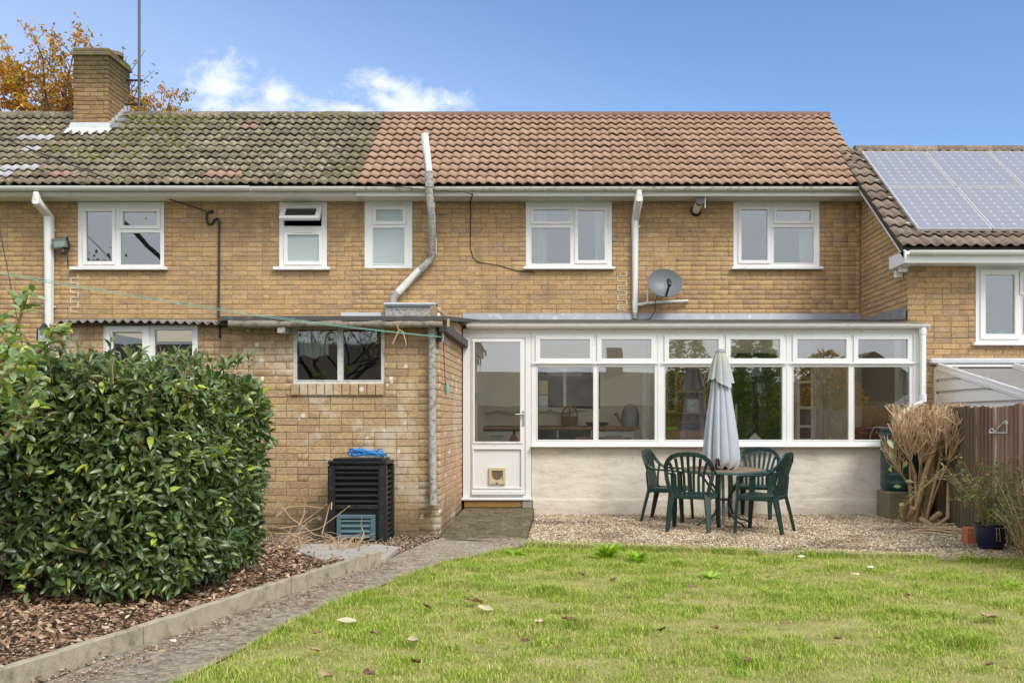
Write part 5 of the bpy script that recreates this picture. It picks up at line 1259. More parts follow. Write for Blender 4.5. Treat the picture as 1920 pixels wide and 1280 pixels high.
mb = MB(); mb.box(XV + .027, XN0 - .01, YNE - .0, YNE + .6, Z(493, YNE) - .008, Z(493, YNE) + .01); mb.build('eaves_box', M['pvc'], nh)
for yy, zz in ((YNE + .32, .06), (YNE + .5, .11)):
    mb = MB(); mb.box(XV + .05, XN0 - .012, yy, yy + .07, Z(493, YNE) - zz - .01, Z(493, YNE) - .012); mb.build('corbel', M['pvc'], nh, bevel=.006)
mb = MB(); y1 = YM - .3
mb.add([(XV, YNE + .02, nroof(YNE + .02) - .14), (XV, y1, nroof(y1) - .14), (XV, y1, nroof(y1) - .03), (XV, YNE + .02, nroof(YNE + .02) - .03), (XV + .03, YNE + .02, nroof(YNE + .02) - .14), (XV + .03, y1, nroof(y1) - .14), (XV + .03, y1, nroof(y1) - .03), (XV + .03, YNE + .02, nroof(YNE + .02) - .03)], [(0, 3, 2, 1), (4, 5, 6, 7), (0, 1, 5, 4), (1, 2, 6, 5), (2, 3, 7, 6), (3, 0, 4, 7)])
mb.build('barge_board', M['pvc'], nh)
mb = MB(); mb.add([(XV + .032, YNE + .02, nroof(YNE + .02) - .05), (XV + .032, y1 + .4, nroof(y1 + .4) - .05), (XN0 - .0, y1 + .4, nroof(y1 + .4) - .05), (XN0 - .0, YNE + .02, nroof(YNE + .02) - .05)], [(0, 1, 2, 3)]); mb.build('verge_soffit', M['soffit'], nh)
nl = (16.55 - YNE) / math.cos(nsl)
NR = 12
tile_roof(nh, {'a': M['tile_dark']}, XV - .02, XV - .02 + 21 * .30, YNE, ZNE + .0, nsl, nl, NR, seed=6, skip=lambda r, c: (c > 3 and 3 < r < 11) or (c <= 3 and r > 7 and c * .3 + XV < XVE - .25))
mb = MB(); yr = 16.55; zr = nroof(yr); mb.add([(XV, yr, zr), (XV + 6.5, yr, zr), (XV + 6.5, 2 * yr - YNE, ZNE), (XV, 2 * yr - YNE, ZNE)], [(1, 0, 3, 2)]); mb.build('rear_slope', M['tile_dark'], nh)
ridge(nh, XR + .1, XV + 6.3, M['tile_dark'], yy=yr, zz=zr)
# solar panels
def panel_pt(u, v, lift=.085):
    y = 13.62 + v * math.cos(nsl); return Vector((u, y, nroof(y) + lift / math.cos(nsl)))
PW, PH = 1.0, 1.55; PX0 = X(1722, 13.62)
names = [['lower', 'upper'], ]
idx = 0
for row in range(2):
    for c in range(5):
        u0, v0 = PX0 + c * (PW + .018), row * (PH + .022)
        o = panel_pt(u0, v0); B = Matrix.Translation(o) @ Matrix.Rotation(nsl, 4, 'X')
        t = thing('solar_panel', ('solar panel in the lower row, %s' if row == 0 else 'solar panel in the upper row, %s') % ('at the left end by the verge', 'second from the verge', 'third from the verge', 'fourth from the verge', 'fifth from the verge')[c], 'solar panel', o, 'solar panels on the neighbour roof')
        mb = MB(B); mb.plate((0, PW, 0, .001), [], 0, 1) if 0 else None
        fw = .018
        for a, b, c0, e in ((0, PW, 0, fw), (0, PW, PH - fw, PH), (0, fw, fw, PH - fw), (PW - fw, PW, fw, PH - fw)): mb.box(a, b, c0, e, -.03, .008)
        mb.build('frame', M['solarframe'], t)
        me = bpy.data.meshes.new('cells'); me.from_pydata([tuple(B @ Vector(q)) for q in ((fw, fw, .003), (PW - fw, fw, .003), (PW - fw, PH - fw, .003), (fw, PH - fw, .003), (fw, fw, -.02), (PW - fw, fw, -.02), (PW - fw, PH - fw, -.02), (fw, PH - fw, -.02))], [], [(0, 1, 2, 3), (7, 6, 5, 4)])
        uv = me.uv_layers.new(name='UVMap'); 
        for li, q in zip(range(8), ((0, 0), (1, 0), (1, 1), (0, 1), (0, 1), (1, 1), (1, 0), (0, 0))): uv.data[li].uv = q
        me.materials.append(M['solar']); link('cells', me, t)
for v in (.35, 1.3, 2.0, 2.9):
    o = panel_pt(PX0 - .10, v, .045); mb = MB(); B = Matrix.Translation(o) @ Matrix.Rotation(nsl, 4, 'X'); mb.M = B; mb.box(0, 5.0, -.02, .02, -.05, .0); mb.build('mounting_rail', M['solarframe'], nh)
# lead at the base of the side wall
for a, b in ((.02, 1.0), (1.0, Ls - .02)):
    mb = MB(mt); mb.add([(a, -.012, ZRF - .02), (b, -.012, ZRF - .03 - .02 * (a > .5)), (b, -.02, ZRF - .22), (a, -.02, ZRF - .12)], [(0, 3, 2, 1)]); mb.build('flashing', M['lead'], nh)

# neighbour's own lean-to with polycarbonate roof
nc = thing('neighbour_lean_to', 'white clad lean-to with grey translucent sloping roof beyond the fence', 'conservatory', (6.2, YN - 1.5, 0))
XC0 = X(1752, YN); za = Z(690, YN); Yf = 10.6; zf = Z(745, 10.9) - .07
def lz(y): return za + (zf - za) * (YN - y) / (YN - Yf)
mb = MB(); mb.box(X(1740, YN), 9, YN - .10, YN - .001, Z(683, YN), Z(672, YN)); mb.build('flashing', M['lead_new'], nc, bevel=.02)
mb = MB(); mb.box(X(1755, YN), 9, YN - .09, YN - .002, Z(688, YN), Z(684, YN)); mb.build('wall_plate', M['pvc'], nc)
for i, x in enumerate((XC0, XC0 + 1.02, XC0 + 2.04)):
    for dz_, wd in ((0, .07), (.05, .035)):
        mb = MB(); mb.bar((x + .03, YN - .01, lz(YN) + dz_), (x + .03, Yf, lz(Yf) + dz_), wd, .05); mb.build('rafter', M['pvc'], nc, bevel=.006)
mb = MB(); mb.add([(XC0 + .05, YN - .01, lz(YN) + .01), (9, YN - .01, lz(YN) + .01), (9, Yf, lz(Yf) + .01), (XC0 + .05, Yf, lz(Yf) + .01)] + [(XC0 + .05, YN - .01, lz(YN) - .005), (9, YN - .01, lz(YN) - .005), (9, Yf, lz(Yf) - .005), (XC0 + .05, Yf, lz(Yf) - .005)], [(3, 2, 1, 0), (4, 5, 6, 7)]); mb.build('roof_sheet', M['poly'], nc)
z = lz(YN); k = 0
while z > .1:
    z1 = z - .16
    y_end = max(Yf, YN - (za - (z1 + .03)) / (za - zf) * (YN - Yf)) if z1 > zf - .05 else Yf
    y_a = YN - .003
    yt_ = YN - max(0, (za - z + .0)) / (za - zf) * (YN - Yf)
    yt_ = max(yt_, Yf)
    mb = MB(); mb.add([(XC0 + .012 - .012, y_a, z1 + .006), (XC0, y_end, z1 + .006), (XC0 + .01, yt_ if k else y_a, z - .03), (XC0 + .01, y_a, z - .03)], [(3, 2, 1, 0)])
    mb.add([(XC0 + .03, y_a, z1 - .02), (XC0 + .03, y_end, z1 - .02), (XC0 + .03, y_end, z - .02), (XC0 + .03, y_a, z - .02)], [(0, 1, 2, 3)]); mb.build('cladding_board', M['pvc'], nc)
    z = z1; k += 1
mb = MB(); mb.box(XC0 - .012, XC0 + .02, YN - .05, YN - .0005, .1, za); mb.build('corner_trim', M['pvc'], nc)

# ------------------------------------------------------------ garden fence of overlapping upright boards
fe = thing('fence', 'faded red-brown featheredge board fence along the right boundary', 'fence', (4.5, 11, 0))
fa, fb = Vector((4.62, 12.75, 0)), Vector((4.12, 7.6, 0)); fd_ = (fb - fa).normalized(); fl = (fb - fa).length; s_ = 0; random.seed(5)
fn = Vector((-fd_.y, fd_.x, 0)); fn = -fn if fn.x > 0 else fn
i = 0
while s_ < fl:
    wdt = random.uniform(.118, .135); h_ = 1.385 + random.uniform(-.012, .012) + .012 * math.sin(s_ * 2)
    a = fa + fd_ * s_; b = fa + fd_ * (s_ + wdt + (.004 if i not in (14, 19) else -.014)); a1 = a + fn * .006; b1 = b + fn * .022
    mb = MB(); tilt = random.uniform(-.004, .004)
    lo = [(a.x, a.y, .02), (a1.x, a1.y, .02), (b1.x, b1.y, .02), (b.x, b.y, .02)]; hi = [(q[0], q[1] + tilt, h_ + (random.uniform(-.012, .012) if k_ > 1 else 0)) for k_, q in enumerate(lo)]
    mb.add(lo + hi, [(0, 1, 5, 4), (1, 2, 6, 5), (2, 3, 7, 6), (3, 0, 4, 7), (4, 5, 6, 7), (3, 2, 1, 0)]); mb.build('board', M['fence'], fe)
    s_ += wdt; i += 1
for z in (.3, .75, 1.2):
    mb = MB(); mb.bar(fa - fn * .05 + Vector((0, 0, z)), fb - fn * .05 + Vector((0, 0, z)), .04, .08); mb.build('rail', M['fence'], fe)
# hanging basket bracket on the fence
hb = thing('hanging_bracket', 'white scrolled iron bracket fixed to the red-brown fence', 'bracket', (4.36, 9.65, 1.1))
def onf(pxx, pyy):   # where the view ray through a photo point meets the fence face
    d_ = Vector(((pxx - CX) / F, 1, (HY - pyy) / F)); t = (fa.x * fn.x + fa.y * fn.y) / (d_.x * fn.x + d_.y * fn.y); t_ = t
    return d_ * t + Vector((0, 0, HC)) + fn * .035
A, B_, Cc = onf(1861, 811), onf(1895, 811), onf(1893, 792)
pl_ = lambda u, v: onf(1861 + u, 811 - v)
mb = MB(); mb.tube([pl_(0, 0), pl_(34, 0)], .006, 6); mb.build('arm', M['pvc_old'], hb)
mb = MB(); mb.tube([pl_(34, 0), pl_(34, 24)], .005, 6); mb.build('back_plate', M['pvc_old'], hb)
mb = MB(); mb.tube([pl_(9, 4), pl_(7.5, 7), pl_(4, 7.5), pl_(1.5, 5), pl_(2, 1.5), pl_(6, .5), pl_(12, 3), pl_(20, 12), pl_(27, 19), pl_(31, 22), pl_(34, 21), pl_(34.5, 18), pl_(32, 16), pl_(30, 17.5)], .006, 6); mb.build('scroll', M['pvc_old'], hb, smooth=True)

# ------------------------------------------------------------ wall fittings and cables
sd_ = thing('satellite_dish', 'grey oval satellite dish on the brick wall above the white waste pipe', 'dish', P(1240, 545, YM))
dc = P(1247, 530, YM - .34); nrm = Vector((.10, -.93, .30)).normalized(); ux = nrm.cross(Vector((0, 0, 1))).normalized(); uy = ux.cross(nrm)
mb = MB(); n, mr = 36, 7; vs = []; fs = []
for back in (0, .012):
    for k in range(mr + 1):
        r = k / mr
        for j in range(n):
            a = 2 * math.pi * j / n; vs.append(dc + ux * (.275 * r * math.cos(a)) + uy * (.235 * r * math.sin(a)) + nrm * (.07 * (r * r - 1) - back))
st_ = (mr + 1) * n
for k in range(mr):
    for j in range(n):
        a, b, c, e = k * n + j, k * n + (j + 1) % n, (k + 1) * n + (j + 1) % n, (k + 1) * n + j; fs += [(a, b, c, e), (st_ + e, st_ + c, st_ + b, st_ + a)]
for j in range(n): a, b = mr * n + j, mr * n + (j + 1) % n; fs.append((a, b, st_ + b, st_ + a))
mb.add(vs, fs); mb.build('reflector', M['dish'], sd_, smooth=True)
e_ = dc + nrm * .30 - uy * .16
mb = MB(); mb.bar(dc - uy * .22 + nrm * .0, e_, .03, .02); mb.build('feed_arm', M['black'], sd_)
mb = MB(); mb.tube([e_ - nrm * .02 - uy * .02, e_ + uy * .06 - nrm * .03, e_ + uy * .10 - nrm * .07], [.03, .034, .026], 10); mb.build('receiver', M['black'], sd_, smooth=True)
mb = MB(); mb.tube([dc - nrm * .08, dc - nrm * .1 - Vector((0, 0, .12)), Vector((dc.x, YM - .01, dc.z - .15))], .02, 8); mb.build('bracket', M['steel'], sd_, smooth=True)
mb = MB(); mb.tube([P(1236, 548, YM - .2), P(1228, 566, YM - .12), P(1229, 582, YM - .07), P(1218, 598, YM - .06), P(1200, 600, YM - .06)], .006, 5); mb.build('cable', M['blackrub'], sd_, smooth=True)

fl_ = thing('boiler_flue', 'white boiler flue pipe with black end angled up beneath the eaves', 'flue', P(1303, 398, YM))
a, b = P(1304, 397, YM + .02), P(1312, 378, YM - .42)
mb = MB(); mb.tube([a, b], .058, 16); mb.build('flue_pipe', M['pvc'], fl_, smooth=True)
mb = MB(); dd = (b - a).normalized(); mb.lathe(a, [(.055, -.01), (.095, -.008), (.09, .02), (.056, .025)], 18); 
mb = MB(); mb.tube([Vector((a.x + .005, YM - .035, a.z + .012)), Vector((a.x, YM - .0, a.z))], [.078, .09], 18); mb.build('wall_collar', M['black'], fl_, smooth=True)
mb = MB(); mb.tube([b - dd * .03, b + dd * .03], .061, 16); mb.build('flue_cap', M['black'], fl_, smooth=True)
mb = MB(); mb.bar(P(1317, 378, YM - .34), P(1322, 377, YM - .34), .02, .02); mb.box(X(1321, YM - .34), X(1323, YM - .34), YM - .36, YM - .32, Z(390, YM - .34), Z(368, YM - .34)); mb.build('flue_strap', M['pvc'], fl_)
fd2 = thing('floodlight', 'black floodlight with motion sensor beside the left white downpipe', 'floodlight', P(114, 462, YM - .1))
c_ = P(113, 455, YM - .16); mb = MB(); mb.M = Matrix.Translation(c_) @ Matrix.Rotation(R(18), 4, 'X') @ Matrix.Rotation(-.12, 4, 'Y'); mb.box(-.115, .115, -.02, .07, -.075, .075); mb.build('housing', M['black'], fd2, bevel=.012)
mb = MB(mb.M); mb.plate((-.112, .112, -.072, .072), [(-.09, .09, -.05, .05)], -.034, -.021); mb.build('bezel', M['steel'], fd2)
mb = MB(mb.M); mb.box(-.089, .089, -.026, -.0205, -.049, .049); mb.build('lens', M['obscure2'], fd2)
mb = MB(); mb.lathe(P(118, 478, YM - .14), [(.02, 0), (.045, .02), (.05, .05), (.035, .09), (.02, .1)], 14); mb.build('sensor', M['black'], fd2, smooth=True)
mb = MB(); mb.bar(P(120, 463, YM - .12), P(128, 464, YM - .0), .05, .05); mb.build('bracket', M['black'], fd2)
mb = MB(); mb.tube([P(127, 470, YM - .02), P(127, 500, YM - .015), P(134, 503, YM - .02)], .006, 5); mb.build('cable', M['black'], fd2, smooth=True)

def cable(name, label, pts, r, mat, cat='cable'):
    mb = MB(); mb.tube(pts, r, 6); return tag(mb.build(name, mat, smooth=True), label, cat)
def sag(a, b, s, n=14): return [Vector(a).lerp(Vector(b), i / n) - Vector((0, 0, s * 4 * (i / n) * (1 - i / n))) for i in range(n + 1)]
cable('overhead_cable', 'black overhead cable slanting across the mossy roof to the wall', sag(P(-40, 240, 15.0), P(388, 396, YM - .05), .05) , .009, M['blackrub'])
cable('wall_cable', 'thick black cable looping down the left brick wall to the outhouse roof', [P(394, 397, YM - .02), P(388, 400, YM - .03), P(387, 412, YM - .03), P(391, 421, YM - .03), P(397, 421, YM - .03), P(402, 412, YM - .03), P(408, 410, YM - .03), P(411, 416, YM - .03), P(411, 480, YM - .03), P(410, 598, YM - .03)], .016, M['blackrub'])
mb = MB(); mb.tube([P(394, 397, YM - .05), P(398, 397, YM)], [.02, .03], 8); tag(mb.build('cable_hook', M['black']), 'black cable insulator where the overhead line meets the wall', 'hook')
cable('aerial_lead', 'thin black lead clipped down the wall beside the soil pipe to the bedroom window', [P(700, 345, YE - .15), P(800, 356, YE - .16), P(870, 360, YE - .16), P(886, 364, YE - .1), P(882, 378, YM - .02), P(882, 465, YM - .014), P(887, 482, YM - .014), P(895, 491, YM - .014), P(935, 497, YM - .014), P(970, 508, YM - .014), P(1003, 511, YM - .014)], .0055, M['blackrub'])
cable('thin_wire', 'thin dark wire falling across the far left of the brick wall', sag(P(-20, 330, YM - 1.0), P(52, 700, 12.0), .0), .006, M['blackrub'])
cable('washing_line', 'green washing line slanting from top left to the outhouse corner', sag(P(-60, 502, 7.4), P(828, 632, YS - .10), .05, 24), .0032, M['greenline'], 'washing line')
cable('washing_line', 'second strand of green washing line just above the first one', sag(P(-60, 498, 7.4), P(827, 631, YS - .10), .045, 24), .0022, M['greenline'], 'washing line')
lb = thing('line_pulley', 'black washing line bracket at the top of the outhouse corner', 'bracket', P(826, 632, YS - .05))
mb = MB(); c_ = P(822, 632, YS - .05); mb.box(c_.x - .045, c_.x + .03, YS - .05, YS - .009, c_.z - .045, c_.z + .045); mb.build('plate', M['black'], lb, bevel=.005)
mb = MB(); mb.tube([P(829, 620, YS - .08), P(831, 632, YS - .08), P(829, 643, YS - .08)], .012, 8); mb.build('hook', M['steel'], lb, smooth=True)
lc = thing('line_end', 'dark cord and green cleat hanging down the outhouse side wall', 'cord', P(837, 740, YS + .6))
mb = MB(); mb.tube([P(831, 640, YS - .06), Vector((XO + .03, YS + .25, Z(715, YS + .25))), Vector((XO + .02, YS + .42, Z(722, YS + .42)))], .004, 5); mb.build('cord', M['blackrub'], lc, smooth=True)
mb = MB(); c_ = Vector((XO + .03, YS + .45, Z(728, YS + .45))); mb.tube([c_ + Vector((0, 0, .06)), c_, c_ - Vector((0, 0, .07))], [.012, .026, .014], 8); mb.build('cleat', M['greenline'], lc, smooth=True)

# ------------------------------------------------------------ black compost bin
cb = thing('compost_bin', 'square black plastic compost bin with teal hatch against the outhouse wall', 'compost bin', (-2.0, 5.4, 0))
cb.location = (X(669, 10.15), 10.15 + .24, 0); cb.location.y = 10.15 + .235
bw, bd, bh = .60, .50, .80
def bloc(mb): return mb
def tb(z, e=0): return 1 - .05 * z / bh      # slight taper
Yb = 10.15; xb0, xb1 = X(614, Yb), X(724, Yb)
def bx_(mb, x0, x1, z0, z1, y0, y1): mb.box(xb0 + x0, xb0 + x1, Yb + y0, Yb + y1, z0, z1)
w_ = xb1 - xb0; dpt = .50
for (x0, x1, y0, y1) in ((0, .075, 0, .075), (w_ - .085, w_, 0, .085), (0, .075, dpt - .075, dpt), (w_ - .085, w_, dpt - .085, dpt)):
    mb = MB(); bx_(mb, x0, x1, .0, .79, y0, y1); mb.build('corner_post', M['bin'], cb, bevel=.012, seg=2)
def ribs(name, z0, z1, x0, x1, side, mat, n):
    """panel of rounded horizontal ribs"""
    mb = MB(); m_ = n * 6; prof = []
    for i in range(m_ + 1):
        t = i / m_; prof.append((z0 + (z1 - z0) * t, .019 * math.cos(t * n * 2 * math.pi)))
    vs = []
    for z, d_ in prof:
        if side == 'f': vs += [(xb0 + x0, Yb + .028 + d_, z), (xb0 + x1, Yb + .028 + d_, z)]
        else: vs += [(xb1 - .030 - d_, Yb + x0, z), (xb1 - .030 - d_, Yb + x1, z)]
    mb.add(vs, [(2 * i, 2 * i + 1, 2 * i + 3, 2 * i + 2) for i in range(m_)]); return mb.build(name, mat, cb, smooth=True)
ribs('ribbed_panel', .385, .735, .07, w_ - .08, 'f', M['bin'], 6)
ribs('ribbed_panel', .03, .735, .08, dpt - .07, 's', M['bin'], 13)
mb = MB(); bx_(mb, .07, w_ - .08, .335, .385, .012, .05); mb.build('middle_rail', M['bin'], cb, bevel=.008)
mb = MB(); bx_(mb, .07, w_ - .08, .735, .785, .008, .05); mb.build('top_rail', M['bin'], cb, bevel=.008)
mb = MB(); bx_(mb, .07, w_ - .08, .0, .335, .05, .08); mb.build('lower_panel', M['bin'], cb)
mb = MB(); bx_(mb, -.0, w_ - .0, .02, .78, dpt - .03, dpt - .0); bx_(mb, .004, .03, .02, .78, .07, dpt - .07); mb.build('rear_panel', M['bin'], cb)
for xx in (.13, .22, .31, .40):
    for zz in (.76, .36):
        mb = MB(); bx_(mb, xx, xx + .035, zz - .006, zz + .006, .0, .0075); mb.build('slot', M['dark'], cb)
for zz in (.735, .69, .55, .40, .26, .06, .02):
    mb = MB(); bx_(mb, w_ - .05, w_ - .032, zz - .011, zz + .013, -.003, -.0005); mb.build('slot', M['dark'], cb)
for zz in (.735, .69, .55, .06):
    mb = MB(); bx_(mb, .02, .036, zz - .010, zz + .012, -.003, -.0005); mb.build('slot', M['dark'], cb)
mb = MB(); bx_(mb, -.012, w_ + .012, .792, .825, -.012, dpt); mb.build('lid', M['bin'], cb, bevel=.014, seg=2)
mb = MB(); bx_(mb, .03, w_ - .03, .827, .85, .05, dpt - .03); mb.build('lid_top', M['bin'], cb, bevel=.014, seg=2)
hx0, hx1 = .09, w_ - .11
mb = MB(); bx_(mb, hx0, hx1, .245, .285, -.004, .04); bx_(mb, hx0, hx0 + .045, .02, .2445, -.004, .04); bx_(mb, hx1 - .05, hx1, .02, .2445, -.004, .04); ht = mb.build('hatch', M['bin_hatch'], cb, bevel=.006); ht['label'] = 'faded teal hatch at the foot of the bin'
mb = MB(); m_ = 4 * 6; vs = []
for i in range(m_ + 1):
    t = i / m_; z = .03 + .214 * t; d_ = .012 * math.cos(t * 4 * 2 * math.pi); vs += [(xb0 + hx0 + .045, Yb + .012 + d_, z), (xb0 + hx1 - .05, Yb + .012 + d_, z)]
mb.add(vs, [(2 * i, 2 * i + 1, 2 * i + 3, 2 * i + 2) for i in range(m_)]); sub(ht, 'hatch_ribs', mb, M['bin_hatch'], smooth=True)
# coil of blue rope on the lid
random.seed(4); pts = []; cx, cy, cz = X(688, Yb + .2), Yb + .22, .852
for i in range(230):
    t = i * .33; r = .10 + .035 * math.sin(i * .21) + .02 * math.sin(i * .77); k = i / 230
    ox = .05 * math.sin(i * .05); pts.append((cx + ox + r * 1.25 * math.cos(t), cy + r * .9 * math.sin(t), cz + .015 + .075 * (.5 + .5 * math.sin(i * .43 + math.sin(i * .09) * 2)) * (1 - .5 * abs(math.sin(i * .05))) + .01 * k))
tail = [(cx + .12 + .01 * i, cy - .02 + .03 * math.sin(i * .9), cz + .02 + .012 * math.sin(i * 2.1)) for i in range(9)]
mb = MB(); mb.tube(pts + tail, .0062, 5); tag(mb.build('blue_rope', M['rope'], smooth=True), 'tangled coil of blue rope on the compost bin lid', 'rope')

# ------------------------------------------------------------ table, parasol, four chairs
T0 = Vector((X(1357, 11.8), 11.8, 0)); TZ = .66; TR = .49
tb_ = thing('garden_table', 'round brown-topped garden table with green metal rim and bent tube legs', 'table', T0)
mb = MB(); tiltM = Matrix.Translation((T0.x, T0.y, TZ)) @ Matrix.Rotation(R(1.6), 4, 'X'); mb.M = tiltM
mb.lathe((0, 0, 0), [(TR - .02, -.012), (TR - .02, .002), (.022, .0022)], 48); mb.build('table_top', M['tabletop'], tb_)
mb = MB(tiltM); mb.lathe((0, 0, 0), [(TR - .02, -.03), (TR, -.028), (TR + .004, -.01), (TR - .004, .006), (TR - .03, .006), (TR - .03, .0025)], 48, None, False); mb.build('rim', M['tablerim'], tb_, smooth=True)
for k in range(4):
    a = .5 + k * math.pi / 2; ca, sa_ = math.cos(a), math.sin(a)
    pr = [(.36, TZ - .04), (.30, TZ - .08), (.20, TZ - .2), (.10, .36), (.085, .26), (.13, .15), (.24, .07), (.32, .055), (.37, .03), (.375, .0)]
    mb = MB(); mb.tube([(T0.x + r * ca, T0.y + r * sa_, z) for r, z in pr], .0125, 8); mb.build('leg', M['chair'], tb_, smooth=True)
mb = MB(); mb.lathe((T0.x, T0.y, .3), [(.09, 0), (.095, .01), (.09, .02)], 16); mb.build('leg_ring', M['chair'], tb_, smooth=True)
pa = thing('parasol', 'closed faded grey-blue parasol standing through the garden table', 'parasol', T0)
lean = Matrix.Translation(T0) @ Matrix.Rotation(R(-1.2), 4, 'Y')
mb = MB(lean); mb.tube([(0, 0, 0), (0, 0, 2.0)], .019, 10); mb.build('pole', M['steel'], pa, smooth=True)
np_ = 10
def canopy(a, k, z):
    return 1
mb = MB(lean); n = 120; prof = [(.19, .70), (.235, .74), (.245, .80), (.225, 1.0), (.195, 1.2), (.160, 1.42), (.120, 1.65), (.088, 1.82), (.062, 1.95)]
vs = []
rs = random.Random(2); ph = [rs.uniform(.35, .95) for _ in range(np_)]; hz = [rs.uniform(-.09, .10) for _ in range(np_)]
for k, (r, z) in enumerate(prof):
    for j in range(n):
        a = 2 * math.pi * j / n; q = a / (2 * math.pi) * np_; i0 = int(q) % np_; f_ = q - int(q)
        e = math.sin(math.pi * f_); pl2 = (e ** .55) * ph[i0] + (1 - e ** .55) * .32; sk = .35 * math.sin(math.pi * f_) * (r / .2)
        rr = r * (.36 + .70 * pl2); aa = a + sk * .55
        zz_ = z + (hz[i0] * e - .05 * (1 - e) if k < 2 else 0) * (1 if k == 0 else .7)
        vs.append((rr * math.cos(aa), rr * math.sin(aa), zz_))
fs = [(i * n + j, i * n + (j + 1) % n, (i + 1) * n + (j + 1) % n, (i + 1) * n + j) for i in range(len(prof) - 1) for j in range(n)]
mb.add(vs, fs); cv = mb.build('canopy', M['canvas'], pa, smooth=True)
mb = MB(lean); vs = []
prof2 = [(.150, 1.70), (.125, 1.80), (.095, 1.92), (.070, 2.02), (.05, 2.035)]
for k, (r, z) in enumerate(prof2):
    for j in range(n):
        a = 2 * math.pi * j / n; q = a / (2 * math.pi) * 8; f_ = q - int(q); e = math.sin(math.pi * f_); rr = r * (.72 + .34 * e * (1 if k < 3 else .3)); vs.append((rr * math.cos(a + .3 * e), rr * math.sin(a + .3 * e), z - (.04 * e if k == 0 else 0) + (.05 * math.sin(a * 2 + 1) if k == 0 else 0)))
fs = [(i * n + j, i * n + (j + 1) % n, (i + 1) * n + (j + 1) % n, (i + 1) * n + j) for i in range(len(prof2) - 1) for j in range(n)]
mb.add(vs, fs); sub(cv, 'vent_flap', mb, M['canvas'], smooth=True)
mb = MB(lean); mb.lathe((0, 0, 2.03), [(.058, 0), (.055, .02), (.03, .035)], 16); mb.build('finial', M['steel'], pa, smooth=True)
for j in range(8):
    a = j * .785 + .2; mb = MB(lean); mb.tube([(.05 * math.cos(a), .05 * math.sin(a), 1.2), (.14 * math.cos(a), .14 * math.sin(a), .69)], .006, 5); mb.build('rib', M['cane'], pa)

def make_chair():
    root = thing('garden_chair', 'x', 'chair')
    # back frame and arms in one sweep
    half = [(.272, -.235, .625), (.280, -.12, .64), (.285, .05, .645), (.282, .13, .66), (.276, .19, .70), (.262, .235, .75), (.235, .262, .80), (.185, .28, .845), (.12, .288, .868), (0, .292, .876)]
    pts = half + [(-x, y, z) for x, y, z in half[-2::-1]]; N = len(pts)
    def side(i):
        x, y, z = pts[i]
        if z < .66: return (1, 0, 0)
        k = min(1, (z - .66) / .12); return (1 - k + .0001 + abs(x) * 1.5 * k, .05, k * .9) if x > 0 else (-(1 - k) - abs(x) * 1.5 * k - .0001, .05, k * .9) if x < 0 else (0, .05, 1)
    # split into arms and backrest frame
    mb = MB(); cut = 4
    mb.strip(pts[cut:N - cut], .052, .024, lambda i: side(i + cut)); mb.build('back_frame', M['chair'], root, bevel=.006)
    for sg in (1, -1):
        ps = [(sg * x, y, z) for x, y, z in half[:cut + 1]]; mb = MB(); mb.strip(ps, [.058, .056, .05, .05, .052], .022, lambda i: (1, 0, 0) if ps[i][2] < .66 else (1, 0, .2)); mb.build('armrest', M['chair'], root, bevel=.006)
        # back side rail from arm to seat
        mb = MB(); mb.strip([(sg * .277, .185, .70), (sg * .262, .20, .60), (sg * .235, .20, .50), (sg * .215, .195, .40)], .045, .022, (1, 0, 0)); mb.build('side_rail', M['chair'], root, bevel=.005)
        mb = MB(); mb.strip([(sg * .270, -.225, .63), (sg * .262, -.232, .42), (sg * .262, -.25, .2), (sg * .268, -.262, 0)], [.07, .075, .062, .045], .03, (1, .55 * sg, 0)); mb.build('leg', M['chair'], root, bevel=.006)
        mb = MB(); mb.strip([(sg * .205, .185, .425), (sg * .225, .235, .22), (sg * .24, .285, 0)], [.085, .066, .042], .034, (1, -.5 * sg, 0)); mb.build('leg', M['chair'], root, bevel=.006)
    for k in range(7):
        t = (k - 3) / 3.0; xb, xt = t * .165, t * .205; zt_ = .862 - .085 * abs(t) ** 2.2; yt2 = .286 - .022 * abs(t) ** 2
        mb = MB(); mb.strip([(xb, .197, .395), (xb, .200, .50), (xb * 1.02, .222, .62), (xt * .98, .255, .74), (xt * 1.06, yt2, zt_)], [.032, .030, .030, .032, .036], .012, (1, 0, 0)); mb.build('slat', M['chair'], root)
    for k in range(9):
        xx = (k - 4) * .052; mb = MB(); mb.strip([(xx, -.20, .418), (xx, 0, .405), (xx, .18, .400)], .042, .014, (1, 0, 0)); mb.build('seat_slat', M['chair'], root)
    mb = MB()
    mb.strip([(-.255, -.225, .40), (.255, -.225, .40)], .05, .05, (0, 1, 0)); mb.build('seat_front', M['chair'], root, bevel=.012)
    mb = MB(); mb.strip([(-.215, .195, .392), (.215, .195, .392)], .03, .045, (0, 1, 0)); mb.build('seat_rear', M['chair'], root, bevel=.008)
    for sg in (1, -1):
        mb = MB(); mb.strip([(sg * .255, -.235, .40), (sg * .245, 0, .392), (sg * .215, .20, .39)], .035, .055, (1, 0, 0)); mb.build('seat_side', M['chair'], root, bevel=.008)
    mb = MB(); mb.strip([(-.235, .0, .392), (.235, .0, .392)], .03, .02, (0, 1, 0)); mb.build('seat_bar', M['chair'], root)
    return root
ch0 = make_chair()
spots = [((X(1298, 11.2), 11.2), (.30, .95), 'green plastic garden chair with its back to the lawn, left of the parasol', None),
         ((X(1433, 11.05), 11.05), (-.88, .48), 'green plastic garden chair standing nearest the fence, turned to the left', None),
         ((X(1252, 12.3), 12.3), (.93, -.36), 'green plastic garden chair farthest left, its back half behind another', None),
         ((X(1415, 12.65), 12.65), (-.42, -.90), 'green plastic garden chair against the cream wall right behind the table', None)]
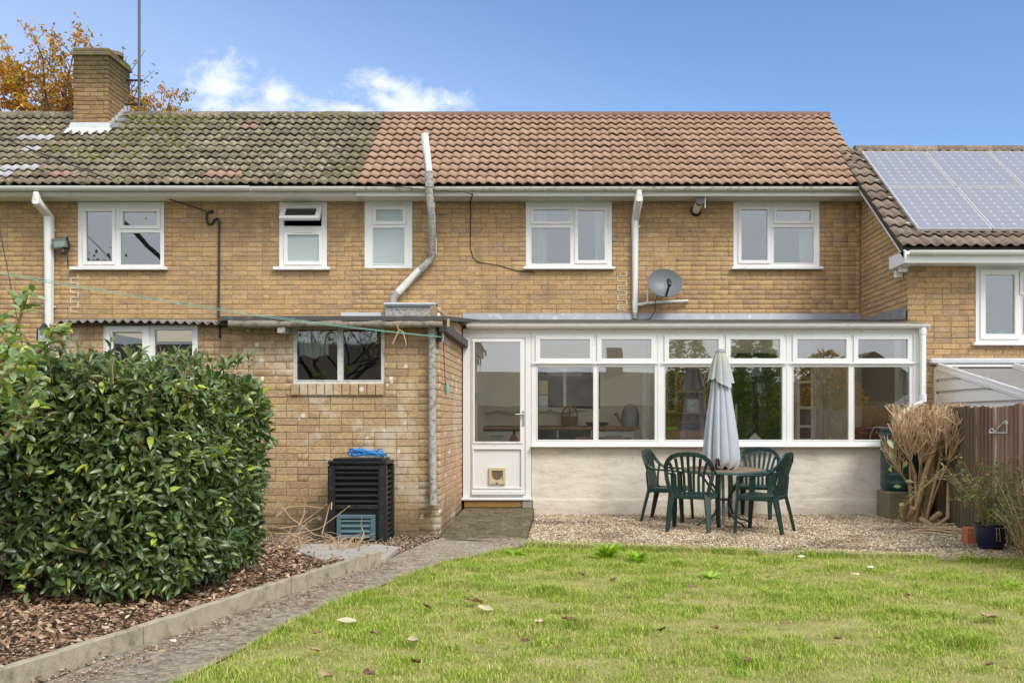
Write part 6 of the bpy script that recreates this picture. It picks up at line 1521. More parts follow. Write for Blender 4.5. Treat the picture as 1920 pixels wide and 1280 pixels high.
for i, (xy, face, lab, _) in enumerate(spots):
    c = ch0 if i == 0 else copy_tree(ch0)
    c.location = (xy[0], xy[1], .010); c.scale = (.95, .95, .98); c.rotation_euler = (0, 0, math.atan2(face[1], face[0]) + math.pi / 2)
    c['label'] = lab; c['group'] = 'green chairs around the garden table'

# ------------------------------------------------------------ laurel hedge
rng = np.random.default_rng(23)
hd = thing('laurel_hedge', 'clipped dark green laurel hedge block in the bark bed on the left', 'hedge', (-3.2, 8.0, 0))
hx0, hx1, hy0, hy1, hz0, hz1 = -4.9, -2.42, 6.62, 8.35, .0, 1.60
def hedge_surface(n):
    """points and outward normals on a soft-edged, lumpy block"""
    hc = np.array([(hx0 + hx1) / 2, (hy0 + hy1) / 2, (hz0 + hz1) / 2]); hs = np.array([(hx1 - hx0) / 2, (hy1 - hy0) / 2, (hz1 - hz0) / 2])
    u = rng.uniform(-1, 1, (n, 3)); w_ = np.array([hs[1] * hs[2] * 1.2, hs[0] * hs[2], hs[0] * hs[1]]); ax = rng.choice(3, n, p=w_ / w_.sum())
    sg = np.where(rng.random(n) < .5, -1., 1.); sg = np.where((ax == 1) & (rng.random(n) < .5), -1., sg); sg = np.where(ax == 2, np.where(rng.random(n) < .8, 1., -1.), sg); sg = np.where((ax == 0) & (rng.random(n) < .7), 1., sg)
    u[np.arange(n), ax] = sg
    # superellipsoid rounding
    ln = (np.abs(u) ** 9).sum(1) ** (1 / 9); q = u / ln[:, None]
    nr = np.sign(q) * np.abs(q) ** 7 / hs; nr /= np.linalg.norm(nr, axis=1, keepdims=True)
    p = hc + q * hs
    return p, nr
n = 42000; p, nr = hedge_surface(n)
lump = np.array([mnoise.noise((a * 1.7, b * 1.7, c * 1.7)) * .10 + mnoise.noise((a * 4.5, b * 4.5, c * 4.5)) * .07 for a, b, c in p])
# the lower edge is ragged and lifts towards the left
under = np.clip((-p[:, 0] - 3.0) * .22, 0, .4); lowcut = p[:, 2] > -.01 + under + .10 * rng.random(n)
depth = rng.random(n) ** 1.6 * .26
taper = -.0 * np.clip((p[:, 2] - 1.2) / .56, 0, 1) * (nr[:, 0] > .3) - .10 * np.clip((.6 - p[:, 2]) / .6, 0, 1) * (nr[:, 0] > .3)
p = p + nr * (lump - depth + taper)[:, None]
vis = lowcut & ((nr[:, 1] < .35) | (nr[:, 2] > .2)); p, nr, depth = p[vis], nr[vis], depth[vis]; n = len(p)
d = unit(n, (0, 0, -.12), .85) + nr * rng.uniform(.0, .75, n)[:, None]; nn = nr * .8 + unit(n, (0, 0, .55), .75)
L = rng.uniform(.040, .098, n) * (1 + .25 * (rng.random(n) < .08)); Wd = L * rng.uniform(.36, .47, n)
order = np.argsort(depth + .4 * np.abs(p[:, 0] + 2.9) * .02); front = [i for i in order if nr[i, 1] < -.5 and p[i, 0] / p[i, 1] * F + CX > 5][:300]
mask = np.ones(n, bool); mask[front] = False
rv = rng.random(n)
young = (p[:, 2] < .85) & (rng.random(n) < .36) | (rng.random(n) < .09)
v, f = leaves(p[mask], d[mask], nn[mask], L[mask], Wd[mask], fold=.22, droop=.16)
ra = np.where(young, .965 + .03 * rng.random(n), rv * .93)
me = np_mesh('foliage', v, f, np.repeat(ra[mask], 7), smooth=True); me.materials.append(M['laurel']); o = link('foliage', me, hd); o['kind'] = 'stuff'
protos = []
for k in range(4):
    v, f = leaves([(0, 0, 0)], [(1, 0, 0)], [(0, 0, 1)], 1.0, .36 + .03 * k, fold=.2 + .04 * k, droop=.1 + .05 * k); me = np_mesh('leaf', v, f, smooth=True); me.materials.append(M['laurel']); protos.append(me)
pl = Matrix.Translation(-hd.location)
for i in front:
    o = bpy.data.objects.new('leaf', protos[i % 4]); COL.objects.link(o); o.parent = hd; o.matrix_parent_inverse = pl
    xa = Vector(d[i]).normalized(); za_ = Vector(nn[i]); ya = za_.cross(xa).normalized(); za_ = xa.cross(ya); s = float(L[i])
    o.matrix_basis = Matrix.Translation(p[i]) @ Matrix(((xa.x, ya.x, za_.x), (xa.y, ya.y, za_.y), (xa.z, ya.z, za_.z))).to_4x4() @ Matrix.Scale(s, 4)
# stray shoots standing out of the clipped faces
b_, d2, n2 = [], [], []; shb = MB(); random.seed(6)
for _ in range(130):
    top_ = random.random() < .6
    a = Vector((random.uniform(hx0 + .9, hx1 - .02), random.uniform(hy0, hy1 - .4), hz1 - .02)) if top_ else Vector((random.uniform(hx0 + .9, hx1), hy0 + .02, random.uniform(.25, hz1)))
    g0 = Vector((random.gauss(0, .35), random.gauss(-.1, .3), 1)) if top_ else Vector((random.gauss(0, .4), -.8, random.uniform(.2, 1)))
    g0.normalize(); ln = random.uniform(.07, .20); shb.tube([a - g0 * .1, a + g0 * ln], [.004, .0025], 4)
    for k in range(random.randint(5, 9)):
        q = a + g0 * ln * random.uniform(.2, 1.02); b_.append(tuple(q)); v_ = g0 * .6 + Vector((random.gauss(0, .7), random.gauss(0, .7), random.gauss(.1, .4))); d2.append(tuple(v_)); n2.append((random.gauss(0, .4), random.gauss(-.4, .4), 1))
shb.build('shoots', M['stem'], hd)['kind'] = 'stuff'
m_ = len(b_); v, f = leaves(b_, d2, n2, rng.uniform(.05, .10, m_), rng.uniform(.022, .042, m_), fold=.22, droop=.16); me = np_mesh('shoot_leaves', v, f, np.repeat(.55 + .44 * rng.random(m_), 7), smooth=True); me.materials.append(M['laurel']); o = link('shoot_leaves', me, hd); o['kind'] = 'stuff'
# branches inside
random.seed(9); mb = MB()
for _ in range(170):
    a = Vector((random.uniform(hx0 + .5, hx1 - .4), random.uniform(hy0 + .45, hy1 - .3), 0)); b = Vector((a.x + random.uniform(-.5, .5), a.y + random.uniform(-.45, .3), random.uniform(.8, 1.55)))
    m_ = a.lerp(b, .5) + Vector((random.uniform(-.1, .1), random.uniform(-.1, .1), 0)); mb.tube([a, m_, b], [.016, .011, .005], 5)
mb.build('branches', M['bark'], hd)['kind'] = 'stuff'
v, f = [], []
# inner leaves, deep in shade
q, nq = hedge_surface(9000); ok = (nq[:, 1] < .6) & (q[:, 2] > .25 + np.clip((-q[:, 0] - 3.0) * .2, 0, .45)); q, nq = q[ok], nq[ok]; q = q - nq * rng.uniform(.28, .55, (len(q), 1)); m_ = len(q)
leaf_obj('inner_foliage', q, unit(m_), nq + unit(m_) * .6, rng.uniform(.09, .15, m_), rng.uniform(.05, .07, m_), M['laurel'], hd, 'stuff')

# young apple-like shrub at the far left: branches reach into the picture
ap = thing('leafy_shrub', 'pale green broad-leaved shrub branches entering beside the laurel hedge', 'shrub', (-3.75, 6.3, 0))
Ya = 6.3
def pa_(a, b, dy=0): return P(a - 8, b + 24, Ya + dy)
brs = [[(-160, 1250, 0), (-110, 900, 0), (-40, 760, .05), (20, 640, 0), (50, 560, -.05), (58, 530, -.1)], [(-40, 760, .05), (20, 700, .2), (60, 655, .25), (108, 598, .3), (125, 592, .3)],
       [(-110, 900, 0), (-30, 860, -.2), (30, 780, -.25), (62, 700, -.3), (70, 650, -.3)], [(-110, 900, 0), (-60, 700, .2), (-10, 600, .2), (15, 560, .25)], [(20, 700, .2), (-30, 690, 0), (-10, 650, -.1), (25, 620, -.1)], [(30, 780, -.25), (60, 760, -.3), (85, 715, -.3)], [(-40, 760, 0), (0, 740, -.3), (10, 690, -.35), (40, 655, -.35)]]
mb = MB(); ctr = []
for br in brs:
    ps = [pa_(a, b, c) for a, b, c in br]; mb.tube(ps, [.016 - .010 * i / len(ps) for i in range(len(ps))], 6)
    for i in range(len(ps) - 1):
        k0 = 0 if ps[i].x > -4.2 else 1
        for k in range(9 if k0 == 0 else 4): ctr.append((ps[i].lerp(ps[i + 1], random.random()), (ps[i + 1] - ps[i]).normalized()))
mb.build('branch', M['stem'], ap, smooth=True)
base, dr, nrm_ = [], [], []
for c_, t_ in ctr:
    for k in range(random.randint(2, 4)):
        base.append(tuple(c_ + Vector((random.gauss(0, .02), random.gauss(0, .03), random.gauss(0, .02))))); v_ = Vector((random.gauss(0, 1), random.gauss(0, 1), random.gauss(-.1, .6))) + t_ * .8; dr.append(tuple(v_)); nrm_.append((random.gauss(0, .5), random.gauss(-.3, .5), 1))
for k in range(150):
    base.append(tuple(pa_(random.uniform(-60, 70), random.uniform(625, 800), random.uniform(-.35, .35)))); dr.append((random.gauss(0, 1), random.gauss(0, 1), random.gauss(-.2, .6))); nrm_.append((random.gauss(0, .5), random.gauss(-.3, .5), 1))
m_ = len(base); print('apple leaves', m_)
L = rng.uniform(.055, .10, m_); order = sorted(range(m_), key=lambda i: -base[i][0])
big = set(order[:260]); restm = np.array([i not in big for i in range(m_)])
ba, da, na = np.array(base), np.array(dr), np.array(nrm_)
if restm.any(): leaf_obj('foliage', ba[restm], da[restm], na[restm], L[restm], L[restm] * .5, M['apple'], ap, 'stuff', fold=.25, droop=.22)
protos = []
for k in range(4):
    v, f = leaves([(0, 0, 0)], [(1, 0, 0)], [(0, 0, 1)], 1.0, .46 + .04 * k, fold=.2 + .05 * k, droop=.12 + .07 * k); me = np_mesh('leaf', v, f, smooth=True); me.materials.append(M['apple']); protos.append(me)
def place_leaf(parent, mesh, p_, d_, n_, s, name='leaf', pl=None):
    o = bpy.data.objects.new(name, mesh); COL.objects.link(o)
    if parent: o.parent = parent; o.matrix_parent_inverse = Matrix.Translation(-parent.location)
    xa = Vector(d_).normalized(); za_ = Vector(n_); ya = za_.cross(xa).normalized(); za_ = xa.cross(ya)
    o.matrix_basis = Matrix.Translation(p_) @ Matrix(((xa.x, ya.x, za_.x), (xa.y, ya.y, za_.y), (xa.z, ya.z, za_.z))).to_4x4() @ Matrix.Scale(float(s), 4); return o
for i in big: place_leaf(ap, protos[i % 4], ba[i], da[i], na[i], L[i])

# ------------------------------------------------------------ trees
def branching(mb, p, d_, length, r, depth, tips, spread=.55, up=.12, rs=random):
    q = p; pts = [p]; n_ = 3; rr = [r]
    for k in range(n_):
        d_ = (d_ + Vector((rs.gauss(0, .16), rs.gauss(0, .16), rs.gauss(up * .3, .1)))).normalized(); q = q + d_ * length / n_; pts.append(q); rr.append(r * (1 - .45 * (k + 1) / n_))
        if depth <= 1: tips.append((q, d_))
    mb.tube(pts, rr, 6 if r > .03 else 4, cap=False)
    if depth == 0: return
    for k in range(rs.choice((2, 3, 3))):
        a = d_.orthogonal().normalized(); a.rotate(Matrix.Rotation(rs.uniform(0, 6.28), 3, d_)); nd = (d_ + a * rs.uniform(.5, 1) * spread * 1.5 + Vector((0, 0, up))).normalized()
        branching(mb, pts[rs.choice((-1, -1, -2))], nd, length * rs.uniform(.62, .85), rr[-1] * .72, depth - 1, tips, spread, up, rs)
def tree(name, label, loc, height, mat, nleaf, lsize, seed, depth=5, spread=.55, trunk=.3, r=.2, clus=.35, keep=1.0, group=None):
    rs = random.Random(seed); t = thing(name, label, 'tree', loc, group); mb = MB(); tips = []
    h = height * trunk; pts = [Vector(loc) + Vector((0, 0, h * k / 4)) + Vector((rs.gauss(0, .05), rs.gauss(0, .05), 0)) * (k > 0) for k in range(5)]
    mb.tube(pts, [r * (1.25 - .09 * k) for k in range(5)], 10)
    for k in range(5):
        a = k * 1.26 + rs.uniform(-.3, .3); branching(mb, pts[-1] - Vector((0, 0, rs.uniform(0, h * .25))), Vector((math.cos(a) * spread, math.sin(a) * spread, .8)).normalized(), height * .24, r * .55, depth - 1, tips, spread, .12, rs)
    mb.build('trunk', M['bark'], t)
    rg = np.random.default_rng(seed); tips = [q for q in tips if rs.random() < keep]
    P_ = np.array([tuple(q[0]) for q in tips]); idx = rg.integers(0, len(P_), nleaf); b = P_[idx] + rg.normal(0, clus, (nleaf, 3)) * np.array([1, 1, .7])
    d_ = rg.normal(0, 1, (nleaf, 3)); d_[:, 2] -= .3; nn_ = rg.normal(0, .6, (nleaf, 3)); nn_[:, 2] += .8
    v, f = leaves(b, d_, nn_, rg.uniform(.7, 1.3, nleaf) * lsize, rg.uniform(.45, .6, nleaf) * lsize)
    cl = rg.random(len(P_)); ra = np.clip(cl[idx] * .6 + rg.random(nleaf) * .4, 0, .999)
    me = np_mesh('crown', v, f, np.repeat(ra, 7)); me.materials.append(mat); link('crown', me, t); return t
def crowned(name, label, base, fork, cen, rad, nb, nleaf, ls, mat, seed, thin=0.0):
    """trunk, limbs reaching to points spread through a dome, twigs and leaf sprays along their outer halves"""
    rs = random.Random(seed); t = thing(name, label, 'tree', base); mb = MB(); base, fork, cen = Vector(base), Vector(fork), Vector(cen)
    mb.tube([base, base.lerp(fork, .5) + Vector((.1, 0, 0)), fork], [.34, .28, .22], 10); sp_ = []
    for k in range(nb):
        while True:
            u = Vector((rs.uniform(-1, 1), rs.uniform(-1, 1), rs.uniform(-.75, 1)))
            if .45 < u.length < 1: break
        e = cen + Vector((u.x * rad[0], u.y * rad[1], u.z * rad[2])); m1 = fork.lerp(e, .4) + Vector((rs.gauss(0, .25), rs.gauss(0, .25), .35)); m2 = fork.lerp(e, .75) + Vector((rs.gauss(0, .2), rs.gauss(0, .2), .2))
        mb.tube([fork, m1, m2, e], [.085, .05, .028, .008], 5, cap=False)
        w_ = 1.0 if rs.random() > thin * max(0, (u.x + .2)) else .18
        for j in range(10):
            s0 = m1.lerp(m2, rs.random()) if j < 3 else m2.lerp(e, rs.random()); dd = Vector((rs.gauss(0, 1), rs.gauss(0, 1), rs.gauss(.35, .6))).normalized() + u * .5; e2 = s0 + dd * rs.uniform(.35, .9); mb.tube([s0, s0.lerp(e2, .5) + Vector((rs.gauss(0, .06), 0, .06)), e2], [.014, .010, .005], 4, cap=False); sp_.append((s0, e2, w_))
    mb.build('trunk', M['bark'], t); rg = np.random.default_rng(seed)
    A = np.array([tuple(q[0]) for q in sp_]); B_ = np.array([tuple(q[1]) for q in sp_]); pr = np.array([q[2] for q in sp_]) * rg.uniform(.2, 1.6, len(sp_)); pr /= pr.sum()
    i = rg.choice(len(sp_), nleaf, p=pr); b = A[i] + (B_[i] - A[i]) * rg.uniform(.2, 1.08, (nleaf, 1)) + rg.normal(0, .085, (nleaf, 3)); d_ = rg.normal(0, 1, (nleaf, 3)); d_[:, 2] -= .2; nn_ = rg.normal(0, .7, (nleaf, 3)); nn_[:, 2] += .7
    v, f = leaves(b, d_, nn_, rg.uniform(.7, 1.3, nleaf) * ls, rg.uniform(.45, .65, nleaf) * ls); cl = rg.random(len(sp_)); me = np_mesh('crown', v, f, np.repeat(np.clip(cl[i] * .7 + rg.random(nleaf) * .3, 0, .999), 7)); me.materials.append(mat); link('crown', me, t)
crowned('beech_tree', 'orange-leaved autumn tree rising behind the ridge and the brick chimney', (-15.0, 31, -2), (-15.0, 31, 6.5), (-15.0, 31, 9.0), (3.9, 2.6, 3.75), 150, 44000, .125, M['beech'], 5, .45)

# cut-back shrub with bare tan stems by the fence
sh = thing('pruned_shrub', 'hard-pruned shrub of bare tan stems between water butt and fence', 'shrub', (4.25, 12.1, 0))
random.seed(17); tw = MB(); tips = []
b0 = Vector((4.22, 12.1, 0))
targets = [(3.86, 12.0, .88), (3.95, 11.8, 1.15), (4.05, 12.1, 1.3), (4.15, 11.7, 1.05), (4.22, 12.0, 1.35), (4.35, 11.8, 1.1), (4.45, 11.7, 1.3), (4.55, 11.9, 1.4), (4.32, 11.5, 1.25), (4.48, 11.35, 1.12), (4.02, 11.75, 1.2)]
for k, t_ in enumerate(targets):
    t_ = Vector(t_); st_ = b0 + Vector((random.uniform(-.13, .13), random.uniform(-.1, .1), 0)); m1 = st_.lerp(t_, .45) + Vector((random.uniform(-.05, .05), random.uniform(-.05, .05), .08)); r0 = random.uniform(.012, .022)
    if k in (5, 8): r0 = .04
    fork = st_.lerp(t_, .80)
    mb = MB(); mb.tube([st_, m1, fork], [r0, r0 * .8, r0 * .62], 8); mb.build('stem', M['stem'], sh, smooth=True)
    for j in range(20):
        a = fork.lerp(m1, random.uniform(0, .6)); e_ = t_ + Vector((random.gauss(0, .11), random.gauss(0, .12), random.gauss(.03, .09))); m2 = a.lerp(e_, .5) + Vector((random.gauss(0, .03), random.gauss(0, .03), random.gauss(0, .03)))
        e_.z = min(e_.z, 1.42); rr = random.uniform(.0035, .0085); tw.tube([a, m2, e_], [rr * 1.3, rr, rr * .9], 5)
        for _ in range(5):
            s0 = m2.lerp(e_, random.uniform(-.3, .9)); e2 = s0 + Vector((random.gauss(0, .05), random.gauss(-.01, .05), random.gauss(.11, .05))); e2.z = min(e2.z, 1.43); m3 = s0.lerp(e2, .5) + Vector((random.gauss(0, .012), random.gauss(0, .012), random.gauss(0, .01))); r2 = random.uniform(.002, .0055); tw.tube([s0, m3, e2], [r2, r2 * .9, r2 * .8], 4)
tw.build('twigs', M['twig'], sh, smooth=True)['kind'] = 'stuff'
for k, (dx_, dy_) in enumerate(((-.16, -.02), (-.1, .03), (.1, -.05))):
    mb = MB(); a = b0 + Vector((dx_, dy_, 0)); b = a + Vector((-.08 + .09 * k, -.16, .24 - .05 * k)); mb.tube([a, b], [.04, .034], 10); mb.build('cut_stump', M['stem'], sh, smooth=True)
    mb = MB(); dd = (b - a).normalized(); mb.tube([b, b + dd * .003], [.0335, .033], 10); mb.build('cut_face', M['wood_cut'], sh)
mb = MB(); mb.tube([b0 + Vector((.05, -.05, .02)), b0 + Vector((-.02, -.22, .07)), b0 + Vector((.1, -.32, -.02)), b0 + Vector((.26, -.3, .1)), b0 + Vector((.3, -.2, .5))], [.028, .027, .025, .022, .018], 8); mb.build('stem', M['stem'], sh, smooth=True)
base = []; 
for (a, b) in ((1664, 823), (1668, 845), (1672, 873), (1690, 810), (1697, 902), (1675, 912), (1699, 862), (1735, 812), (1750, 838), (1730, 830), (1746, 840)): base.append(tuple(P(a, b, 11.75)))
m_ = len(base); d_ = rng.normal(0, 1, (m_, 3)); nn_ = rng.normal(0, .5, (m_, 3)) + (0, -.6, .8)
for i in range(m_): place_leaf(sh, protos[i % 4], base[i], d_[i], nn_[i], random.uniform(.09, .14))
random.seed(31)
for k in range(9):
    a = Vector((4.1 + random.uniform(-.4, .5), 11.3 + random.uniform(-.5, .5), .03)); b = a + Vector((random.uniform(.2, .6), -random.uniform(.05, .5), random.uniform(-.01, .03)))
    mb = MB(); mb.tube([a, a.lerp(b, .5) + Vector((0, .03, .01)), b], [.009, .008, .005], 5); tag(mb.build('fallen_twig', M['twig'], smooth=True), 'dry cut twig lying on the gravel below the pruned shrub', 'twig', 'cut twigs on the gravel')

# water butt
wb = thing('water_butt', 'dark green ribbed water butt on a block in the corner by the fence', 'water butt', (4.22, 12.62, 0))
c_ = Vector((4.22, 12.62, 0)); mb = MB(); pr = [(.235, .36)]
for z in (.40, .5, .6, .7, .8, .9, 1.0): pr += [(.262, z), (.268, z + .06), (.262, z + .068), (.262, z + .09)]
pr += [(.25, 1.09), (.24, 1.10)]; mb.lathe(c_, pr, 28); mb.build('barrel', M['butt'], wb, smooth=True)
mb = MB(); mb.lathe(c_ + Vector((0, 0, 1.1)), [(.262, 0), (.262, .03), (.1, .045)], 28); mb.build('lid', M['butt'], wb, smooth=True)
mb = MB(); mb.box(c_.x - .25, c_.x + .25, c_.y - .25, c_.y + .25, 0, .355); mb.build('base_block', simple('mossy_block', (.20, .17, .10), .95, .3, 10, .6), wb, bevel=.015)

# pots by the fence
pp = thing('potted_shrub', 'dark blue glazed pot with wispy pale green shrub against the fence', 'potted plant', (4.02, 9.62, 0))
c_ = Vector((4.05, 9.60, .01)); mb = MB(); mb.lathe(c_, [(.105, 0), (.13, .06), (.145, .16), (.148, .22), (.155, .225), (.155, .245), (.14, .245), (.135, .2)], 28); mb.build('pot', M['bluepot'], pp, smooth=True)
mb = MB(); mb.lathe(c_ + Vector((0, 0, .18)), [(.13, 0), (.13, .012)], 16); mb.build('compost', M['soil'], pp)
random.seed(41); base, dr, nrm_ = [], [], []; mb = MB()
def vine(pts, n_l, spread, r=.0035):
    ps = [Vector(q) for q in pts]; mb.tube(ps, [r * (1 - .5 * i / len(ps)) for i in range(len(ps))], 5)
    for i in range(len(ps) - 1):
        for k in range(n_l):
            q = ps[i].lerp(ps[i + 1], random.random()); dd = Vector((random.gauss(0, 1), random.gauss(0, 1), random.gauss(0, .7))); base.append(tuple(q + Vector((random.gauss(0, spread), random.gauss(0, spread), random.gauss(0, spread))))); dr.append(tuple(dd)); nrm_.append((random.gauss(0, .5), random.gauss(-.4, .5), 1))
top = c_ + Vector((0, 0, .2))
for k in range(46):
    a = random.uniform(0, 6.28); rad = random.uniform(.05, .42); hgt = random.uniform(.25, .62) * (1.25 - rad); e_ = top + Vector((rad * math.cos(a) * 1.15 - .05, rad * math.sin(a) * .8 - .12, hgt)); e_.x = min(e_.x, 4.22)
    vine([top + Vector((random.uniform(-.06, .06), random.uniform(-.06, .06), 0)), top.lerp(e_, .5) + Vector((0, 0, .06)), e_, e_ + Vector((math.cos(a) * .1, -.03, random.uniform(-.06, .05)))], 9, .03)
for k in range(5): vine([top, top + Vector((-.15, .1, .3)), top + Vector((-.34, .25, .46 + .03 * k)), top + Vector((-.5 - .05 * k, .35, .42 - .06 * k)), top + Vector((-.62 - .03 * k, .42, .34 - .07 * k))], 9, .02)
for k in range(4):
    a = random.uniform(-2.6, -.4); vine([top, top + Vector((.16 * math.cos(a), .2 * math.sin(a), .02)), top + Vector((.2 * math.cos(a), .23 * math.sin(a), -.10))], 1, .01, .003)
mb.build('stems', M['twig'], pp)['kind'] = 'stuff'
m_ = len(base); leaf_obj('foliage', base, dr, nrm_, rng.uniform(.022, .055, m_), rng.uniform(.009, .02, m_), M['nandina'], pp, 'stuff')
# taller clump behind, right edge of the picture
pg = thing('wispy_shrub', 'wispy yellow-green shrub hanging over the fence foot at the right edge', 'shrub', (4.05, 8.7, 0)); base, dr, nrm_ = [], [], []; mb = MB(); top = Vector((4.06, 8.85, 0))
for k in range(40):
    a = random.uniform(0, 6.28); rad = random.uniform(.05, .38); e_ = top + Vector((rad * math.cos(a) * .55 - .04, rad * math.sin(a) * 1.5, random.uniform(.35, .80))); e_.x = min(e_.x, 4.17)
    vine([top + Vector((random.uniform(-.05, .05), random.uniform(-.1, .1), 0)), top.lerp(e_, .5) + Vector((0, 0, .08)), e_, e_ + Vector((random.gauss(0, .05), -.06, random.uniform(-.1, .05)))], 10, .035)
mb.build('stems', M['twig'], pg)['kind'] = 'stuff'
m_ = len(base); leaf_obj('foliage', base, dr, nrm_, rng.uniform(.022, .055, m_), rng.uniform(.008, .018, m_), M['nandina'], pg, 'stuff')
tp = thing('terracotta_pot', 'small square terracotta pot with raised flower pattern beside the blue pot', 'pot', (X(1822, 10.0), 10.0, .01)); c_ = Vector((X(1823, 10.0), 10.0, .01))
mb = MB(); mb.add([(c_.x - .082, c_.y - .07, .01), (c_.x + .078, c_.y - .07, .01), (c_.x + .078, c_.y + .09, .01), (c_.x - .082, c_.y + .09, .01), (c_.x - .072, c_.y - .06, .175), (c_.x + .075, c_.y - .06, .175), (c_.x + .075, c_.y + .085, .175), (c_.x - .072, c_.y + .085, .175)], [(3, 2, 1, 0), (4, 5, 6, 7), (0, 1, 5, 4), (1, 2, 6, 5), (2, 3, 7, 6), (3, 0, 4, 7)]); mb.build('pot_body', M['terracotta'], tp, bevel=.008)
for k in range(3):
    for j in range(5):
        a = j * 1.257; mb = MB(); q = c_ + Vector((-.045 + .045 * k + .012 * math.cos(a), -.066, .12 + .012 * math.sin(a))); mb.lathe(q, [(.006, -.004), (.006, .004)], 6); mb.build('flower_relief', M['wood_cut'], tp)

# ------------------------------------------------------------ dead stalks before the bin
ds_ = thing('dead_stalks', 'tangle of dry tan plant stalks between hedge and compost bin', 'plant', (X(600, 9.6), 9.6, 0)); random.seed(12); mb = MB()
for k in range(34):
    a = G(random.uniform(515, 690), random.uniform(1010, 1040)); 
    ln = random.uniform(.15, .55); an = random.uniform(-2.6, 1.2); pts = [a]; d_ = Vector((math.cos(an), math.sin(an) * .5, random.uniform(.3, 1.6))).normalized()
    for i in range(6):
        d_ = (d_ + Vector((random.gauss(0, .22), random.gauss(0, .2), random.gauss(-.24, .14)))).normalized(); q = pts[-1] + d_ * ln / 6; q.z = max(q.z, .012); pts.append(q)
    r = random.uniform(.003, .006); mb.tube(pts, [r * (1 - .09 * i) for i in range(7)], 5)
for cx_ in (668, 640, 560):
    for k in range(26):
        a = G(cx_ + random.gauss(0, 7), 1036 + random.uniform(-6, 4)); an = random.uniform(0, 6.28); h_ = random.uniform(.05, .2); mb.tube([a, a + Vector((math.cos(an) * h_ * .5, math.sin(an) * h_ * .3, h_ * .8)), a + Vector((math.cos(an) * h_ * 1.0, math.sin(an) * h_ * .6, h_ * .9))], [.004, .003, .0025], 4)
mb.build('stalks', M['strawstem'], ds_, smooth=True)['kind'] = 'stuff'
for pts in ([(518, 968), (540, 950), (575, 948), (605, 952)], [(604, 1000), (612, 970), (618, 945), (622, 942), (621, 955)], [(524, 990), (560, 985), (600, 955), (612, 945)], [(560, 915), (572, 940), (570, 965), (560, 985)], [(515, 1000), (560, 1000), (600, 990), (640, 960), (655, 948)], [(678, 968), (677, 985), (682, 1000), (678, 1012), (670, 1020)], [(520, 940), (545, 970), (590, 1002), (630, 1010)]):
    mb = MB(); mb.tube([P(a, b, 9.75 + .1 * math.sin(i)) for i, (a, b) in enumerate(pts)], .0055, 5); mb.build('stalk', M['strawstem'], ds_, smooth=True)

# ------------------------------------------------------------ fallen leaves and weeds on the lawn
random.seed(77)
def crumpled(curl):
    """a small leaf sheet, irregular outline, cupped and buckled"""
    n1_, n2_ = 7, 4; vs = []; sd1, sd2, cu = random.uniform(0, 50), random.uniform(0, 50), random.uniform(.4, 1.0) * curl * 2.2
    for i in range(n1_ + 1):
        t = i / n1_; hw = .26 * (math.sin(math.pi * min(1, t * .92 + .06)) ** .8) * (1 + .45 * mnoise.noise((t * 4, sd1, 0)))
        for j in range(n2_ + 1):
            u = (j / n2_ - .5) * 2; x = t - .5; y = u * hw; z = cu * (u * u * hw * .9 + (t - .4) ** 2 * .5) + .45 * curl * mnoise.noise((t * 3.3, u * 1.7 + sd2, sd1))
            vs.append((x, y, max(z, -.05)))
    fs = [(i * (n2_ + 1) + j, (i + 1) * (n2_ + 1) + j, (i + 1) * (n2_ + 1) + j + 1, i * (n2_ + 1) + j + 1) for i in range(n1_) for j in range(n2_)]
    return vs, fs
def fallen(label, pxx, pyy, s, mat, group=None, curl=.3):
    vs, fs = crumpled(curl); me = bpy.data.meshes.new('fallen_leaf'); me.from_pydata(vs, [], fs); me.materials.append(mat); me.polygons.foreach_set('use_smooth', [True] * len(fs))
    g_ = G(pxx, pyy, .03); an = random.uniform(-.5, .5) + (math.pi if random.random() < .5 else 0); o = place_leaf(None, me, g_ + Vector((0, 0, .012)), (math.cos(an), math.sin(an), random.uniform(-.05, .25)), (random.gauss(0, .3), -.35 + random.gauss(0, .3), 1), s, 'fallen_leaf'); tag(o, label, 'leaf', group)
GL = 'fallen leaves on the lawn'
fallen('large pale yellow leaf lying on the lawn beside the path', 650, 1166, .115, M['fallen_pale'], GL, .1)
fallen('crumpled brown leaf nearest the middle of the lawn', 889, 1131, .11, M['fallen'], GL, .5)
fallen('pale tan leaf lying just right of a crumpled brown leaf', 910, 1143, .10, M['fallen_pale'], GL)
fallen('dark curled brown leaf in the grass below the garden table', 1066, 1165, .085, M['fallen'], GL, .5)
fallen('long dark brown leaf at the right side of the lawn', 1852, 1160, .13, M['fallen'], GL, .4)
fallen('reddish brown leaf lying in grass before the green chairs', 1298, 1103, .07, M['fallen'], GL, .3)
fallen('brown leaf on the lawn below the blue pot', 1855, 1250, .06, M['fallen'], GL, .3)
for (a, b, s) in ((800, 1140, .07), (775, 1205, .07), (1010, 1170, .06), (940, 1075, .05), (1150, 1090, .05), (1175, 1122, .06), (590, 1222, .06), (610, 1270, .07), (690, 1268, .06), (595, 1190, .05), (1440, 1085, .04), (1475, 1172, .05), (1600, 1078, .05), (1340, 1180, .05), (1090, 1080, .05), (985, 1205, .05), (1240, 1185, .06), (780, 1245, .05), (700, 1190, .05), (1700, 1120, .05), (1570, 1200, .05), (1400, 1240, .05)):
    fallen('small dry leaf lying in the lawn grass', a, b, s, M['fallen'] if random.random() < .85 else M['litter'], 'small dry leaves in the grass', random.uniform(.3, .8))
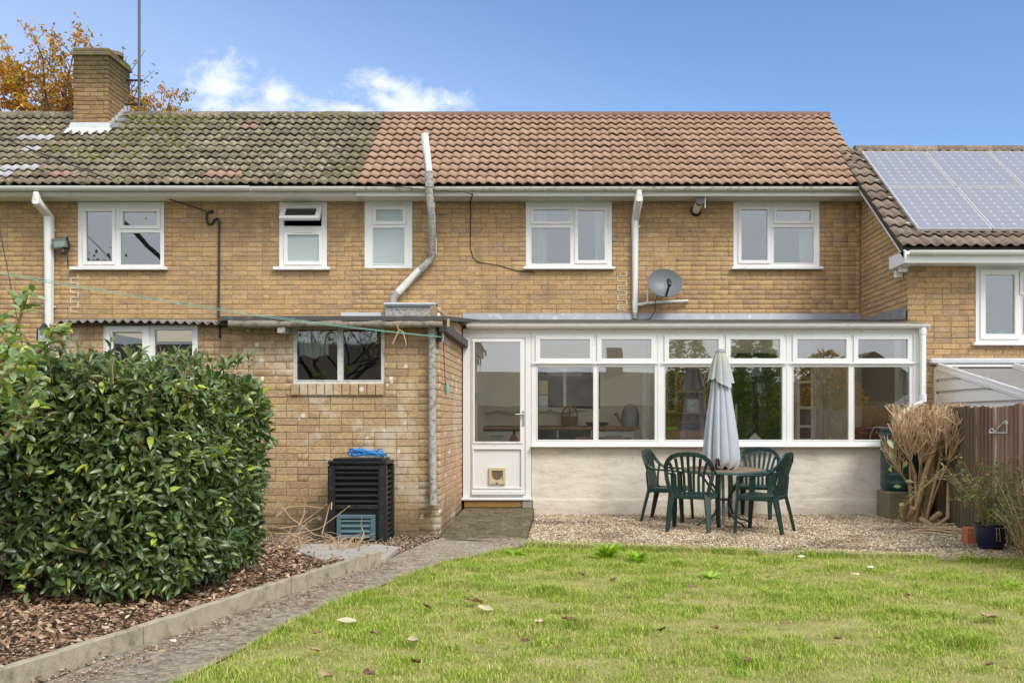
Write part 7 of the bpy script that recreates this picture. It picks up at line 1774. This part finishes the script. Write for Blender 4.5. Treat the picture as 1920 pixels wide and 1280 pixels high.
for (a, b, s, lab) in ((1605, 1078, .06, 'small white petal-like leaf on the lawn under the base wall'), (1633, 1065, .06, 'upright whitish leaf by the gravel edge'), (1503, 1045, .07, 'whitish leaf on the grass just below the gravel edging'), (418, 1212, .05, 'white scrap lying on the concrete path'), (325, 1204, .035, 'tiny white flake on the path beside the edging')):
    fallen(lab, a, b, s, M['mortar_pale'], None, .1)
for k in range(12):
    i = random.randrange(4); a = path_l[1].lerp(path_l[4], random.random()); pxx = a.x / a.y * F + CX; pyy = HY + HC / a.y * F
    fallen('small brown leaf on the concrete path beside the edging', pxx + random.uniform(12, 60), pyy + random.uniform(4, 12), random.uniform(.025, .055), M['litter'], 'small leaves along the path edge', .3)
def weed(label, pxx, pyy, s, nl, mat, up=.7):
    g_ = G(pxx, pyy, 0); t_ = thing('weed', label, 'plant', g_)
    for k in range(nl):
        a = random.uniform(0, 6.28); e_ = random.uniform(.2, up); v, f = leaves([tuple(g_)], [(math.cos(a), math.sin(a), e_)], [(-math.cos(a) * .5, -math.sin(a) * .5, 1)], s * random.uniform(.7, 1.2), s * .28, fold=.2, droop=.3); me = np_mesh('leaf', v, f, np.full(7, random.random()), smooth=True); me.materials.append(mat); link('leaf', me, t_)
weed('bright green leafy weed clump at the gravel edge, left one', 1139, 1047, .17, 44, M['weed'], 3.2)
weed('bright green leafy weed clump at the gravel edge, right one', 1194, 1055, .13, 50, M['weed'], 2.6)
weed('low green dandelion rosette on the lawn before the chairs', 1330, 1086, .14, 22, M['weed'], 1.0)
weed('small green weed in the lawn by the right fence foot', 1902, 1098, .12, 18, M['weed'], .8)
weed('green weed tuft against the brick side wall by the ramp', 846, 985, .09, 16, M['weed'], 1.6)
weed('small green weed on the lawn right of the path end', 965, 1040, .12, 22, M['weed'], .9)

# ------------------------------------------------------------ what stands behind the photographer (seen in the window reflections)
def bungalow(label, x0, x1, y, ridge_z, eave_z, wall, roof, gable_x=False, depth=7.0, chim=()):
    t = thing('bungalow', label, 'house', ((x0 + x1) / 2, y, -1)); mb = MB(); mb.box(x0, x1, y - depth, y, -1, eave_z); mb.build('wall', wall, t)
    ym_ = y - depth / 2; xm_ = (x0 + x1) / 2; mb = MB()
    if gable_x: mb.ext([(x0 - .3, eave_z), (xm_, ridge_z), (x1 + .3, eave_z)], y - depth, y + .01, lambda a, b, s: (a, s, b))
    else: mb.ext([(y + .4, eave_z - .1), (ym_, ridge_z), (y - depth - .4, eave_z - .1)], x0 - .3, x1 + .3, lambda a, b, s: (s, a, b))
    mb.build('roof', roof, t)
    for cx_ in chim: mb = MB(); mb.box(cx_ - .35, cx_ + .35, ym_ - .3, ym_ + .3, ridge_z - .6, ridge_z + 1.1); mb.build('chimney', wall, t)
    n_ = 0
    for k in range(n_):
        a = x0 + (x1 - x0) * (k + .5) / n_; mb = MB(); mb.box(a - .6, a + .6, y + .001, y + .04, .4, 1.5); w_ = mb.build('window', M['pvc'], t); mb = MB(); mb.box(a - .52, a + .52, y + .041, y + .05, .48, 1.42); sub(w_, 'pane', mb, M['glass_unlit'])
    return t
bungalow('dark-roofed brick bungalow mirrored in the lean-to windows', -4.5, 9.0, -16, 3.35, 1.9, M['brick_shed'], M['tile_old'], chim=(2.2,))
bungalow('gabled brick bungalow mirrored at the right end of the windows', 9.6, 15.5, -15, 4.0, 2.0, M['brick_shed'], M['tile_dark'], gable_x=True)
bungalow('long low bungalow mirrored in the door glass', -22, -6, -20, 4.6, 2.4, M['brick_shed'], M['tile_dark'], chim=(-14, -8))
def bushy(name, label, loc, h, w_, mat, n_, seed, cone=True, ls=.16):
    t = thing(name, label, 'tree', loc); mb = MB(); mb.tube([loc, (loc[0], loc[1], h * .6)], [.12, .05], 8); mb.build('trunk', M['bark'], t)
    rg = np.random.default_rng(seed); z = rg.random(n_) ** (1.3 if cone else 1); a = rg.uniform(0, 6.28, n_); rad = (w_ * (1 - z) ** .75 if cone else w_ * np.sqrt(np.clip(1 - (2 * z - 1) ** 2, 0, 1))) * rg.uniform(.45, 1.05, n_)
    rad *= 1 + .3 * np.sin(a * 3 + z * 14)
    b = np.c_[loc[0] + rad * np.cos(a), loc[1] + rad * np.sin(a), loc[2] + .15 + z * (h - .15)]; d_ = np.c_[np.cos(a), np.sin(a), rg.normal(.2, .5, n_)]; nn_ = rg.normal(0, .6, (n_, 3)); nn_[:, 2] += .6
    v, f = leaves(b, d_, nn_, rg.uniform(.7, 1.4, n_) * ls, rg.uniform(.4, .6, n_) * ls); me = np_mesh('crown', v, f, np.repeat(rg.random(n_), 7)); me.materials.append(mat); link('crown', me, t)
bushy('conifer', 'bushy bright green conifer mirrored in the middle windows', (5.4, -2.6, 0), 4.6, 1.15, M['conifer'], 6000, 3)
bushy('conifer', 'tall dark conifer mirrored in the top lights', (4.6, -12, 0), 5.6, 1.3, M['conifer'], 4500, 5)
bushy('shrub', 'loose yellowish shrub mirrored beside the conifer', (8.0, -5.0, 0), 3.3, 1.0, M['beech'], 2400, 8, False)
tree('apple_tree', 'spreading half-bare tree behind the photographer, mirrored upstairs', (-9.4, 4.2, -.3), 11.5, M['conifer'], 1500, .15, 7, 5, .8, .3, .34, .3, .7)
tree('garden_tree', 'small bare garden tree mirrored in the outhouse window', (-6.6, -6.0, 0), 6.0, M['beech'], 500, .13, 15, 5, .7, .3, .16, .3, .4)
